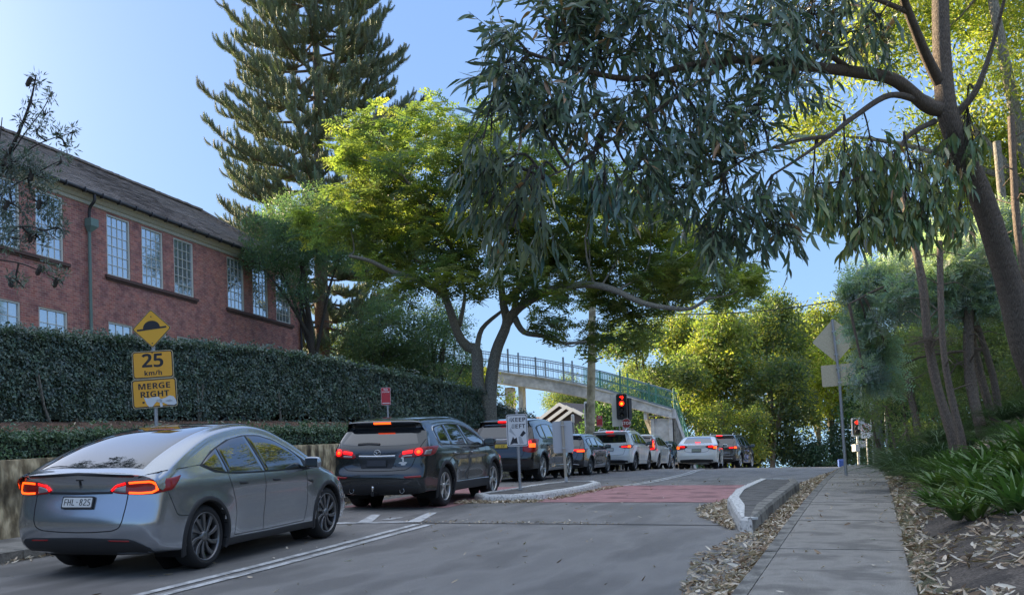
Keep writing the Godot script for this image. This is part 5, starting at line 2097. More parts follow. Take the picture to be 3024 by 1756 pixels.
func generic(q: Dictionary) -> Node3D:
	var root := thing(q.name, q.label, "car")
	var sedan: bool = q.kind == "sedan"
	var c := Car.new()
	c.L = q.L
	c.hw = q.hw
	var fx: float = q.L / 4.6
	var fh: float = q.H / (1.477 if sedan else 1.68)
	var fw: float = q.hw / 0.92
	c.belt = (0.96 if sedan else 1.06) * fh
	c.lean = 0.45 if sedan else 0.36
	c.rear_axle = (1.02 if sedan else 0.95) * fx
	c.front_axle = (3.68 if sedan else 3.63) * fx
	c.wr = q.wr
	c.arch = q.wr + 0.045
	c.tail = 0.09
	var sil: Array
	if sedan:
		sil = [[0.45, 0.26, 0.05, 3], [0.2, 0.25, 0.1, 3], [0.07, 0.32, 0.18, 3.2], [0.015, 0.46, 0.22, 3.2], [0.0, 0.6, 0.22, 3.2], [0.04, 0.78, 0.2, 3.2], [0.075, 0.93, 0.19, 3.4], [0.06, 1.02, 0.17, 3.4], [0.12, 1.055, 0.15, 3.4], [0.5, 1.085, 0.14, 3.2], [0.72, 1.14, 0.14, 3.2], [1.1, 1.31, 0.13, 3.4], [1.5, 1.425, 0.12, 3.5], [2.0, 1.475, 0.11, 3.5], [2.45, 1.445, 0.11, 3.5], [2.9, 1.30, 0.13, 3.2], [3.3, 1.08, 0.13, 3], [3.5, 1.0, 0.13, 2.8], [3.95, 0.93, 0.14, 2.6], [4.32, 0.81, 0.18, 2.5], [4.54, 0.65, 0.24, 2.5], [4.6, 0.5, 0.24, 2.5], [4.54, 0.32, 0.18, 3], [4.3, 0.21, 0.06, 3], [3.4, 0.19, 0.05, 3], [2.3, 0.19, 0.05, 3], [1.2, 0.2, 0.05, 3]]
	else:
		sil = [[0.45, 0.30, 0.05, 3], [0.2, 0.28, 0.12, 3], [0.06, 0.37, 0.18, 3.4], [0.01, 0.5, 0.22, 3.4], [0.0, 0.63, 0.22, 3.4], [0.04, 0.76, 0.2, 3.6], [0.07, 0.88, 0.19, 3.6], [0.10, 1.02, 0.18, 3.6], [0.17, 1.12, 0.16, 3.8], [0.36, 1.43, 0.13, 4], [0.39, 1.49, 0.11, 4], [0.30, 1.545, 0.09, 4], [0.28, 1.58, 0.09, 4], [0.38, 1.615, 0.10, 4], [0.85, 1.66, 0.11, 3.8], [1.5, 1.68, 0.10, 3.8], [2.1, 1.665, 0.10, 3.8], [2.6, 1.58, 0.12, 3.5], [3.0, 1.40, 0.13, 3.2], [3.35, 1.17, 0.13, 3], [3.55, 1.07, 0.13, 2.8], [4.0, 1.0, 0.14, 2.6], [4.33, 0.89, 0.18, 2.5], [4.54, 0.72, 0.24, 2.5], [4.6, 0.55, 0.24, 2.5], [4.54, 0.36, 0.18, 3], [4.3, 0.25, 0.06, 3], [3.4, 0.235, 0.05, 3], [2.3, 0.235, 0.05, 3], [1.2, 0.24, 0.05, 3]]
	for e in sil:
		e[0] *= fx
		e[1] *= fh
	c.shape(sil)
	var pm: Material = M[q.paint]
	obj("body", c.body(), pm, root)
	add_wheels(root, c, "five", M[q.rim], q.wr - 0.105)
	if not sedan:
		arch_trim(root, c, 0.045, M.cladding if q.get("diffuser", false) or q.paint == "black_paint" else pm, 0.010)
	var s := func(l: Array, kind := 1) -> Array:
		var o := []
		for i in range(0, l.size(), 2):
			o.append(l[i] * (fx if kind == 0 else fw))
			o.append(l[i + 1] * fh)
		return o
	if sedan:
		skin(root, c, "rear_window", 1, s.call([-0.52, 1.395, 0.0, 1.41, 0.52, 1.395]), s.call([-0.64, 1.125, 0.0, 1.12, 0.64, 1.125]), 0.004, M.car_glass, false, 12, 7)
		skin(root, c, "window_trim", 0, s.call([0.95, 1.07, 1.3, 1.26, 1.7, 1.35, 2.1, 1.375, 2.5, 1.34, 2.85, 1.22, 3.25, 1.02], 0), s.call([0.95, 1.055, 1.3, 1.0, 2.2, 0.985, 3.25, 0.98], 0), 0.003, M.trim_black, true, 24, 5)
		skin(root, c, "window", 0, s.call([1.1, 1.11, 1.4, 1.265, 1.95, 1.345], 0), s.call([1.12, 1.05, 1.4, 1.02, 2.0, 1.008], 0), 0.007, M.car_glass, true, 9, 4)
		skin(root, c, "window", 0, s.call([2.03, 1.345, 2.45, 1.32, 2.8, 1.205, 3.02, 1.10], 0), s.call([2.07, 1.008, 3.02, 1.0], 0), 0.007, M.car_glass, true, 9, 4)
		skin(root, c, "windscreen", 3, [-0.55, 1.36, 0.55, 1.36], [-0.68, 1.08, 0.68, 1.08], 0.004, M.car_glass, false, 8, 5)
		seams(root, c, "door_gap", 0, [s.call([2.02, 0.97, 2.04, 0.7, 2.0, 0.3], 0), s.call([1.15, 1.0, 1.3, 0.75, 1.36, 0.34], 0), s.call([3.05, 0.96, 3.08, 0.6, 3.0, 0.3], 0)], 0.009, 0.0016, M.seam)
		seams(root, c, "tailgate_gap", 1, [s.call([0.60, 1.05, 0.55, 0.9, 0.50, 0.76, 0.3, 0.72, 0.0, 0.715])], 0.010, 0.0018, M.seam)
		skin(root, c, "bumper_lower", 1, s.call([-0.72, 0.40, 0.0, 0.43, 0.72, 0.40]), s.call([-0.74, 0.28, 0.74, 0.28]), 0.006, M.cladding, false, 14, 3)
		seams(root, c, "chrome_bar", 1, [s.call([-0.40, 0.925, 0.0, 0.918, 0.40, 0.925])], 0.028, 0.012, M.chrome, false)
		skin(root, c, "high_brake_light", 1, s.call([-0.12, 1.17, 0.12, 1.17]), s.call([-0.12, 1.14, 0.12, 1.14]), 0.012, M.brake_glow, false, 5, 2)
	else:
		skin(root, c, "rear_window", 1, s.call([-0.60, 1.475, 0.0, 1.485, 0.60, 1.475]), s.call([-0.70, 1.145, 0.0, 1.13, 0.70, 1.145]), 0.004, M.car_glass, false, 12, 7)
		skin(root, c, "window_trim", 0, s.call([0.66, 1.40, 0.8, 1.455, 1.3, 1.51, 1.9, 1.52, 2.4, 1.45, 2.8, 1.32, 3.2, 1.10], 0), s.call([0.66, 1.36, 0.72, 1.16, 0.9, 1.11, 1.8, 1.09, 3.2, 1.075], 0), 0.003, M.trim_black, true, 26, 5)
		skin(root, c, "window", 0, s.call([0.74, 1.39, 0.85, 1.43, 1.2, 1.48], 0), s.call([0.76, 1.18, 0.9, 1.145, 1.22, 1.13], 0), 0.007, M.car_glass, true, 6, 4)
		skin(root, c, "window", 0, s.call([1.25, 1.483, 1.6, 1.497, 1.98, 1.49], 0), s.call([1.28, 1.127, 2.05, 1.113], 0), 0.007, M.car_glass, true, 8, 4)
		skin(root, c, "window", 0, s.call([2.05, 1.485, 2.4, 1.425, 2.75, 1.305, 2.98, 1.19], 0), s.call([2.12, 1.11, 2.98, 1.098], 0), 0.007, M.car_glass, true, 9, 4)
		skin(root, c, "windscreen", 3, [-0.58, 1.48 * fh, 0.58, 1.48 * fh], [-0.68, 1.18 * fh, 0.68, 1.18 * fh], 0.004, M.car_glass, false, 8, 5)
		seams(root, c, "door_gap", 0, [s.call([2.1, 1.07, 2.12, 0.75, 2.06, 0.38], 0), s.call([1.22, 1.1, 1.3, 0.85, 1.42, 0.42], 0), s.call([3.05, 1.06, 3.08, 0.7, 3.0, 0.38], 0)], 0.009, 0.0016, M.seam)
		seams(root, c, "tailgate_gap", 1, [s.call([0.74, 1.3, 0.70, 1.1, 0.66, 0.85, 0.6, 0.66, 0.3, 0.63, 0.0, 0.625])], 0.010, 0.0018, M.seam)
		skin(root, c, "bumper_lower", 1, s.call([-0.76, 0.42, -0.5, 0.47, 0.5, 0.47, 0.76, 0.42]), s.call([-0.76, 0.31, 0.76, 0.31]), 0.006, M.cladding, false, 14, 3)
		skin(root, c, "high_brake_light", 1, s.call([-0.15, 1.585, 0.15, 1.585]), s.call([-0.15, 1.553, 0.15, 1.553]), 0.010, M.brake_glow, false, 5, 2)
		seams(root, c, "sill_strip", 0, [s.call([1.42, 0.40, 3.15, 0.40], 0)], 0.014, 0.006, M.chrome if q.get("diffuser", false) or q.get("chrome", false) else pm)
	if q.get("diffuser", false):
		seams(root, c, "bumper_strip", 1, [s.call([-0.70, 0.43, -0.55, 0.45, 0.0, 0.455, 0.55, 0.45, 0.70, 0.43])], 0.02, 0.012, M.chrome, false)
	if q.get("chrome", false):
		seams(root, c, "chrome_bar", 1, [s.call([-0.70, 1.12, 0.0, 1.10, 0.70, 1.12]), s.call([-0.58, 1.49, 0.0, 1.50, 0.58, 1.49])], 0.02, 0.012, M.chrome, false)
	if q.get("rails", false):
		for sg in [-1.0, 1.0]:
			var mb := MB.new()
			var pts := []
			for a in [0.7, 0.85, 1.4, 2.0, 2.45, 2.6]:
				pts.append(c.on(2, Vector2(0.56 * sg * fw, a * fx), 0.055 if a > 0.75 and a < 2.5 else -0.01))
			mb.tube(crv(pts, 4), radii(21, 0.018, 0.018), 6)
			obj("roof_rail", mb, M.chrome, root)
	plate(root, c, (0.80 if sedan else 0.86 if q.lights != "tall" else 0.93) * fh, q.plate[0], M[q.plate[1]], M.plate_ink)
	# lamps by kind: outline, glowing part, hot core
	var shapes: Dictionary = {
		"wide": [[0.42, 1.0, 0.6, 1.03, 0.85, 1.05, 1.08, 1.045], [0.42, 0.95, 0.6, 0.905, 0.85, 0.90, 1.06, 0.95], [0.52, 0.965, 0.72, 0.975], 0.05, [0.76, 0.975, 0.86, 0.975], 0.075],
		"wedge": [[0.42, 1.02, 0.6, 1.04, 0.85, 1.06, 1.05, 1.07], [0.42, 0.97, 0.6, 0.935, 0.85, 0.92, 1.0, 0.96], [0.5, 1.0, 0.84, 1.01], 0.04, [0.62, 0.965, 0.86, 0.965], 0.05],
		"tall": [[0.60, 1.10, 0.75, 1.11, 0.9, 1.11, 1.05, 1.10], [0.60, 0.80, 0.75, 0.76, 0.9, 0.76, 1.05, 0.82], [0.74, 1.05, 0.76, 0.98], 0.13, [0.76, 0.94, 0.88, 0.94], 0.11],
		"upright": [[0.68, 1.42, 0.74, 1.43, 0.82, 1.42, 0.90, 1.40], [0.56, 0.90, 0.70, 0.88, 0.85, 0.88, 1.0, 0.92], [0.755, 1.38, 0.77, 1.25, 0.80, 1.08, 0.84, 0.95, 0.6, 0.925], 0.05, [0.775, 1.22, 0.81, 1.02], 0.05],
		"sedan": [[0.40, 0.99, 0.55, 1.02, 0.8, 1.03, 1.0, 1.02], [0.40, 0.93, 0.55, 0.86, 0.8, 0.82, 0.98, 0.88], [0.52, 0.96, 0.72, 0.975], 0.06, [0.74, 0.925, 0.86, 0.925], 0.10],
	}
	var ls: Array = shapes[q.lights]
	for sg in [1.0, -1.0]:
		var flip := func(l: Array) -> Array:
			var o := v2(s.call(l))
			for i in o.size():
				o[i].x *= sg
			return o
		var mb := MB.new()
		c.patch(mb, 1, flip.call(ls[0]), flip.call(ls[1]), 0.010, 12, 5)
		var lamp := obj("tail_light", mb, M.lamp_red, root)
		mb = MB.new()
		c.seam(mb, 1, flip.call(ls[2]), ls[3], 0.014, 1.0, 10)
		obj("brake_light", mb, M.brake_glow, lamp)
		mb = MB.new()
		c.seam(mb, 1, flip.call(ls[4]), ls[5], 0.017, 1.0, 6)
		obj("brake_light_core", mb, M.brake_core, lamp)
	for a in [1.34, 2.2]:
		skin(root, c, "door_handle", 0, s.call([a, 0.96, a + 0.18, 0.955], 0), s.call([a, 0.94, a + 0.18, 0.937], 0), 0.03, pm, true, 5, 2)
	mirror_pair(root, c, 2.98 * fx, c.belt + 0.02, pm if q.paint != "white_car_paint" or sedan else M.trim_black, 1.0)
	return root

# ------------------------------------------------------------------ signs, signals, poles
func facing(at: Vector3, turn := -1000.0, lean_x := 0.0, lean_z := 0.0) -> Transform3D: # a board that faces traffic coming up the road
	var t: float = turn
	return Transform3D(Basis(Vector3.UP, t) * Basis(Vector3.BACK, lean_z) * Basis(Vector3.RIGHT, lean_x), at)

func board(called: String, parent: Node, outline: PackedVector2Array, thick: float, m: Material, t: Transform3D) -> MeshInstance3D:
	var mb := MB.new()
	mb.prism(outline, thick, Transform3D.IDENTITY)
	return inst(called, mb.mesh(), m, parent, t)

func flat(called: String, parent: Node, polys: Array, m: Material, z: float, at := Vector3.ZERO, d := 0.0015) -> MeshInstance3D:
	var mb := MB.new()
	for p in polys:
		mb.prism(p, d, Transform3D(Basis.IDENTITY, Vector3(0, 0, z)))
	return inst(called, mb.mesh(), m, parent, Transform3D(Basis.IDENTITY, at))

func words(parent: Node, text: String, h: float, m: Material, x: float, y: float, z: float, sx := 1.0, font_name := "Droid Sans", weight := 700) -> void:
	inst("lettering", text_mesh(text, h, font_name, weight, 0.0, 0.002), m, parent, Transform3D(Basis.IDENTITY.scaled(Vector3(sx, 1, 1)), Vector3(x, y, z)))

func frame_ring(w: float, h: float, r: float, inset: float, bar: float) -> Array: # a thin border as four strips and corners
	var o := rrect(w - 2 * inset, h - 2 * inset, maxf(r - inset, 0.004), 4)
	var polys := []
	var n := o.size()
	for i in n:
		var a := o[i]
		var b := o[(i + 1) % n]
		var ca := a - a.normalized() * 0.0
		var ia := Vector2(a.x * (1.0 - 2 * bar / w), a.y * (1.0 - 2 * bar / h))
		var ib := Vector2(b.x * (1.0 - 2 * bar / w), b.y * (1.0 - 2 * bar / h))
		if a.distance_to(b) > 0.0005:
			polys.append(PackedVector2Array([ia, a, b, ib]))
	return polys

func street_things() -> void:
	hump_sign()
	# red no stopping sign behind the dark SUV
	var g := "red no stopping signs on the left kerb"
	no_stopping(Vector3(-10.9, 0, -22.05), 2.72, "small red no stopping sign on a pole above the dark grey SUV", g, 0.225)
	no_stopping(Vector3(-11.0, 0, -42.7), 3.36, "small red no stopping sign beside the traffic light, above the white SUV", g, 0.26)
	keep_left()
	blank_sign()
	traffic_light()
	side_signals()
	utility_pole()
	right_side_poles()
	overhead_wire()

func hump_sign() -> void:
	var root := thing("warning_sign", "yellow speed hump sign with 25 km/h and merge right plates on one pole", "road sign", Vector3(-10.78, 0, -13.55), 0.36)
	root.rotation.z = 0.012
	var mb := MB.new()
	mb.tube([Vector3(0.02, road_y(-10.8, 13.5), -0.035), Vector3(0.0, 3.1, -0.035)], [0.03, 0.03], 12)
	obj("pole", mb, M.galvanised, root)
	var tilt := Basis(Vector3.BACK, 0.02)
	# diamond
	var dm := board("diamond_board", root, diamond(0.315, 0.03), 0.004, M.sign_cream, Transform3D(tilt, Vector3(0, 2.9, 0)))
	flat("border", dm, [diamond(0.307, 0.028)], M.sign_black, 0.0045)
	flat("face", dm, [diamond(0.293, 0.024)], M.sign_yellow, 0.0062)
	var hump := PackedVector2Array([Vector2(-0.235, -0.028), Vector2(0.235, -0.028), Vector2(0.235, 0.0), Vector2(0.135, 0.0)])
	for k in range(1, 18):
		var a := PI * k / 18.0
		hump.append(Vector2(0.135 * cos(a), 0.0 + 0.115 * sin(a)))
	hump.append_array([Vector2(-0.135, 0.0), Vector2(-0.235, 0.0)])
	var hs := flat("hump_symbol", dm, [hump], M.sign_black, 0.008)
	hs.rotation.z = 0.08
	hs.position = Vector3(0, 0.012, 0)
	flat("bolt", dm, [disc(0.01, 10)], M.sign_black, 0.008, Vector3(0, 0.19, 0), 0.006)
	flat("bolt", dm, [disc(0.01, 10)], M.sign_black, 0.008, Vector3(0, -0.24, 0), 0.006)
	# 25 km/h
	var p := board("speed_board", root, rrect(0.655, 0.445, 0.045), 0.004, M.sign_cream, Transform3D(tilt, Vector3(0, 2.32, 0)))
	flat("border", p, [rrect(0.635, 0.425, 0.04)], M.sign_black, 0.0045)
	flat("face", p, [rrect(0.605, 0.395, 0.03)], M.sign_orange, 0.0062)
	words(p, "25", 0.215, M.sign_black, 0.0, 0.065, 0.0085, 1.12)
	words(p, "km/h", 0.075, M.sign_black, 0.0, -0.135, 0.0085, 1.1)
	flat("bolt", p, [disc(0.009, 10)], M.sign_black, 0.008, Vector3(0, 0.19, 0), 0.006)
	# merge right
	p = board("merge_board", root, rrect(0.715, 0.465, 0.045), 0.004, M.sign_cream, Transform3D(tilt * Basis(Vector3.BACK, 0.012), Vector3(0.012, 1.862, 0.002)))
	flat("border", p, [rrect(0.695, 0.445, 0.04)], M.sign_black, 0.0045)
	flat("face", p, [rrect(0.663, 0.413, 0.03)], M.sign_orange, 0.0062)
	words(p, "MERGE", 0.092, M.sign_black, 0.0, 0.115, 0.0085, 1.22)
	words(p, "RIGHT", 0.092, M.sign_black, 0.0, -0.015, 0.0085, 1.22)
	# white spray over the lower edge, a scrawl of loops
	var spray := [PackedVector2Array([Vector2(-0.17, -0.06), Vector2(-0.10, -0.075), Vector2(-0.04, -0.065), Vector2(0.05, -0.06), Vector2(0.09, -0.085), Vector2(0.06, -0.13), Vector2(0.02, -0.145), Vector2(-0.01, -0.175), Vector2(-0.04, -0.215), Vector2(-0.10, -0.215), Vector2(-0.13, -0.17), Vector2(-0.15, -0.12)])]
	spray.append(PackedVector2Array([Vector2(0.02, -0.12), Vector2(0.16, -0.09), Vector2(0.24, -0.055), Vector2(0.30, -0.075), Vector2(0.335, -0.13), Vector2(0.345, -0.19), Vector2(0.30, -0.212), Vector2(0.20, -0.2), Vector2(0.13, -0.16), Vector2(0.05, -0.15)]))
	spray.append(strip2(Vector2(0.09, -0.1), Vector2(0.10, -0.23), 0.04))
	flat("spray_paint", p, spray, M.spray_white, 0.0105, Vector3.ZERO, 0.0008)
	flat("spray_gap", p, [PackedVector2Array([Vector2(0.16, -0.135), Vector2(0.24, -0.115), Vector2(0.29, -0.145), Vector2(0.22, -0.155)])], M.worn_grey, 0.0118, Vector3.ZERO, 0.0008)
	flat("mark", p, [strip2(Vector2(-0.20, -0.14), Vector2(-0.165, -0.14), 0.03)], M.sign_black, 0.0085)

func diamond(h: float, r: float) -> PackedVector2Array:
	var p := PackedVector2Array()
	var side := h * sqrt(2.0)
	for q in rrect(side, side, r):
		p.append(q.rotated(PI / 4))
	return p

func no_stopping(at: Vector3, top: float, label: String, group: String, w: float) -> void:
	var root := thing("no_stopping_sign", label, "road sign", at, 0.40, group)
	var h := w * 1.85
	var mb := MB.new()
	mb.tube([Vector3(0.05, road_y(at.x, -at.z) + 0.1, -0.03), Vector3(0.03, top - 0.02, -0.03)], [0.025, 0.025], 8)
	obj("pole", mb, M.galvanised, root)
	var b := board("board", root, rrect(w, h, 0.02, 3), 0.004, M.sign_white, Transform3D(Basis.IDENTITY, Vector3(0, top - h / 2, 0)))
	flat("face", b, [rrect(w - 0.012, h - 0.012, 0.017, 3)], M.sign_red, 0.0045)
	words(b, "NO", h * 0.115, M.sign_white, 0, h * 0.38, 0.007)
	words(b, "STOPPING", h * 0.085, M.sign_white, 0, h * 0.24, 0.007, 0.72)
	flat("arrow", b, [strip2(Vector2(-w * 0.38, -h * 0.40), Vector2(w * 0.38, -h * 0.40), 0.02)], M.sign_white, 0.0065)

func keep_left() -> void:
	var root := thing("keep_left_sign", "white keep left sign with faded arrow, on the near end of the traffic island", "road sign", Vector3(-7.17, 0, -20.76), 0.33)
	var g := road_y(-7.17, 20.76) + 0.13
	var mb := MB.new()
	mb.tube([Vector3(0.02, g, -0.03), Vector3(0.0, 1.83, -0.03)], [0.032, 0.032], 12)
	mb.box(Vector3(0.02, g + 0.02, -0.03), Vector3(0.1, 0.03, 0.1))
	obj("pole", mb, M.galvanised, root)
	mb = MB.new()
	mb.lathe([Vector2(0.0, 1.875), Vector2(0.03, 1.86), Vector2(0.036, 1.82)], 12, Transform3D(Basis.IDENTITY, Vector3(0, 0, -0.03)))
	obj("pole_cap", mb, M.sign_back, root)
	var w := 0.455
	var h := 0.69
	var b := board("board", root, rrect(w, h, 0.045), 0.005, M.sign_white, Transform3D(Basis(Vector3.BACK, 0.012), Vector3(0, 1.43, 0)))
	flat("border", b, frame_ring(w, h, 0.045, 0.016, 0.012), M.sign_black, 0.0055)
	words(b, "KEEP", 0.088, M.faded_black, 0.03, 0.225, 0.0062, 1.12)
	words(b, "LEFT", 0.088, M.faded_black, 0.03, 0.085, 0.0062, 1.12)
	# worn away first letters and arrow middle
	flat("worn_patch", b, [PackedVector2Array([Vector2(-0.15, 0.19), Vector2(-0.09, 0.22), Vector2(-0.095, 0.275), Vector2(-0.135, 0.27), Vector2(-0.17, 0.235)]), PackedVector2Array([Vector2(-0.13, 0.06), Vector2(-0.05, 0.04), Vector2(-0.045, 0.135), Vector2(-0.10, 0.14)])], M.worn_grey, 0.0088, Vector3.ZERO, 0.0006)
	flat("arrow_tail", b, [PackedVector2Array([Vector2(0.055, -0.11), Vector2(0.13, -0.01), Vector2(0.185, -0.065), Vector2(0.10, -0.145)])], M.sign_black, 0.0062)
	flat("arrow_head", b, [PackedVector2Array([Vector2(-0.165, -0.305), Vector2(-0.095, -0.13), Vector2(-0.07, -0.185), Vector2(-0.015, -0.15), Vector2(-0.01, -0.225), Vector2(0.005, -0.285), Vector2(-0.08, -0.275)])], M.sign_black, 0.0062)
	flat("scratch", b, [PackedVector2Array([Vector2(-0.17, -0.02), Vector2(-0.03, -0.13), Vector2(-0.06, -0.075), Vector2(-0.145, 0.06)]), PackedVector2Array([Vector2(0.02, -0.14), Vector2(0.07, -0.12), Vector2(0.13, -0.29), Vector2(0.04, -0.3)])], M.worn_grey, 0.0060, Vector3.ZERO, 0.0006)

func blank_sign() -> void:
	var root := thing("sign_seen_from_behind", "blank grey back of a keep left sign, at the far end of the traffic island", "road sign", Vector3(-7.19, 0, -24.22), 0.34)
	var g := road_y(-7.19, 24.2) + 0.13
	var mb := MB.new()
	mb.tube([Vector3(0.05, g, 0.03), Vector3(-0.0, 1.84, 0.03)], [0.034, 0.034], 12)
	obj("pole", mb, mat("cream_post", lin(0.40, 0.37, 0.30), 0.5), root)
	mb = MB.new()
	mb.lathe([Vector2(0.042, g + 0.005), Vector2(0.042, g + 0.13), Vector2(0.034, g + 0.135)], 12, Transform3D(Basis.IDENTITY, Vector3(0.05, 0, 0.03)))
	for y in [1.72, 1.16]:
		mb.box(Vector3(0.02, y, 0.045), Vector3(0.12, 0.025, 0.06))
	obj("bracket", mb, M.sign_back, root)
	board("board", root, rrect(0.50, 0.78, 0.05), 0.004, M.sign_back, Transform3D(Basis(Vector3.BACK, 0.02), Vector3(0.01, 1.44, -0.012)))

func lamp_disc(parent: Node, called: String, at: Vector3, r: float, m: Material) -> void:
	var mb := MB.new()
	mb.lathe([Vector2(0.0, 0.02), Vector2(r * 0.6, 0.014), Vector2(r, 0.0)], 20, Transform3D(Basis(Vector3.RIGHT, PI / 2), at))
	obj(called, mb, m, parent)

func visor(parent: Node, at: Vector3, r: float) -> void:
	var rows := []
	for k in 13:
		var a := lerpf(-0.35, PI + 0.35, k / 12.0)
		rows.append(PackedVector3Array([at + Vector3(cos(a) * r, sin(a) * r, 0), at + Vector3(cos(a) * r, sin(a) * r - 0.02, 0.16 if a > 0.3 and a < PI - 0.3 else 0.08)]))
	var mb := MB.new()
	mb.grid(rows)
	obj("visor", mb, M.black_plastic, parent)

func signal_head(root: Node3D, at: Vector3, backing: Vector2, border: Material, lit: bool) -> void:
	var hd := Node3D.new()
	hd.name = "signal_head"
	hd.position = at
	root.add_child(hd, true)
	board("backing_board", hd, rrect(backing.x, backing.y, 0.1), 0.02, border, Transform3D(Basis.IDENTITY, Vector3(0, 0, -0.03)))
	board("black_face", hd, rrect(backing.x - 0.17, backing.y - 0.17, 0.07), 0.02, M.black_plastic, Transform3D(Basis.IDENTITY, Vector3(0, 0, -0.008)))
	var mb := MB.new()
	mb.box(Vector3(0, 0, 0.06), Vector3(0.28, 0.86, 0.13))
	obj("lamp_housing", mb, M.black_plastic, hd)
	var red: Material = M.signal_red if lit else M.dark_lens
	for k in 3:
		var c := Vector3(0, 0.285 - 0.285 * k, 0.126)
		visor(hd, c, 0.125)
		lamp_disc(hd, "lamp_lens", c, 0.11, red if k == 0 else M.dark_lens)

func traffic_light() -> void:
	glow("signal_red", lin(0.5, 0.02, 0.01), Color(1.0, 0.11, 0.05), 1.3)
	glow("signal_core", lin(0.5, 0.1, 0.02), Color(1.0, 0.42, 0.08), 1.5)
	mat("dark_lens", lin(0.02, 0.02, 0.02), 0.2)
	var g := road_y(-10.8, 46)
	var root := thing("traffic_light", "red traffic light with black backing board at the left kerb above the white cars", "traffic light", Vector3(-10.76, 0, -45.92), 0.26)
	var mb := MB.new()
	mb.tube([Vector3(0.06, g, -0.12), Vector3(0.06, 4.4, -0.12)], [0.06, 0.06], 10)
	obj("pole", mb, M.sign_back, root)
	# arrow lamp over the round one, as lit in the picture
	var hd := Node3D.new()
	hd.name = "signal_head"
	hd.position = Vector3(0, 3.97, 0)
	root.add_child(hd, true)
	board("backing_board", hd, rrect(0.52, 1.2, 0.1), 0.02, M.sign_back, Transform3D(Basis.IDENTITY, Vector3(0.015, 0, -0.035)))
	board("black_face", hd, rrect(0.48, 1.17, 0.085), 0.02, M.black_plastic, Transform3D(Basis.IDENTITY, Vector3(0, 0, -0.012)))
	mb = MB.new()
	mb.box(Vector3(0, 0, 0.06), Vector3(0.3, 1.08, 0.13))
	obj("lamp_housing", mb, M.black_plastic, hd)
	for k in 4:
		var c := Vector3(0, 0.40 - 0.265 * k, 0.127)
		visor(hd, c, 0.122)
		if k == 1:
			lamp_disc(hd, "red_light", c, 0.112, M.signal_red)
			lamp_disc(hd, "red_light_core", c + Vector3(0, -0.01, 0.012), 0.07, M.signal_core)
		elif k > 1:
			lamp_disc(hd, "lamp_lens", c, 0.105, M.dark_lens)
	flat("red_arrow_light", hd, [PackedVector2Array([Vector2(0.05, 0.09), Vector2(0.09, 0.02), Vector2(0.05, -0.08), Vector2(0.0, -0.08), Vector2(0.045, 0.0), Vector2(0.01, 0.03), Vector2(-0.03, 0.01)]), PackedVector2Array([Vector2(-0.10, 0.03), Vector2(-0.02, 0.085), Vector2(0.0, -0.02)])], M.signal_red, 0.135, Vector3(0, 0.40, 0))
	mb = MB.new()
	mb.box(Vector3(0.3, 3.85, -0.12), Vector3(0.22, 1.0, 0.25), Basis(Vector3.UP, 0.9))
	obj("side_signal_head", mb, M.black_plastic, root)
	# white board beside it and the stop sign below
	var wb := thing("white_board", "tall blank white board fixed beside the red traffic light", "sign", Vector3(-11.0, 0, -46.12), 0.3)
	board("board", wb, rrect(0.66, 1.5, 0.03, 3), 0.02, M.signal_white, Transform3D(Basis.IDENTITY, Vector3(0.06, 3.83, 0)))
	mb = MB.new()
	mb.rod(Vector3(0.06, g, -0.04), Vector3(0.06, 3.8, -0.04), 0.03, 8)
	obj("pole", mb, M.sign_back, wb)
	var st := thing("stop_sign", "round dark red stop board hanging under the traffic light", "road sign", Vector3(-10.5, 0, -45.6), 0.26)
	var oct := PackedVector2Array()
	for k in 8:
		oct.append(Vector2(cos(TAU * (k + 0.5) / 8), sin(TAU * (k + 0.5) / 8)) * 0.23)
	var b := board("board", st, oct, 0.01, M.sign_white, Transform3D(Basis.IDENTITY, Vector3(0, 3.17, 0)))
	var oc2 := PackedVector2Array()
	for q in oct:
		oc2.append(q * 0.93)
	flat("face", b, [oc2], M.stop_red, 0.0105)
	words(b, "STOP", 0.14, M.sign_white, 0, 0, 0.0135, 0.95)
	mb = MB.new()
	mb.rod(Vector3(0.0, g, -0.05), Vector3(0.0, 3.2, -0.05), 0.03, 8)
	obj("pole", mb, M.sign_back, st)

func side_signals() -> void:
	var g := road_y(-13, 48)
	var root := thing("side_traffic_light", "traffic light turned side on, just left of the utility pole", "traffic light", Vector3(-13.05, 0, -48.3), 1.2)
	var mb := MB.new()
	mb.tube([Vector3(0.0, g, -0.1), Vector3(0, 4.4, -0.1)], [0.055, 0.055], 10)
	obj("pole", mb, M.sign_back, root)
	signal_head(root, Vector3(0, 3.9, 0.04), Vector2(0.5, 1.25), M.signal_white, false)
	var r2 := thing("grey_signal_post", "short grey post with a white cap and dark signal box left of the utility pole", "post", Vector3(-13.7, 0, -48.0), 0.9)
	mb = MB.new()
	mb.tube([Vector3(0.0, g, 0), Vector3(0, 3.75, 0)], [0.06, 0.06], 10)
	obj("pole", mb, M.sign_back, r2)
	mb = MB.new()
	mb.lathe([Vector2(0.07, 3.5), Vector2(0.085, 3.55), Vector2(0.085, 3.85), Vector2(0.06, 3.92), Vector2(0, 3.93)], 12)
	obj("cap", mb, M.signal_white, r2)
	mb = MB.new()
	mb.box(Vector3(-0.25, 3.1, 0.05), Vector3(0.3, 0.85, 0.25))
	obj("signal_box", mb, M.black_plastic, r2)
	mb = MB.new()
	mb.box(Vector3(0, 2.55, 0.02), Vector3(0.75, 0.12, 0.2))
	mb.box(Vector3(0.0, 2.3, 0.02), Vector3(0.3, 0.35, 0.22))
	obj("bracket", mb, M.signal_white, r2)

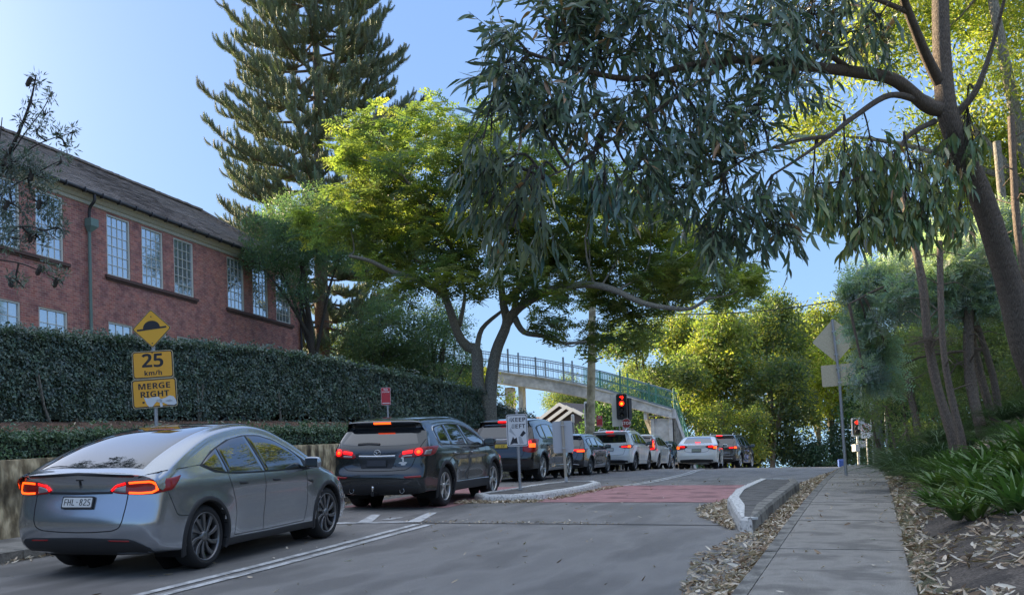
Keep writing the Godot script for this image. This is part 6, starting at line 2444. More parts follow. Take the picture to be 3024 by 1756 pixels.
func utility_pole() -> void:
	var root := thing("utility_pole", "tall leaning timber utility pole rising into the spreading tree", "utility pole", Vector3(-11.75, road_y(-11.75, 43.5), -43.5))
	var mb := MB.new()
	mb.tube([Vector3(0, -0.3, 0), Vector3(0.25, 4.0, 0), Vector3(0.5, 8.6, 0.02)], [0.205, 0.18, 0.14], 16)
	obj("shaft", mb, M.pole_wood, root)
	mb = MB.new()
	mb.box(Vector3(0.45, 7.8, 0), Vector3(1.7, 0.1, 0.1))
	obj("cross_arm", mb, M.grey_wood, root)

func right_side_poles() -> void:
	# leaning pole with the backs of two boards
	var root := thing("leaning_sign", "leaning grey pole with yellowish backs of diamond and oblong signs, at the path edge", "road sign", Vector3(-0.68, road_y(-0.68, 27.8) + 0.1, -27.85), 0.12)
	var mb := MB.new()
	mb.tube([Vector3(0, -0.1, 0), Vector3(-0.06, 2.5, 0.02), Vector3(-0.17, 4.06, 0.03)], [0.04, 0.038, 0.036], 12)
	obj("pole", mb, M.galvanised, root)
	board("diamond_board", root, diamond(0.575, 0.05), 0.004, M.yellow_sign_back, Transform3D(Basis(Vector3.BACK, 0.03), Vector3(-0.12, 3.52, -0.05)))
	board("oblong_board", root, rrect(0.9, 0.56, 0.03), 0.004, M.yellow_sign_back, Transform3D(Basis(Vector3.BACK, 0.03), Vector3(-0.045, 2.62, -0.05)))
	mb = MB.new()
	for y in [3.75, 3.15, 2.8, 2.42]:
		mb.box(Vector3(-0.06 - (y - 2.5) * 0.07, y, 0.0), Vector3(0.1, 0.03, 0.11))
	obj("clamp", mb, M.sign_back, root)
	# signal at the far corner
	var tl := thing("far_traffic_light", "small red traffic light in a white surround at the end of the right path", "traffic light", Vector3(-0.87, 0, -65.3), 0.18)
	mb = MB.new()
	mb.tube([Vector3(0.04, 0.4, -0.1), Vector3(0.04, 3.9, -0.1)], [0.07, 0.07], 10)
	obj("pole", mb, M.signal_white, tl)
	signal_head(tl, Vector3(0, 3.5, 0), Vector2(0.6, 1.15), M.signal_white, true)
	mb = MB.new()
	mb.box(Vector3(-0.12, 2.25, 0.1), Vector3(0.34, 0.42, 0.3), Basis(Vector3.UP, 0.6))
	mb.box(Vector3(0.33, 2.45, 0.0), Vector3(0.36, 0.4, 0.3), Basis(Vector3.UP, -0.5))
	obj("walk_signal", mb, M.sign_back, tl)
	# round prohibition sign
	var ps := thing("prohibition_sign", "white board with a red ring and black truck, right of the far traffic light", "road sign", Vector3(-0.33, 0, -61.3), 0.18)
	mb = MB.new()
	mb.tube([Vector3(0.05, 0.5, -0.05), Vector3(0.03, 3.3, -0.05)], [0.04, 0.04], 8)
	obj("pole", mb, M.signal_white, ps)
	var b := board("board", ps, rrect(0.52, 0.86, 0.04, 3), 0.01, M.sign_white, Transform3D(Basis(Vector3.BACK, -0.03), Vector3(0, 3.05, 0)))
	board("rear_board", ps, rrect(0.36, 0.6, 0.03, 3), 0.01, M.sign_back, Transform3D(Basis.IDENTITY, Vector3(-0.22, 3.45, -0.08)))
	var ring := []
	for k in 24:
		var a := TAU * k / 24
		var c := TAU * (k + 1) / 24
		ring.append(PackedVector2Array([Vector2(cos(a), sin(a)) * 0.2, Vector2(cos(a), sin(a)) * 0.235, Vector2(cos(c), sin(c)) * 0.235, Vector2(cos(c), sin(c)) * 0.2]))
	flat("red_ring", b, ring, M.sign_red, 0.0105, Vector3(0, 0.15, 0))
	flat("truck_symbol", b, [PackedVector2Array([Vector2(-0.14, -0.04), Vector2(0.05, -0.04), Vector2(0.05, 0.05), Vector2(-0.14, 0.05)]), PackedVector2Array([Vector2(0.06, -0.04), Vector2(0.15, -0.04), Vector2(0.15, 0.0), Vector2(0.11, 0.035), Vector2(0.06, 0.035)])], M.sign_black, 0.0105, Vector3(0, 0.15, 0))
	flat("red_bar", b, [strip2(Vector2(-0.14, 0.14), Vector2(0.14, -0.14), 0.03)], M.sign_red, 0.0125, Vector3(0, 0.15, 0))
	# grey timber pole and thin steel posts
	var up := thing("timber_pole", "thick grey timber pole beside the path at the crest", "utility pole", Vector3(0.22, road_y(0.22, 42.4), -42.4))
	mb = MB.new()
	mb.tube([Vector3(0, -0.2, 0), Vector3(-0.04, 3.2, 0), Vector3(-0.06, 9.0, 0)], [0.19, 0.175, 0.15], 14)
	obj("shaft", mb, M.grey_wood, up)
	mb = MB.new()
	mb.box(Vector3(-0.24, 2.35, 0.02), Vector3(0.03, 1.0, 0.3))
	obj("metal_strip", mb, M.sign_back, up)
	var gp := "thin steel posts beside the timber pole"
	var q := thing("steel_post", "thin pale steel post just left of the grey timber pole", "post", Vector3(0.0, road_y(0, 44.4), -44.4), 0.0, gp)
	mb = MB.new()
	mb.tube([Vector3(0, -0.1, 0), Vector3(-0.02, 2.9, 0)], [0.035, 0.035], 8)
	obj("shaft", mb, M.signal_white, q)
	var q2 := thing("steel_post", "tall thin steel post just right of the grey timber pole", "post", Vector3(0.56, road_y(0.5, 43.4) + 0.1, -43.4), 0.0, gp)
	mb = MB.new()
	mb.tube([Vector3(0, -0.2, 0), Vector3(-0.05, 3.9, 0)], [0.055, 0.05], 8)
	obj("shaft", mb, M.sign_back, q2)
	mb = MB.new()
	mb.box(Vector3(0.0, 3.3, 0.06), Vector3(0.06, 1.2, 0.1))
	mb.box(Vector3(-0.03, 1.7, 0.06), Vector3(0.1, 0.06, 0.1))
	obj("conduit", mb, M.signal_white, q2)
	# blue bin at the far corner
	var bn := thing("blue_bin", "small bright blue bin at the far corner left of the traffic light pole", "bin", Vector3(-1.85, road_y(-1.8, 66) - 0.05, -66.0), 0.2)
	mb = MB.new()
	mb.hexa([Vector3(-0.162, 0.000, 0.150), Vector3(0.162, 0.000, 0.150), Vector3(0.162, 0.000, -0.150), Vector3(-0.162, 0.000, -0.150), Vector3(-0.198, 0.744, 0.192), Vector3(0.198, 0.744, 0.192), Vector3(0.198, 0.744, -0.192), Vector3(-0.198, 0.744, -0.192)])
	obj("tub", mb, M.bin_blue, bn)
	mb = MB.new()
	mb.hexa([Vector3(-0.210, 0.747, 0.204), Vector3(0.210, 0.747, 0.204), Vector3(0.210, 0.747, -0.216), Vector3(-0.210, 0.747, -0.216), Vector3(-0.180, 0.825, 0.120), Vector3(0.180, 0.825, 0.120), Vector3(0.180, 0.806, -0.216), Vector3(-0.180, 0.806, -0.216)])
	obj("lid", mb, M.bin_blue, bn)

func overhead_wire() -> void:
	var pts := []
	for k in 13:
		var t := k / 12.0
		var p := Vector3(-11.3, 8.15, -43.5).lerp(Vector3(0.3, 7.45, -42.4), t)
		p.y -= 0.5 * 4.0 * t * (1 - t)
		pts.append(p)
	var mb := MB.new()
	mb.tube(pts, radii(13, 0.022, 0.022), 5)
	var o := obj("overhead_wire", mb, M.black_plastic)
	tag(o, "black overhead wire sagging across the road between the two poles", "wire")


# crowns and limbs, in metres
const JAC_LIMBS := [
	[-13.33, 2.77, -35.51, -13.66, 4.12, -35.34, -13.67, 5.41, -35.29, -13.96, 5.62, -35.18, -14.18, 5.99, -34.88, -14.32, 6.84, -34.47, -14.41, 7.68, -34.09, -14.19, 8.14, -33.94, -13.87, 8.84, -33.81, -14.16, 9.53, -33.36, -14.36, 9.84, -32.75],
	[-13.33, 2.77, -35.51, -13.31, 4.12, -35.68, -13.10, 5.43, -35.81, -12.68, 6.46, -35.92, -12.81, 7.15, -36.05, -12.91, 7.90, -36.10, -13.22, 8.91, -36.37, -13.57, 9.98, -36.74, -13.57, 11.05, -37.23],
	[-14.37, 7.45, -34.22, -14.57, 7.59, -33.83, -15.04, 7.84, -32.91, -15.56, 8.01, -32.19, -16.01, 8.28, -31.49, -16.54, 8.41, -30.98],
	[-14.40, 7.94, -34.09, -14.92, 8.27, -34.21, -15.64, 8.98, -34.46, -16.24, 9.97, -34.74, -16.61, 10.90, -35.10],
	[-12.65, 6.52, -35.92, -12.07, 7.04, -35.79, -10.86, 7.41, -35.46, -9.47, 7.48, -35.20, -8.40, 7.17, -34.96, -7.30, 6.57, -34.94, -6.36, 6.32, -35.07, -5.65, 6.25, -35.11, -5.09, 6.53, -35.08],
	[-12.71, 7.34, -36.08, -11.64, 8.52, -36.95, -10.82, 9.00, -37.75, -9.66, 9.27, -38.67, -8.49, 9.20, -39.62],
	[-12.34, 6.63, -35.93, -11.86, 6.03, -35.48, -11.03, 5.78, -35.36, -10.27, 5.45, -35.21, -9.40, 5.42, -35.10],
	[-13.67, 5.41, -35.29, -13.66, 6.35, -35.89, -12.95, 6.98, -36.12],
	[-14.16, 6.37, -34.87, -14.20, 7.19, -35.46, -14.36, 7.89, -36.01, -14.70, 8.67, -36.39],
	[-12.42, 6.84, -35.99, -12.52, 7.80, -36.88, -12.39, 8.69, -37.74, -12.72, 9.91, -38.42],
]
const JAC_BLOBS := [
	[-16.34, 12.95, -33.03, 1.39],
	[-15.19, 13.78, -35.21, 1.38],
	[-12.48, 11.48, -31.97, 1.31],
	[-16.66, 11.31, -32.30, 1.23],
	[-14.81, 10.98, -32.04, 1.41],
	[-13.26, 10.14, -32.30, 1.26],
	[-11.55, 11.21, -33.42, 1.49],
	[-10.21, 11.29, -34.83, 1.38],
	[-9.39, 9.88, -35.48, 1.39],
	[-11.57, 9.86, -35.56, 1.49],
	[-7.91, 9.56, -36.15, 1.39],
	[-6.97, 9.14, -38.07, 1.45],
	[-5.31, 7.74, -35.86, 1.35],
	[-4.72, 7.73, -40.07, 1.18],
	[-3.62, 7.06, -35.43, 0.69],
	[-9.00, 8.43, -37.30, 1.37],
	[-10.35, 7.59, -35.35, 1.03],
	[-16.56, 9.78, -33.92, 1.27],
	[-16.71, 9.64, -31.39, 1.19],
	[-14.09, 8.77, -32.69, 0.99],
	[-8.51, 6.86, -38.31, 1.24],
	[-7.34, 7.77, -39.68, 1.11],
	[-10.53, 6.04, -34.73, 0.87],
	[-9.86, 5.89, -37.22, 0.84],
	[-13.47, 14.02, -36.73, 1.10],
	[-19.89, 10.67, -34.71, 0.94],
	[-8.37, 10.50, -33.96, 0.98],
	[-14.71, 7.34, -31.58, 0.69],
	[-6.94, 9.46, -35.01, 0.85],
	[-6.27, 9.52, -39.45, 0.94],
	[-16.62, 11.95, -31.08, 0.56],
	[-11.98, 8.54, -34.77, 0.88],
	[-15.58, 10.60, -36.60, 1.11],
	[-13.25, 9.92, -34.93, 1.12],
	[-12.69, 10.43, -36.05, 1.07],
	[-13.42, 8.46, -33.63, 0.87],
	[-11.45, 8.85, -36.52, 1.07],
	[-16.02, 11.07, -35.70, 1.09],
	[-13.36, 7.41, -31.93, 0.76],
	[-10.24, 9.19, -37.31, 1.16],
	[-17.82, 9.13, -36.06, 0.96],
	[-16.20, 9.10, -35.20, 0.92],
	[-11.49, 7.49, -34.14, 0.86],
	[-9.49, 7.50, -37.87, 0.93],
	[-12.49, 7.33, -32.74, 0.63],
	[-5.20, 8.91, -37.30, 0.74],
	[-6.66, 8.15, -39.55, 0.95],
	[-7.30, 7.64, -35.69, 0.86],
]
const GUM_LIMBS := [
	[1.92, 0.20, -12.55, 1.72, 0.95, -12.24, 1.56, 1.42, -12.06, 1.42, 2.09, -11.88, 1.19, 2.86, -11.55, 1.00, 3.34, -11.36, 0.87, 3.70, -11.19, 0.85, 4.18, -11.28, 0.86, 4.80, -11.36, 0.90, 5.71, -11.55, 0.86, 6.60, -11.72],
	[0.82, 3.77, -11.18, 0.66, 3.78, -11.01, 0.36, 3.97, -10.69, -0.01, 3.94, -10.24, -0.37, 3.88, -9.80, -0.70, 3.82, -9.37, -1.02, 3.76, -9.04, -1.39, 3.63, -8.71, -1.75, 3.46, -8.37, -2.14, 3.48, -8.02, -2.48, 3.58, -7.79],
	[0.83, 4.03, -11.28, 0.66, 4.27, -10.89, 0.51, 4.54, -10.51, 0.38, 4.75, -10.14, 0.11, 5.01, -9.71],
	[0.62, 3.82, -11.00, 0.31, 3.78, -10.57, -0.03, 3.47, -10.14, -0.25, 3.23, -9.86, -0.46, 3.01, -9.59, -0.73, 2.77, -9.29],
	[-0.25, 3.23, -9.86, -0.52, 3.10, -9.46, -0.88, 2.88, -9.02, -1.09, 2.67, -8.74],
	[0.74, 3.65, -11.15, 0.49, 3.46, -10.86, 0.28, 3.15, -10.59, -0.02, 2.89, -10.17, -0.38, 2.80, -9.84],
	[-1.02, 3.76, -9.04, -1.38, 3.37, -8.61, -1.79, 2.97, -8.17, -2.13, 2.65, -7.85, -2.35, 2.50, -7.67],
	[-0.01, 3.94, -10.24, -0.52, 4.11, -9.52, -1.13, 4.18, -8.99, -1.67, 4.17, -8.48],
	[0.91, 3.68, -11.21, 1.13, 3.90, -11.17, 1.30, 4.32, -11.22, 1.43, 4.76, -11.14],
	[0.51, 4.54, -10.51, -0.15, 4.59, -9.74, -0.98, 4.61, -9.02],
]
const GUM_BLOBS := [
	[-2.60, 3.61, -7.64, 0.19],
	[-2.49, 3.35, -7.69, 0.26],
	[-2.61, 3.34, -7.54, 0.16],
	[-2.29, 3.75, -7.96, 0.30],
	[-2.19, 3.24, -7.91, 0.30],
	[-2.39, 2.98, -7.74, 0.23],
	[-1.97, 3.65, -8.18, 0.34],
	[-1.91, 3.07, -8.12, 0.30],
	[-1.72, 3.99, -8.36, 0.37],
	[-1.64, 3.48, -8.52, 0.34],
	[-1.33, 3.97, -8.82, 0.42],
	[-1.26, 3.19, -8.66, 0.38],
	[-0.84, 4.11, -9.20, 0.47],
	[-1.03, 2.87, -8.86, 0.38],
	[-0.87, 3.35, -9.11, 0.36],
	[-1.56, 2.89, -8.36, 0.27],
	[-1.36, 2.57, -8.65, 0.31],
	[-1.05, 2.38, -8.87, 0.28],
	[-0.79, 2.54, -9.06, 0.28],
	[-1.74, 2.63, -8.20, 0.20],
	[-0.75, 2.28, -9.20, 0.21],
	[-1.18, 2.22, -8.73, 0.16],
	[-0.34, 4.30, -9.69, 0.45],
	[-0.32, 4.67, -9.68, 0.52],
	[-1.30, 4.53, -8.81, 0.49],
	[0.19, 4.34, -10.19, 0.35],
	[-0.53, 3.74, -9.43, 0.29],
	[-1.97, 4.27, -8.26, 0.37],
	[-2.12, 3.98, -8.01, 0.27],
]
const GUM_HANG := [
	[-2.75, 2.80, -7.41, 0.17],
	[-2.61, 2.61, -7.47, 0.19],
	[-2.79, 2.52, -7.41, 0.16],
	[-2.38, 2.53, -7.66, 0.16],
	[-2.50, 2.35, -7.51, 0.17],
	[-2.74, 2.29, -7.43, 0.13],
	[-1.92, 2.48, -7.93, 0.15],
	[-2.39, 2.12, -7.67, 0.11],
	[-2.57, 2.10, -7.50, 0.10],
	[-2.00, 2.65, -7.89, 0.15],
]
const GUM_RIGHT := [
	[-0.13, 3.01, -10.13, 0.27],
	[0.16, 2.90, -10.45, 0.31],
	[-0.21, 2.70, -10.11, 0.23],
	[0.47, 3.07, -10.76, 0.32],
	[0.61, 2.85, -10.93, 0.30],
	[0.22, 2.65, -10.58, 0.26],
	[-0.04, 2.49, -10.28, 0.17],
	[0.83, 3.20, -11.09, 0.24],
	[0.45, 2.59, -10.77, 0.20],
	[-0.42, 2.77, -9.82, 0.23],
	[0.13, 3.15, -10.32, 0.27],
	[1.04, 3.51, -11.26, 0.25],
	[0.92, 2.67, -11.15, 0.14],
]
const BANKSIA_LIMBS := [
	[-11.93, 2.87, -10.75, -11.48, 3.95, -10.76, -11.05, 4.69, -10.78, -10.72, 5.14, -10.77, -10.47, 5.53, -10.74, -10.38, 5.89, -10.76],
	[-11.05, 4.69, -10.78, -10.64, 5.14, -10.80, -10.32, 5.42, -10.80, -10.19, 5.66, -10.83],
	[-11.11, 4.58, -10.76, -10.60, 4.92, -10.82, -10.21, 5.03, -10.85, -9.92, 5.10, -10.95],
	[-11.48, 3.95, -10.76, -11.07, 4.36, -10.79, -10.56, 4.58, -10.85, -10.12, 4.73, -10.89],
	[-11.41, 3.81, -10.69, -10.96, 3.88, -10.74, -10.47, 3.84, -10.81, -10.22, 3.67, -10.90],
	[-11.42, 3.59, -10.69, -11.03, 3.45, -10.73, -10.64, 3.35, -10.76, -10.19, 3.12, -10.93],
	[-11.28, 4.36, -10.71, -11.07, 4.97, -10.76, -10.99, 5.41, -10.77],
]
const BANKSIA_BLOBS := [
	[-10.44, 5.83, -10.79, 0.09],
	[-10.64, 5.63, -10.92, 0.11],
	[-10.06, 5.53, -10.67, 0.08],
	[-10.28, 5.33, -10.79, 0.13],
	[-10.32, 5.11, -10.69, 0.13],
	[-10.04, 5.03, -10.75, 0.10],
	[-9.88, 5.07, -10.87, 0.08],
	[-10.56, 5.27, -10.72, 0.12],
	[-10.76, 4.74, -10.71, 0.33],
	[-10.53, 4.59, -10.89, 0.30],
	[-10.80, 4.19, -10.73, 0.33],
	[-10.51, 4.23, -11.00, 0.25],
	[-10.77, 3.72, -10.62, 0.24],
	[-10.72, 3.82, -11.06, 0.20],
	[-9.98, 4.64, -10.75, 0.11],
	[-10.20, 4.99, -11.07, 0.08],
	[-10.79, 3.15, -10.77, 0.14],
	[-10.29, 3.15, -11.04, 0.12],
	[-10.30, 3.26, -10.76, 0.10],
	[-11.03, 4.60, -10.49, 0.43],
	[-11.36, 3.94, -10.78, 0.45],
	[-10.49, 3.94, -11.20, 0.14],
]
const SILVER_BLOBS := [
	[0.16, 3.93, -20.91, 0.47],
	[0.86, 4.21, -21.92, 0.61],
	[1.50, 3.98, -20.32, 0.60],
	[2.21, 4.18, -21.33, 0.62],
	[2.07, 3.43, -20.91, 0.53],
	[0.63, 3.38, -20.27, 0.45],
	[1.36, 3.39, -20.77, 0.50],
	[-0.15, 3.67, -20.63, 0.35],
	[-0.03, 3.06, -20.83, 0.35],
	[0.18, 2.63, -21.28, 0.40],
	[-0.07, 2.05, -20.91, 0.35],
	[0.31, 2.11, -21.72, 0.32],
	[2.52, 3.51, -21.22, 0.46],
	[1.22, 4.85, -22.42, 0.41],
	[2.45, 4.63, -20.70, 0.45],
]
const YELLOW_BLOBS := [
	[3.48, 11.58, -28.98, 1.58],
	[3.02, 14.04, -30.33, 1.67],
	[3.59, 9.01, -26.91, 1.26],
	[1.47, 11.61, -27.66, 1.24],
	[3.07, 8.00, -27.54, 1.00],
	[3.55, 6.90, -27.47, 0.89],
	[0.18, 10.79, -26.62, 0.91],
	[1.85, 8.88, -28.13, 0.83],
	[4.24, 13.39, -29.07, 1.68],
	[-0.91, 9.64, -28.15, 0.65],
	[-0.53, 8.68, -27.69, 0.53],
	[-1.58, 9.59, -28.70, 0.50],
	[2.95, 6.68, -27.86, 0.71],
	[4.70, 9.11, -31.95, 1.37],
	[0.99, 12.18, -26.01, 1.07],
]
const BANK_BLOBS := [
	[0.37, 2.03, -28.70, 0.64],
	[1.01, 2.76, -28.89, 0.64],
	[1.75, 3.28, -31.25, 0.80],
	[0.78, 1.27, -26.75, 0.50],
	[2.51, 2.81, -30.48, 0.89],
	[3.26, 3.33, -30.73, 1.00],
	[3.48, 2.26, -28.72, 0.93],
	[2.98, 1.72, -29.63, 0.86],
	[3.79, 4.05, -29.82, 0.96],
	[1.90, 1.80, -28.18, 0.62],
	[1.77, 3.91, -29.11, 0.75],
	[0.64, 3.63, -28.73, 0.64],
	[2.78, 4.24, -30.52, 0.89],
	[2.78, 0.78, -22.17, 0.48],
	[3.60, 2.64, -26.63, 1.05],
	[-0.04, 2.16, -31.73, 0.48],
	[0.14, 1.32, -31.83, 0.48],
]

# ------------------------------------------------------------------ trees
func pts3(l: Array) -> Array:
	var o := []
	for i in range(0, l.size(), 3):
		o.append(Vector3(l[i], l[i + 1], l[i + 2]))
	return o

# a spray of narrow leaflets on both sides of several stalks
func frond_mesh(sd: int, n: int, leaf_len: float, leaf_w: float, stalk: float, pairs: int, flat_: float) -> ArrayMesh:
	var r := RandomNumberGenerator.new()
	r.seed = sd
	var mb := MB.new()
	for k in n:
		var a := TAU * (k + r.randf() * 0.6) / n
		var d := Vector3(cos(a), r.randf_range(-0.25, 0.35) * (1.0 - flat_) + 0.08, sin(a)).normalized()
		var o := Vector3(r.randf_range(-1, 1), r.randf_range(-0.5, 0.5), r.randf_range(-1, 1)) * stalk * 0.25
		for p in pairs:
			var t := (p + 0.6) / pairs
			var q := o + d * stalk * t - Vector3.UP * stalk * 0.22 * t * t
			for s in [-1.0, 1.0]:
				var sd_: Vector3 = d.cross(Vector3.UP).normalized() * s
				one_leaf(mb, q, (sd_ + d * 0.55 + Vector3.UP * r.randf_range(-0.35, 0.15)).normalized(), leaf_len * (1.1 - 0.5 * absf(t - 0.45)) * r.randf_range(0.8, 1.2), leaf_w, r.randf_range(-0.5, 0.5))
	return mb.mesh()

func long_leaf() -> MB: # one curved lance shaped leaf, 1 m long, hanging along -y
	var mb := MB.new()
	var rows := []
	for k in 7:
		var t := k / 6.0
		var w := 0.098 * pow(sin(PI * pow(t * 0.97 + 0.02, 0.75)), 0.9)
		var c := Vector3(0.13 * sin(t * 2.4), -t, 0.10 * t * t)
		rows.append(PackedVector3Array([c + Vector3(-w, 0, w * 0.25), c, c + Vector3(w, 0, w * 0.25)]))
	mb.grid(rows, false, Vector3(0, 0.1, 1))
	return mb

func rnd_dir(r: RandomNumberGenerator) -> Vector3:
	var v := Vector3(r.randfn(), r.randfn(), r.randfn())
	return v.normalized() if v.length() > 0.001 else Vector3.UP

func limb_tube(mb: MB, l: Array, r0: float, r1: float, per := 4, sides := 9) -> void:
	var c := crv(l, per)
	mb.tube(c, radii(c.size(), r0, r1, 0.8), sides)

func nearest(limbs: Array, p: Vector3) -> Vector3:
	var best := 1e9
	var q := Vector3.ZERO
	for l in limbs:
		for i in range(1, l.size()):
			var c: Vector3 = Geometry3D.get_closest_point_to_segment(p, l[i - 1], l[i])
			var d := c.distance_to(p) + (0.0 if i > l.size() / 3 else 0.8)
			if d < best:
				best = d
				q = c
	return q

# limbs carry twigs to every blob; leaves are clumps spread through the blobs
func make_tree(root: Node3D, limbs: Array, rad: Array, blobs: Array, leaf: ArrayMesh, lm: Material, cols: Array, density: float, size: float, squash: float, bark_: Material, sd: int, gate := -0.15, keep_up := 0.0) -> void:
	var r := RandomNumberGenerator.new()
	r.seed = sd
	var nz := FastNoiseLite.new()
	nz.seed = sd
	nz.frequency = 0.8
	var mb := MB.new()
	for i in limbs.size():
		limb_tube(mb, limbs[i], rad[i][0], rad[i][1])
	obj("trunk", mb, bark_, root)
	var tw := MB.new()
	var ts := []
	var cs := []
	for b in blobs:
		var c: Vector3 = b[0]
		var br: float = b[1]
		var q := nearest(limbs, c)
		if q.distance_to(c) > 0.15:
			var m := q.lerp(c, 0.5) + Vector3(r.randfn(), r.randfn(), r.randfn()) * 0.12 * q.distance_to(c) - Vector3.UP * 0.08 * q.distance_to(c)
			limb_tube(tw, [q, m, c], clampf(0.014 * q.distance_to(c) + 0.012, 0.015, 0.09), 0.012, 3, 6)
		for k in roundi(3 + br * 3):
			var e := c + rnd_dir(r) * Vector3(1, squash, 1) * br * r.randf_range(0.6, 0.95)
			tw.tube([c, c.lerp(e, 0.5) + rnd_dir(r) * 0.08 * br, e], [0.014 + 0.006 * br, 0.009, 0.004], 4, false)
		var n := roundi(density * 4.0 * br * br)
		for k in n:
			var d := rnd_dir(r)
			var p := c + d * Vector3(1, squash, 1) * br * pow(r.randf(), 0.42) * r.randf_range(0.9, 1.12)
			var g := nz.get_noise_3dv(p * 1.1)
			if g < gate + r.randf_range(-0.12, 0.12):
				continue
			var bas := Basis(Vector3.UP, r.randf() * TAU) * Basis(Vector3.RIGHT, r.randfn() * (0.35 if keep_up > 0 else 1.6)) * Basis(Vector3.BACK, r.randfn() * (0.35 if keep_up > 0 else 1.6))
			ts.append(Transform3D(bas.scaled(Vector3.ONE * size * r.randf_range(0.75, 1.3)), p))
			var t := clampf(0.5 + g * 1.1 + r.randfn() * 0.22, 0, 0.999) * (cols.size() - 1)
			var col: Color = cols[int(t)].srgb_to_linear().lerp(cols[int(t) + 1].srgb_to_linear(), t - int(t)) if cols.size() > 1 else cols[0].srgb_to_linear()
			cs.append(leafcol(col.linear_to_srgb(), r, 0.18))
	obj("twigs", tw, bark_, root).set_meta("kind", "stuff")
	many("foliage", leaf, lm, ts, cs, root)

func pine() -> void:
	var root := thing("pine_tree", "tall conical pine with whorls of upswept branches behind the brick building", "tree")
	var r := RandomNumberGenerator.new()
	r.seed = 501
	var bx := Vector3(-29.2, 2.2, -51.1)
	var mb := MB.new()
	var tr := []
	for k in 16:
		tr.append(bx + Vector3(0.03 * k, 34.0 * k / 15.0, 0.02 * k))
	mb.tube(tr, radii(16, 0.52, 0.05), 14)
	# rope of short needles along +z, 1 m
	var rope := MB.new()
	for k in 64:
		var t := k / 64.0
		var a := k * 2.4
		var w := 0.085 * (1.0 - 0.55 * t)
		var o := Vector3(0, 0.16 * t * t, t)
		var d := Vector3(cos(a), sin(a) + 0.25, 0.85).normalized()
		one_leaf(rope, o, d, w * 1.7, 0.03, a)
	rope.tube([Vector3(0, 0, -0.1), Vector3(0, 0.04, 0.5), Vector3(0, 0.16, 1.0)], [0.024, 0.028, 0.008], 4, false)
	var rm := rope.mesh()
	var ts := []
	var cs := []
	var y := 5.0
	while y < 35.5:
		var len_ := hermite([4.0, 10.0, 15.0, 19.0, 23.0, 27.0, 30.0, 34.0, 36.5], [3.2, 4.6, 6.1, 6.5, 6.0, 4.9, 3.5, 1.5, 0.2], y)
		var nb := 6 if y > 9 else 5
		var off := r.randf() * TAU
		for k in nb:
			var a := off + TAU * k / nb + r.randf_range(-0.2, 0.2)
			var l := len_ * r.randf_range(0.82, 1.08)
			var d := Vector3(cos(a), 0, sin(a))
			var o := bx + Vector3(0.4 * (y - 2) / 34.0, y - bx.y, 0.2)
			o.y = y + r.randf_range(-0.25, 0.25)
			var pt := []
			var ns := 9
			var lift := 0.0 + 0.012 * (y - 15.0)
			for i in ns + 1:
				var t := i / float(ns)
				pt.append(o + d * l * t + Vector3.UP * l * (lift * t - 0.11 * sin(t * PI * 0.8) + 0.20 * t * t * t))
			mb.tube(pt, radii(ns + 1, 0.05 + 0.008 * l, 0.015), 5, false)
			var arms := [pt]
			if l > 1.6:
				for sgn in [-1.0, 1.0]:
					for base in [0.38, 0.62]:
						var i1 := int(base * ns)
						var o2: Vector3 = pt[i1]
						var d2: Vector3 = (d + d.cross(Vector3.UP) * sgn * r.randf_range(0.6, 0.95)).normalized()
						var l2: float = l * (1.0 - base) * r.randf_range(0.7, 1.0)
						var arm := []
						for i in 6:
							var t := i / 5.0
							arm.append(o2 + d2 * l2 * t + Vector3.UP * l2 * (0.05 * t + 0.25 * t * t * t))
						mb.tube(arm, radii(6, 0.03, 0.012), 4, false)
						arms.append(arm)
			for arm in arms:
				var al: float = arm[0].distance_to(arm[arm.size() - 1])
				var m := roundi(al * 6.5)
				for i in m:
					var t := (0.3 if arm == pt else 0.12) + (0.7 if arm == pt else 0.88) * (i + r.randf()) / m
					var f: float = t * (arm.size() - 1)
					var i0 := mini(int(f), arm.size() - 2)
					var p: Vector3 = arm[i0].lerp(arm[i0 + 1], f - i0)
					var side := d.cross(Vector3.UP) * (1.0 if i % 2 else -1.0)
					var fw := (d * r.randf_range(0.35, 0.8) + side * r.randf_range(0.1, 0.75) + Vector3.UP * r.randf_range(0.1, 0.95)).normalized()
					var ln := r.randf_range(0.42, 0.85) * (1.1 - 0.35 * t)
					var x := Vector3.UP.cross(fw).normalized()
					ts.append(Transform3D(Basis(x * 1.7, fw.cross(x) * 1.7, fw).scaled_local(Vector3(1, 1, ln)), p))
					cs.append(leafcol(lin(0.07, 0.09, 0.065).lerp(lin(0.15, 0.175, 0.105), r.randf()), r, 0.2))
			var z2: Vector3 = (pt[ns] - pt[ns - 1]).normalized()
			var x2 := Vector3.UP.cross(z2).normalized()
			ts.append(Transform3D(Basis(x2 * 2.2, z2.cross(x2) * 2.0, z2).scaled_local(Vector3(1, 1, 1.1)), pt[ns - 1]))
			cs.append(leafcol(lin(0.09, 0.11, 0.06), r, 0.2))
		y += 1.3 if y < 24 else 1.0
	obj("trunk", mb, M.pine_bark, root)
	many("foliage", rm, M.leaf_needle, ts, cs, root)

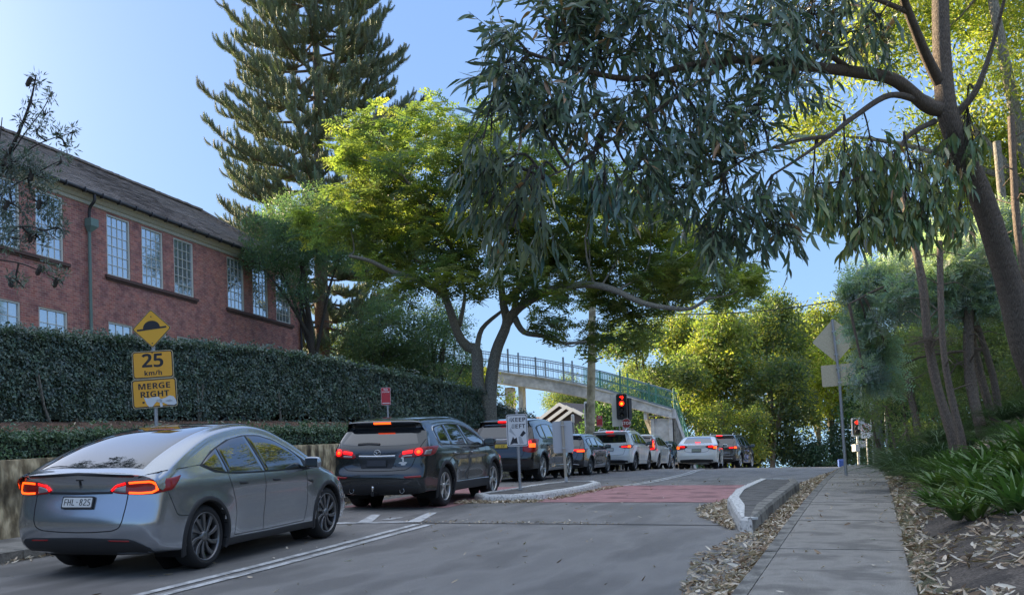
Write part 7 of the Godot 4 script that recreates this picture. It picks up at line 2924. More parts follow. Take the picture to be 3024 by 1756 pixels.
func jacaranda() -> void:
	var root := thing("spreading_tree", "wide spreading feathery leaved tree with forked pale trunk beside the end of the tall hedge", "tree")
	var limbs := []
	for l in JAC_LIMBS:
		limbs.append(pts3(l))
	for i in 2:
		limbs[i].push_front(Vector3(-13.33 + (0.05 if i else -0.05), 1.0, -35.5 - 0.1 * i))
	var bl := []
	for b in JAC_BLOBS:
		bl.append([Vector3(b[0], b[1], b[2]), b[3] * 1.1])
	var leaf := frond_mesh(21, 5, 0.17, 0.07, 0.48, 5, 0.3)
	var cols := [lin(0.085, 0.125, 0.08), lin(0.14, 0.185, 0.09), lin(0.22, 0.26, 0.095), lin(0.36, 0.39, 0.12)]
	var rad := [[0.30, 0.05], [0.33, 0.05], [0.17, 0.05], [0.13, 0.04], [0.20, 0.05], [0.17, 0.05], [0.14, 0.04], [0.13, 0.06], [0.10, 0.04], [0.13, 0.04]]
	make_tree(root, limbs, rad, bl, leaf, M.leaf_soft, cols, 15.0, 0.9, 0.9, M.pale_bark, 612, -0.2, 1.0)

func gum_tree() -> void:
	var root := thing("leaning_tree", "leaning rough barked tree at the right edge, narrow leaves overhanging path and road", "tree")
	var r := RandomNumberGenerator.new()
	r.seed = 77
	var limbs := []
	for l in GUM_LIMBS:
		limbs.append(pts3(l))
	limbs[0].push_front(Vector3(2.05, ground_y(2.0, 11.6) - 0.2, -11.7))
	var rad := [[0.18, 0.07], [0.08, 0.015], [0.065, 0.025], [0.038, 0.009], [0.022, 0.008], [0.032, 0.009], [0.022, 0.006], [0.03, 0.009], [0.045, 0.015], [0.03, 0.009]]
	var mb := MB.new()
	for i in limbs.size():
		limb_tube(mb, limbs[i], rad[i][0], rad[i][1], 6, 14 if i == 0 else 8)
	obj("trunk", mb, M.gum_bark, root)
	var leaf := long_leaf().mesh()
	var tw := MB.new()
	var ts := []
	var cs := []
	var sets := [[GUM_BLOBS, 50.0, false, [lin(0.032, 0.052, 0.036), lin(0.046, 0.072, 0.045), lin(0.075, 0.10, 0.052)]], [GUM_HANG, 26.0, true, [lin(0.02, 0.042, 0.036), lin(0.035, 0.062, 0.048)]], [GUM_RIGHT, 40.0, true, [lin(0.05, 0.085, 0.04), lin(0.08, 0.125, 0.05), lin(0.13, 0.17, 0.06), lin(0.26, 0.28, 0.08)]]]  # yellow leaves of the right set carry sunlight in their colour
	for st in sets:
		for b in st[0]:
			var c := Vector3(b[0], b[1], b[2])
			var br: float = b[3] * 1.05
			var q := nearest(limbs, c)
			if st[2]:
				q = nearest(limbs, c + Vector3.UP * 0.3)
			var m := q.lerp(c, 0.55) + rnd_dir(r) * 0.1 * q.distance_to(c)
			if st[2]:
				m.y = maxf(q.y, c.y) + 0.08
			limb_tube(tw, [q, m, c], 0.014, 0.006, 4, 5)
			var n := roundi(st[1] * br / 0.3 * 0.78)
			for k in n:
				var s0 := c + rnd_dir(r) * Vector3(1, 0.85, 1.2) * br * pow(r.randf(), 0.45)
				var e := s0 + ((c - q).normalized() * 0.5 + Vector3.DOWN * (0.75 if st[2] else 0.3) + rnd_dir(r) * 0.8).normalized() * r.randf_range(0.2, 0.42) * (0.7 if st[0] == GUM_RIGHT else 1.0)
				var mid := s0.lerp(e, 0.4) + rnd_dir(r) * 0.03
				if r.randf() < 0.55:
					tw.tube([c.lerp(m, r.randf() * 0.7), c.lerp(s0, 0.6) + rnd_dir(r) * 0.06, s0], [0.0045, 0.0038, 0.003], 4, false)
				tw.tube([s0, mid, e], [0.003, 0.0026, 0.0018], 4, false)
				mid = s0.lerp(mid, 0.3)
				var nl := r.randi_range(4, 8)
				var dir := (e - s0).normalized()
				for j in nl:
					var p := mid.lerp(e, (j + 0.4) / nl)
					var hang := (Vector3.DOWN * (0.95 if st[2] else 0.5) + dir * r.randf_range(0.4, 1.0) + rnd_dir(r) * 0.55).normalized()
					var y := -hang
					var x := y.cross(rnd_dir(r)).normalized()
					var z := x.cross(y)
					var ln := lerpf(0.07, 0.18, sqrt(r.randf()))
					var wd := ln * r.randf_range(0.8, 1.2) * (1.25 if st[0] == GUM_RIGHT else 1.0)
					ts.append(Transform3D(Basis(x * wd, y * ln, z * ln), p))
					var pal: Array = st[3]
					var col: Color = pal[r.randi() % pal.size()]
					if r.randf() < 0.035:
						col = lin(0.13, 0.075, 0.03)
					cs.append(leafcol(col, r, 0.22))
	obj("twigs", tw, M.dark_bark, root).set_meta("kind", "stuff")
	# the 300 nearest leaves one by one, the others together
	var order := range(ts.size())
	order.sort_custom(func(a, b): return ts[a].origin.length_squared() - 0.0 < ts[b].origin.length_squared())
	var shades := []
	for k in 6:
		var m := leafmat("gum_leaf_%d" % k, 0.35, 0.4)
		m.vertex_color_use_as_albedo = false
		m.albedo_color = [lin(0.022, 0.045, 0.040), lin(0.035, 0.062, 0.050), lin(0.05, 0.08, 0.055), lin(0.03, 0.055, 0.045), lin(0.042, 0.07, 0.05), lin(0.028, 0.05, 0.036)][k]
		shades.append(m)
	var t2 := []
	var c2 := []
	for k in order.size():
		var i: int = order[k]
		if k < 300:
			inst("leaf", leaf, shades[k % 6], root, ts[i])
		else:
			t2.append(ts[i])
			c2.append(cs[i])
	many("foliage", leaf, M.leaf_tough, t2, c2, root)

func side_trees() -> void:
	var r := RandomNumberGenerator.new()
	r.seed = 12
	# twig spray at the left edge
	var bk := thing("left_edge_shrub", "dark shrub branches with whorled leaves and dry cones reaching in at the left edge", "shrub")
	var limbs := []
	for l in BANKSIA_LIMBS:
		limbs.append(pts3(l))
	limbs[0].push_front(Vector3(-12.4, 0.9, -9.2))
	var bl := []
	for b in BANKSIA_BLOBS:
		bl.append([Vector3(b[0], b[1], b[2]), b[3]])
	var leaf := clump_mesh(31, 0.085, 0.020, 16, 0.05)
	make_tree(bk, limbs, [[0.06, 0.008], [0.012, 0.005], [0.012, 0.005], [0.015, 0.006], [0.014, 0.006], [0.014, 0.006], [0.014, 0.006]], bl, leaf, M.leaf_tough, [lin(0.04, 0.055, 0.05), lin(0.06, 0.08, 0.065), lin(0.09, 0.11, 0.08)], 110.0, 0.85, 1.0, M.dark_bark, 33, -0.35)
	for k in 9:
		var b: Array = BANKSIA_BLOBS[[8, 9, 10, 11, 16, 17, 18, 13, 0][k]]
		var mb := MB.new()
		var o := Vector3(b[0], b[1] - 0.05, b[2] + 0.1)
		mb.lathe([Vector2(0, 0.08), Vector2(0.022, 0.07), Vector2(0.032, 0.02), Vector2(0.03, -0.05), Vector2(0, -0.075)], 8, Transform3D(Basis(Vector3.BACK, r.randf_range(-0.6, 0.6)), o))
		obj("cone", mb, M.dark_bark, bk)
	# silvery small tree over the path
	var sv := thing("silver_tree", "small tree with silvery blue green foliage above the right path", "tree")
	bl = []
	for b in SILVER_BLOBS:
		bl.append([Vector3(b[0], b[1], b[2]), b[3]])
	limbs = [[Vector3(2.3, 0.6, -21.5), Vector3(2.2, 2.0, -21.3), Vector3(1.7, 3.6, -20.8), Vector3(1.3, 4.3, -20.6)], [Vector3(2.0, 2.8, -21), Vector3(1.2, 3.4, -20.6), Vector3(0.5, 3.7, -20.3), Vector3(-0.3, 3.4, -20.2)], [Vector3(1.7, 3.6, -20.8), Vector3(2.1, 4.2, -20.4), Vector3(2.5, 4.4, -20)]]
	leaf = frond_mesh(22, 5, 0.095, 0.03, 0.28, 6, 0.2)
	make_tree(sv, limbs, [[0.09, 0.03], [0.05, 0.015], [0.04, 0.015]], bl, leaf, M.leaf_soft, [lin(0.24, 0.30, 0.28), lin(0.34, 0.41, 0.38), lin(0.44, 0.51, 0.47)], 95.0, 0.9, 0.8, M.brown_bark, 44, -0.4)
	# slender trunks on the bank
	var grp := "slender brown trunks on the right bank"
	var rows := [
		["leaning slender brown trunk closest to the path, ragged nest of twigs at its top", [1.42, -19.7], [[1.30, 0.9], [1.12, 1.7], [1.0, 2.6], [0.95, 3.6], [0.7, 5.2]], 0.105],
		["thin straight brown trunk second from the path on the right bank", [1.40, -18.5], [[1.38, 0.7], [1.24, 1.5], [1.16, 2.4], [1.2, 4.0]], 0.075],
		["thickest brown trunk in the group on the right bank, forking at head height", [2.0, -20.9], [[1.9, 0.9], [1.78, 1.8], [1.77, 2.7], [1.9, 4.5]], 0.13],
		["dark leaning trunk behind the thickest one on the right bank", [2.45, -22.0], [[2.2, 1.3], [2.02, 2.2], [1.9, 3.2], [1.9, 4.6]], 0.10],
		["pale grey leaning trunk standing further back on the right bank", [4.2, -25.0], [[3.7, 2.6], [3.3, 3.8], [3.0, 5.2], [2.9, 7.5]], 0.13],
		["dark narrow trunk at the right edge under the leaning tree", [2.75, -17.2], [[2.55, 1.6], [2.35, 2.7], [2.2, 3.7], [2.2, 5.5]], 0.08],
		["short reddish broken trunk furthest along the right path", [1.2, -28.5], [[1.1, 1.4], [0.98, 2.2], [0.9, 2.9]], 0.10]]
	for q in rows:
		var root := thing("slender_tree", q[0], "tree", Vector3.ZERO, 0.0, grp)
		var l := [Q(q[1][0], -q[1][1], -0.2)]
		for p in q[2]:
			l.append(Vector3(p[0], p[1], q[1][1] + r.randf_range(0.05, 0.3)))
		var mb := MB.new()
		var c := crv(l, 4)
		var rr := []
		for i in c.size():
			rr.append(q[3] * 0.8 * lerpf(1.15, 0.75, float(i) / c.size()) * r.randf_range(0.93, 1.07))
		mb.tube(c, rr, 12)
		obj("trunk", mb, M.pale_bark if "pale" in q[0] else M.brown_bark, root)
		var tw := MB.new()
		for k in 9:
			var i := r.randi_range(c.size() / 2, c.size() - 2)
			var d := Vector3(r.randf_range(-1, 1), r.randf_range(-0.1, 0.8), r.randf_range(-1, 1)).normalized()
			var len_ := r.randf_range(0.3, 1.0)
			tw.tube([c[i], c[i] + d * len_ * 0.5 + Vector3.UP * 0.05, c[i] + d * len_ - Vector3.UP * 0.1], [0.014, 0.009, 0.004], 4, false)
		if "nest" in q[0]:
			for k in 40:
				var o := Vector3(1.0 + r.randfn() * 0.08, 2.45 + r.randfn() * 0.1, -19.3 + r.randfn() * 0.1)
				var d := Vector3(-1.0 + r.randfn() * 0.4, r.randfn() * 0.3, r.randfn() * 0.5) * 0.22
				tw.tube([o - d, o + Vector3.UP * 0.04, o + d], [0.004, 0.005, 0.003], 4, false)
		obj("twigs", tw, M.brown_bark, root).set_meta("kind", "stuff")
	# sunlit tall trees high on the right bank
	bl = []
	for b in YELLOW_BLOBS:
		bl.append([Vector3(b[0], b[1], b[2]), b[3] * 1.2])
	leaf = clump_mesh(23, 0.17, 0.05, 16, 0.26, 0.4)
	var ty := thing("sunlit_tree", "tall yellow green sunlit tree high behind the leaning trunk at the right", "tree")
	limbs = [[Vector3(4.9, 2.0, -27), Vector3(4.4, 4.5, -27), Vector3(3.6, 8.0, -26.5), Vector3(3.0, 12.0, -26)], [Vector3(4.4, 4.5, -27), Vector3(5.2, 7.0, -27), Vector3(5.4, 11, -26.5)], [Vector3(3.9, 6.5, -26.7), Vector3(2.4, 8.6, -26.5), Vector3(1.0, 9.6, -26.3)], [Vector3(3.9, 6.8, -26.7), Vector3(1.4, 8.4, -27.5), Vector3(-0.6, 9.2, -28)]]
	make_tree(ty, limbs, [[0.26, 0.1], [0.16, 0.06], [0.12, 0.04], [0.1, 0.03]], bl, leaf, M.leaf_soft, [lin(0.14, 0.18, 0.06), lin(0.28, 0.31, 0.08), lin(0.46, 0.46, 0.12)], 24.0, 1.0, 0.9, M.pale_bark, 55, -0.3)
	# lower bush on the bank
	var grp2 := "bushy understorey on the right bank"
	var leaf2 := clump_mesh(24, 0.085, 0.028, 18, 0.15, 0.2)
	var pick := [[0, 3, 15, 16], [1, 11, 2], [4, 9, 10], [5, 7, 12], [6, 8, 13, 14]]
	var lab := ["green bush beside the path at the crest, behind the nearest grass", "grey green bush above the crest of the right path", "dense shrub between the slender trunks on the right bank", "tall shrub behind the slender trunks on the right bank", "dark shrub at the right edge of the bank behind the strappy plants"]
	for k in 5:
		var bu := thing("bush", lab[k], "bush", Vector3.ZERO, 0.0, grp2)
		bl = []
		for i in pick[k]:
			var b: Array = BANK_BLOBS[i]
			bl.append([Vector3(b[0], b[1], b[2]), b[3] * 1.1])
		var f: Vector3 = bl[0][0]
		limbs = []
		var lr := []
		for b in bl:
			limbs.append([Q(b[0].x + 0.3, -b[0].z, -0.1), (Q(b[0].x, -b[0].z) + b[0]) * 0.5 + Vector3(0.15, 0, 0), b[0]])
			lr.append([0.05, 0.02])
		make_tree(bu, limbs, lr, bl, leaf2, M.leaf_soft, [lin(0.10, 0.14, 0.085), lin(0.17, 0.21, 0.11), lin(0.26, 0.29, 0.13)], 50.0, 1.0, 0.9, M.brown_bark, 60 + k, -0.25)

func auto_tree(called: String, label: String, group: String, foot: Vector3, top: float, crown: Vector3, spread: Vector3, n: int, br: float, leaf: ArrayMesh, cols: Array, density: float, size: float, sd: int, bark_: Material, lm: Material, tr := 0.25) -> Node3D:
	var r := RandomNumberGenerator.new()
	r.seed = sd
	var root := thing(called, label, "tree", Vector3.ZERO, 0.0, group)
	var bl := []
	for k in n:
		var d := rnd_dir(r)
		var p := crown + d * spread * pow(r.randf(), 0.4)
		bl.append([p, br * r.randf_range(0.7, 1.25)])
	var mid := foot.lerp(crown, 0.55) + Vector3(r.randfn() * 0.3, 0, r.randfn() * 0.3)
	var limbs := [[foot, mid, crown + Vector3.UP * spread.y * 0.4]]
	var rad := [[tr, tr * 0.3]]
	for k in 5:
		var e: Vector3 = bl[k % n][0]
		limbs.append([foot.lerp(mid, 0.6 + 0.08 * k), mid.lerp(e, 0.55) + rnd_dir(r) * 0.4, e])
		rad.append([tr * 0.45, tr * 0.12])
	make_tree(root, limbs, rad, bl, leaf, lm, cols, density, size, 0.8, bark_, sd, -0.2)
	return root

func far_trees() -> void:
	var broad := clump_mesh(41, 0.26, 0.13, 14, 0.36)
	var fine := clump_mesh(42, 0.17, 0.06, 20, 0.32, 0.2)
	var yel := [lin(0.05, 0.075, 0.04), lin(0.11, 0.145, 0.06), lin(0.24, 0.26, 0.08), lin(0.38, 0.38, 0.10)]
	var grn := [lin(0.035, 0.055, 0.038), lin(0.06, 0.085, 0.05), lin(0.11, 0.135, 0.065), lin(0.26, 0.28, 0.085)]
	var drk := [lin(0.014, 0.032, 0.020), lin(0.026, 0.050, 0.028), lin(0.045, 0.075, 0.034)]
	var g := "trees beyond the crest of the road"
	var gy := func(x: float, s: float) -> Vector3: return Q(x, s, -0.3)
	auto_tree("crest_tree", "dark green tree behind the traffic light and footbridge pier", g, gy.call(-15, 74.0), 12, Vector3(-15.6, 8.2, -74), Vector3(3.6, 4.2, 3), 17, 1.7, broad, grn, 9.0, 0.95, 701, M.dark_bark, M.leaf_soft)
	auto_tree("crest_tree", "rounded yellow green tree behind the foot of the bridge stair", g, gy.call(-10.6, 78), 14, Vector3(-10.6, 9.2, -79), Vector3(3.2, 4.6, 3), 18, 1.8, broad, yel, 9.0, 1.0, 702, M.brown_bark, M.leaf_soft)
	auto_tree("crest_tree", "tall mottled green tree above the white sedan", g, gy.call(-7.6, 85), 16, Vector3(-7.9, 10.4, -86), Vector3(3.2, 5.2, 3), 19, 1.8, broad, grn, 9.0, 1.0, 703, M.pale_bark, M.leaf_soft)
	auto_tree("crest_tree", "green tree right of centre, behind the tallest sunlit clump", g, gy.call(-4.6, 92), 17, Vector3(-4.6, 11.2, -94), Vector3(3.4, 5.6, 3), 19, 2.0, broad, yel, 8.0, 1.1, 704, M.pale_bark, M.leaf_soft)
	auto_tree("crest_tree", "bright yellow green sunlit tree just left of the leaning sign", g, gy.call(-2.8, 82), 12, Vector3(-3.1, 8.2, -82), Vector3(2.6, 3.6, 2.5), 15, 1.5, broad, [lin(0.22, 0.26, 0.06), lin(0.34, 0.37, 0.08), lin(0.46, 0.46, 0.11)], 9.0, 0.9, 705, M.pale_bark, M.leaf_soft)
	auto_tree("crest_tree", "tall thin topped gum tree behind the leaning sign's diamond board", g, gy.call(-0.5, 99), 20, Vector3(-0.8, 14.0, -99), Vector3(3.4, 5.0, 3), 16, 1.7, fine, yel, 10.0, 1.2, 706, M.pale_bark, M.leaf_soft)
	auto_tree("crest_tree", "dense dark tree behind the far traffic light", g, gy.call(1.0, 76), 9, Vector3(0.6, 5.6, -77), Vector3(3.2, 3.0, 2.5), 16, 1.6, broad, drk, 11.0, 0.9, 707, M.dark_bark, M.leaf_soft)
	auto_tree("crest_tree", "mixed green tree filling the gap right of the bronze car", g, gy.call(-7.0, 76), 9, Vector3(-6.8, 6.0, -77), Vector3(2.9, 3.4, 2), 15, 1.5, broad, grn, 10.0, 0.9, 709, M.brown_bark, M.leaf_soft)
	auto_tree("crest_tree", "pale distant tree seen under the footbridge beside the gabled house", g, Vector3(-35.5, 4, -125), 14, Vector3(-35.2, 12.0, -126), Vector3(4.2, 2.6, 3), 13, 1.9, fine, grn, 8.0, 1.5, 710, M.dark_bark, M.leaf_soft)
	auto_tree("crest_tree", "pale yellow distant tree above the gabled house roof", g, Vector3(-27.5, 4, -128), 14, Vector3(-27.8, 12.6, -128), Vector3(3.2, 3.0, 3), 12, 1.9, fine, yel, 8.0, 1.5, 711, M.dark_bark, M.leaf_soft)
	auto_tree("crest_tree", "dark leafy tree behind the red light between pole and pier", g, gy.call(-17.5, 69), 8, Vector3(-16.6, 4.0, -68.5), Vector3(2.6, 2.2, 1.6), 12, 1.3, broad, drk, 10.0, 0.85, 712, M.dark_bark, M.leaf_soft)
	auto_tree("crest_tree", "tall yellow green tree behind the utility pole and bridge", g, gy.call(-13.5, 82), 15, Vector3(-13.4, 9.6, -84), Vector3(3.4, 4.2, 3), 18, 1.8, broad, yel, 9.0, 1.0, 713, M.brown_bark, M.leaf_soft)
	auto_tree("crest_tree", "broad mid green tree at the far end of the right path", g, gy.call(3.6, 84), 14, Vector3(3.2, 8.6, -84), Vector3(3.4, 4.6, 3), 18, 1.8, broad, grn, 9.0, 1.0, 714, M.brown_bark, M.leaf_soft)
	auto_tree("crest_tree", "low sunlit bush in front of the crest trees", g, gy.call(-9.2, 73), 6, Vector3(-9.2, 3.9, -73), Vector3(2.6, 1.8, 1.5), 13, 1.2, broad, yel, 10.0, 0.8, 715, M.brown_bark, M.leaf_soft)
	# dark thicket closing the road at the crossing
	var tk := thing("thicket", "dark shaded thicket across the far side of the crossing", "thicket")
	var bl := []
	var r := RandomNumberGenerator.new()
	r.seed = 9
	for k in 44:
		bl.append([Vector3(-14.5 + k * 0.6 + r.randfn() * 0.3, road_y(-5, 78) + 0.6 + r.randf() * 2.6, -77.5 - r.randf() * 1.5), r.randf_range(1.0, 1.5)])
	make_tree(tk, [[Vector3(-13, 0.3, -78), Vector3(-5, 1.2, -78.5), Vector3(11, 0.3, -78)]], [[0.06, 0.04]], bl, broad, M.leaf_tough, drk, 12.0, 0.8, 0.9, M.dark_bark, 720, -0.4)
	var g4 := "trees filling the right bank behind the slender trunks"
	for q in [["tree with grey green leaves filling the bank behind the crest bush", 4.6, 33.0, 5.2, 3.2, 751], ["broad dark tree filling the upper bank behind the pale trunk", 7.2, 27.0, 6.2, 3.6, 752], ["dense tree at the right edge behind the leaning tree's trunk", 8.0, 20.5, 5.6, 3.4, 753], ["green tree on the bank behind the timber pole", 3.4, 43.0, 5.0, 3.2, 754], ["leafy tree rising above the silver tree", 4.4, 37.0, 9.5, 3.0, 755]]:
		var ft := Q(q[1], q[2], -0.3)
		auto_tree("bank_tree", q[0], g4, ft, q[3] + 3, Vector3(q[1] - 0.6, q[3] * 0.82, -q[2]), Vector3(q[4] * 0.75, q[4], q[4] * 0.7), 20, 1.25, fine, [lin(0.10, 0.13, 0.08), lin(0.16, 0.20, 0.10), lin(0.27, 0.30, 0.12)] if q[5] % 2 else [lin(0.09, 0.13, 0.085), lin(0.15, 0.20, 0.10), lin(0.24, 0.29, 0.12)], 11.0, 0.8, q[5], M.brown_bark, M.leaf_soft, 0.14)
	# garden trees between hedge, building and pine
	var g2 := "dark garden trees between the brick building and the spreading tree"
	auto_tree("garden_tree", "dense dark green tree covering the right end of the brick building's roof", g2, Vector3(-25.2, 3.6, -43.5), 14, Vector3(-25.6, 12.1, -42.8), Vector3(2.7, 2.5, 2.2), 26, 1.15, fine, [lin(0.055, 0.095, 0.08), lin(0.085, 0.135, 0.095), lin(0.13, 0.18, 0.11)], 15.0, 0.75, 731, M.dark_bark, M.leaf_soft)
	auto_tree("garden_tree", "dark layered tree behind the tall hedge left of the forked trunk", g2, Vector3(-23.4, 3.6, -45), 11, Vector3(-22.6, 8.0, -45.5), Vector3(2.6, 2.6, 2.2), 18, 1.3, fine, [lin(0.05, 0.085, 0.065), lin(0.08, 0.12, 0.08), lin(0.13, 0.17, 0.09)], 14.0, 0.8, 732, M.dark_bark, M.leaf_soft)
	auto_tree("garden_tree", "dark conifer like tree right against the forked trunk", g2, Vector3(-20.2, 3.4, -46), 11, Vector3(-19.6, 7.4, -46.5), Vector3(2.0, 3.0, 2.0), 16, 1.2, fine, [lin(0.05, 0.085, 0.065), lin(0.08, 0.12, 0.08), lin(0.13, 0.17, 0.09)], 14.0, 0.8, 733, M.dark_bark, M.leaf_soft)
	auto_tree("garden_tree", "low bright yellow green shrub glowing behind the forked trunk", g2, Vector3(-20.8, 3.0, -55), 8, Vector3(-21.8, 6.7, -55.5), Vector3(2.8, 1.2, 1.5), 13, 0.9, broad, [lin(0.12, 0.16, 0.02), lin(0.22, 0.25, 0.03), lin(0.32, 0.33, 0.04)], 12.0, 0.6, 734, M.brown_bark, M.leaf_soft)
	auto_tree("garden_tree", "sparse tree behind the pine trunk at the building's corner", g2, Vector3(-31.5, 3.0, -58), 12, Vector3(-31.0, 9.0, -58), Vector3(2.8, 3.2, 2), 14, 1.1, fine, grn, 11.0, 0.9, 735, M.dark_bark, M.leaf_soft)

# ------------------------------------------------------------------ plants and litter on the ground
func tuft_mesh(sd: int, n: int, l: float, w: float, droop: float, spread: float) -> ArrayMesh:
	var r := RandomNumberGenerator.new()
	r.seed = sd
	var mb := MB.new()
	for k in n:
		var a := r.randf() * TAU
		var out := Vector3(cos(a), 0, sin(a))
		var o := out * r.randf() * spread
		var ln := l * r.randf_range(0.6, 1.15)
		var tilt := r.randf_range(0.15, 0.9)
		var rows := []
		var side := out.cross(Vector3.UP)
		for i in 6:
			var t := i / 5.0
			var c := o + out * ln * t * (0.25 + tilt * 0.55 + droop * t * 0.3) + Vector3.UP * ln * (t * (1.0 - tilt * 0.4) - droop * t * t * 0.62)
			var ww := w * (0.7 + 0.6 * t if t < 0.4 else 0.94 * (1.02 - t) / 0.6) * 0.5
			rows.append(PackedVector3Array([c - side * ww + Vector3.UP * ww * 0.5, c, c + side * ww + Vector3.UP * ww * 0.5]))
		var u := mb.v.size()
		mb.tint = Color(1, 1, 1) * r.randf_range(0.65, 1.3)
		mb.tint.a = 1.0
		mb.grid(rows, false, Vector3.UP)
	mb.tinted = true
	return mb.mesh()

func undergrowth() -> void:
	var r := RandomNumberGenerator.new()
	r.seed = 321
	var grass := mat("grass_blade", Color(1, 1, 1), 0.45)
	grass.vertex_color_use_as_albedo = true
	grass.albedo_color = lin(0.13, 0.20, 0.10)
	grass.backlight_enabled = true
	grass.backlight = lin(0.35, 0.45, 0.2)
	var strap: StandardMaterial3D = grass.duplicate()
	strap.albedo_color = lin(0.12, 0.22, 0.06)
	strap.roughness = 0.32
	var strap2: StandardMaterial3D = strap.duplicate()
	strap2.albedo_color = lin(0.17, 0.25, 0.06)
	var gm := [tuft_mesh(1, 190, 1.0, 0.016, 0.95, 0.16), tuft_mesh(2, 170, 0.85, 0.015, 1.0, 0.18)]
	var sm := [tuft_mesh(3, 44, 0.75, 0.055, 0.55, 0.07), tuft_mesh(4, 38, 0.68, 0.05, 0.7, 0.09)]
	var gl := ["large drooping grass clump overhanging the path edge", "grass clump behind the largest one along the path", "fine grass clump under the slender trunks", "small grass clump at the path edge before the timber pole", "tall grass clump on the bank behind the slender trunks", "grass clump below the silver tree on the upper bank", "wispy grass clump at the right edge of the bank", "drooping grass clump nearest the viewer at the path edge", "broad grass clump just above the largest one"]
	var gp := [[0.74, 20.6, 1.5], [0.85, 23.4, 1.5], [1.25, 22.6, 1.0], [0.62, 26.5, 1.0], [2.6, 20.0, 1.1], [1.7, 26.0, 1.1], [2.4, 15.8, 0.9], [0.8, 18.4, 1.15], [1.2, 21.2, 1.4]]
	for i in gp.size():
		var q: Array = gp[i]
		var t := thing("grass_clump", gl[i], "grass", Q(q[0], q[1], 0.0), r.randf() * TAU, "grass clumps along the right path")
		inst("blades", gm[i % 2], grass, t, Transform3D(Basis.IDENTITY.scaled(Vector3.ONE * q[2]), Vector3.ZERO))
		inst("blades", gm[(i + 1) % 2], grass, t, Transform3D(Basis(Vector3.UP, 1.0).scaled(Vector3.ONE * q[2] * 0.85), Vector3(0.25, 0.05, -0.3)))
	var sl := ["strappy leaved plant nearest the viewer on the right bank", "broad strappy plant at the right edge of the picture", "strappy plant at the foot of the slender trunks", "strappy plant spreading toward the path edge", "strappy plant behind the nearest one on the bank", "upright strappy plant below the thickest slender trunk", "small strappy plant between the grass and the slender trunks", "strappy plant high on the bank at the right edge", "bright green strappy plant among the front group on the bank", "low strappy plant with pale arching leaves in the front group", "strappy plant between the nearest plant and the bank behind it", "wide strappy plant under the thin straight trunk", "strappy plant leaning over bare soil at the far right", "strappy plant just uphill of the path edge group", "tall strappy plant in front of the dark narrow trunk", "small strappy plant lowest down the bank by the litter", "arching strappy plant at the lower right edge", "strappy plant whose leaves reach nearest the paving"]
	var sp := [[1.02, 12.6, 1.0], [1.45, 12.2, 1.1], [1.15, 17.2, 1.0], [0.86, 15.6, 1.0], [1.15, 14.2, 1.05], [1.65, 16.2, 1.1], [0.98, 18.6, 0.9], [1.75, 13.8, 1.1], [1.4, 14.9, 1.05], [1.3, 13.3, 0.95], [1.2, 12.9, 1.05], [1.25, 16.6, 1.1], [1.65, 12.9, 1.1], [0.9, 16.6, 0.95], [2.0, 15.4, 1.2], [1.0, 11.7, 0.95], [1.3, 11.3, 1.05], [0.85, 13.6, 0.9]]
	for i in sp.size():
		var q: Array = sp[i]
		var t := thing("strappy_plant", sl[i], "plant", Q(q[0], q[1], 0.0), r.randf() * TAU, "strappy green plants on the right bank")
		inst("leaves", sm[i % 2], strap if i % 3 else strap2, t, Transform3D(Basis.IDENTITY.scaled(Vector3.ONE * q[2]), Vector3.ZERO))
		inst("leaves", sm[(i + 1) % 2], strap, t, Transform3D(Basis(Vector3.UP, 2.0).scaled(Vector3.ONE * q[2] * 0.8), Vector3(0.16, 0.02, -0.12)))
	# low ground cover further along the bank
	var ts := []
	var cs := []
	for k in 260:
		var x := r.randf_range(1.6, 5.0)
		var s := r.randf_range(15, 40)
		ts.append(Transform3D(Basis(Vector3.UP, r.randf() * TAU).scaled(Vector3.ONE * r.randf_range(0.4, 0.9)), Q(x, s, -0.02)))
		cs.append(Color(1, 1, 1) * r.randf_range(0.6, 1.1))
	var o := many("ground_cover", gm[1], grass, ts, cs, self)
	tag(o, "low grassy ground cover over the upper right bank", "ground cover")

func dry_leaf_mesh(sd: int) -> ArrayMesh:
	var r := RandomNumberGenerator.new()
	r.seed = sd
	var mb := MB.new()
	var rows := []
	var curl := r.randf_range(0.2, 0.9)
	for k in 6:
		var t := k / 5.0
		var w := 0.14 * pow(sin(PI * (t * 0.96 + 0.02)), 0.8)
		var c := Vector3(0.1 * sin(t * 3.0 + sd), 0.16 * curl * (2 * t - 1) * (2 * t - 1), t - 0.5)
		rows.append(PackedVector3Array([c + Vector3(-w, w * curl, 0), c, c + Vector3(w, w * curl * 0.7, 0)]))
	mb.grid(rows, false, Vector3.UP)
	return mb.mesh()

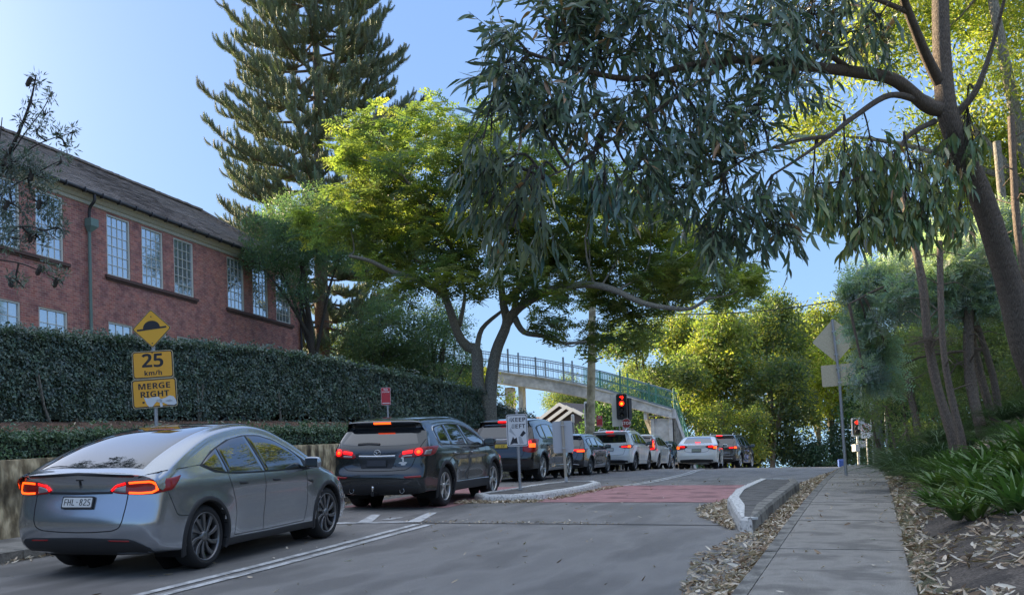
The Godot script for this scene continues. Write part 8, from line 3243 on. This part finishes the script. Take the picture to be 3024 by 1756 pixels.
func litter() -> void:
	var r := RandomNumberGenerator.new()
	r.seed = 654
	var kinds := [dry_leaf_mesh(1), dry_leaf_mesh(2), dry_leaf_mesh(3)]
	var pal := [lin(0.58, 0.46, 0.33), lin(0.72, 0.60, 0.46), lin(0.38, 0.27, 0.18), lin(0.80, 0.71, 0.58), lin(0.24, 0.16, 0.10), lin(0.58, 0.47, 0.33)]
	var ts := [[], [], []]
	var cs := [[], [], []]
	var drop := func(x: float, s: float, up: float, on_bank: bool, sz: float) -> void:
		var p := Q(x, s, up) if on_bank else P(x, s, up)
		var ln := lerpf(0.045, 0.145, pow(r.randf(), 1.5)) * sz
		var b := Basis(Vector3.UP, r.randf() * TAU) * Basis(Vector3.RIGHT, r.randfn() * 0.35) * Basis(Vector3.BACK, r.randfn() * 0.6)
		var k := r.randi() % 3
		ts[k].append(Transform3D(b.scaled_local(Vector3(ln * r.randf_range(0.6, 1.2), ln, ln)), p))
		var pv: Color = pal[r.randi() % 6]
		var pl := pv.srgb_to_linear() * r.randf_range(0.8, 1.15)
		cs[k].append(Color(pl.r, pl.g, pl.b))
	# gutter between the right island and the kerb, piled deepest by the kerb
	for k in 7500:
		var s := 6.5 + 32.0 * pow(r.randf(), 1.15)
		var hi := -1.18
		var lo := -1.62 if s > 13.7 and s < 24.2 else -1.2 - clampf(0.75 - absf(s - 11.5) * 0.12, 0.12, 0.8)
		if s > 24.2:
			lo = -1.2 - 0.55 * clampf(1.0 - (s - 24.0) / 14.0, 0.1, 1.0)
		var t := pow(r.randf(), 1.6)
		drop.call(lerpf(hi, lo, t), s, 0.008 + r.randf() * 0.05 * (1.0 - t), false, 1.0)
	# heap on the road side of the right island
	for k in 900:
		var s := r.randf_range(14.2, 19.5)
		var edge := lerpf(-1.78, -2.38, clampf((s - 14.0) / 3.6, 0, 1)) if s < 17.6 else lerpf(-2.38, -2.52, clampf((s - 17.6) / 2.2, 0, 1))
		var wdt := 0.5 * sin(PI * clampf((s - 14.0) / 5.6, 0, 1))
		drop.call(edge - 0.02 - wdt * pow(r.randf(), 1.4), s, 0.008 + r.randf() * 0.03, false, 1.0)
	# round the left island
	for k in 1500:
		var t := r.randf()
		var q: Vector2
		if t < 0.6:
			q = Vector2(-7.75, 19.0).lerp(Vector2(-6.15, 19.3), r.randf()) - Vector2(0, 0.02 + 0.55 * pow(r.randf(), 1.6))
		else:
			q = Vector2(-6.2, 19.5).lerp(Vector2(-6.0, 24.5), r.randf()) + Vector2(0.02 + 0.22 * pow(r.randf(), 1.6), 0)
		drop.call(q.x, q.y, 0.008 + r.randf() * 0.03, false, 0.85)
	for k in 260:
		drop.call(r.randf_range(-6.7, -3.4) - r.randf() * 0.6, 14.9 + r.randfn() * 0.12, 0.008, false, 0.5)
	# left gutter
	for k in 900:
		var s := r.randf_range(4, 30)
		drop.call(kerb_left(s) + 0.05 + 0.28 * pow(r.randf(), 2.0), s, 0.01 + r.randf() * 0.02, false, 0.9)
	# stray leaves on the road and paths
	for k in 260:
		drop.call(r.randf_range(-9, -2), 5 + 24 * pow(r.randf(), 1.3), 0.008, false, 0.8)
	for k in 130:
		drop.call(r.randf_range(-0.98, 0.26), 7 + 22 * pow(r.randf(), 1.2), 0.115, false, 0.8)
	# the bank
	var patchy := FastNoiseLite.new()
	patchy.seed = 3
	patchy.frequency = 0.45
	for k in 9000:
		var s := 6.0 + 24.0 * pow(r.randf(), 1.4)
		var x := 0.24 + 2.4 * pow(r.randf(), 1.25)
		if patchy.get_noise_2d(x * 2.0, s) < -0.12 + r.randf_range(-0.1, 0.1):
			continue
		drop.call(x, s, 0.045 + r.randf() * 0.03, true, 1.05)
	for k in 1200:
		drop.call(0.24 + 0.3 * pow(r.randf(), 1.3), r.randf_range(9, 30), 0.02 + r.randf() * 0.03, true, 0.95)
	# planting bed behind the low hedge
	for k in 900:
		drop.call(r.randf_range(-13.4, -12.2), r.randf_range(4, 26), 0.07, true, 0.9)
	for k in 3:
		var o := many("leaf_litter", kinds[k], M.dry_leaf, ts[k], cs[k], self)
		tag(o, "dry fallen gum leaves drifted in the gutters and over the bank", "leaf litter", "drifts of fallen leaves")
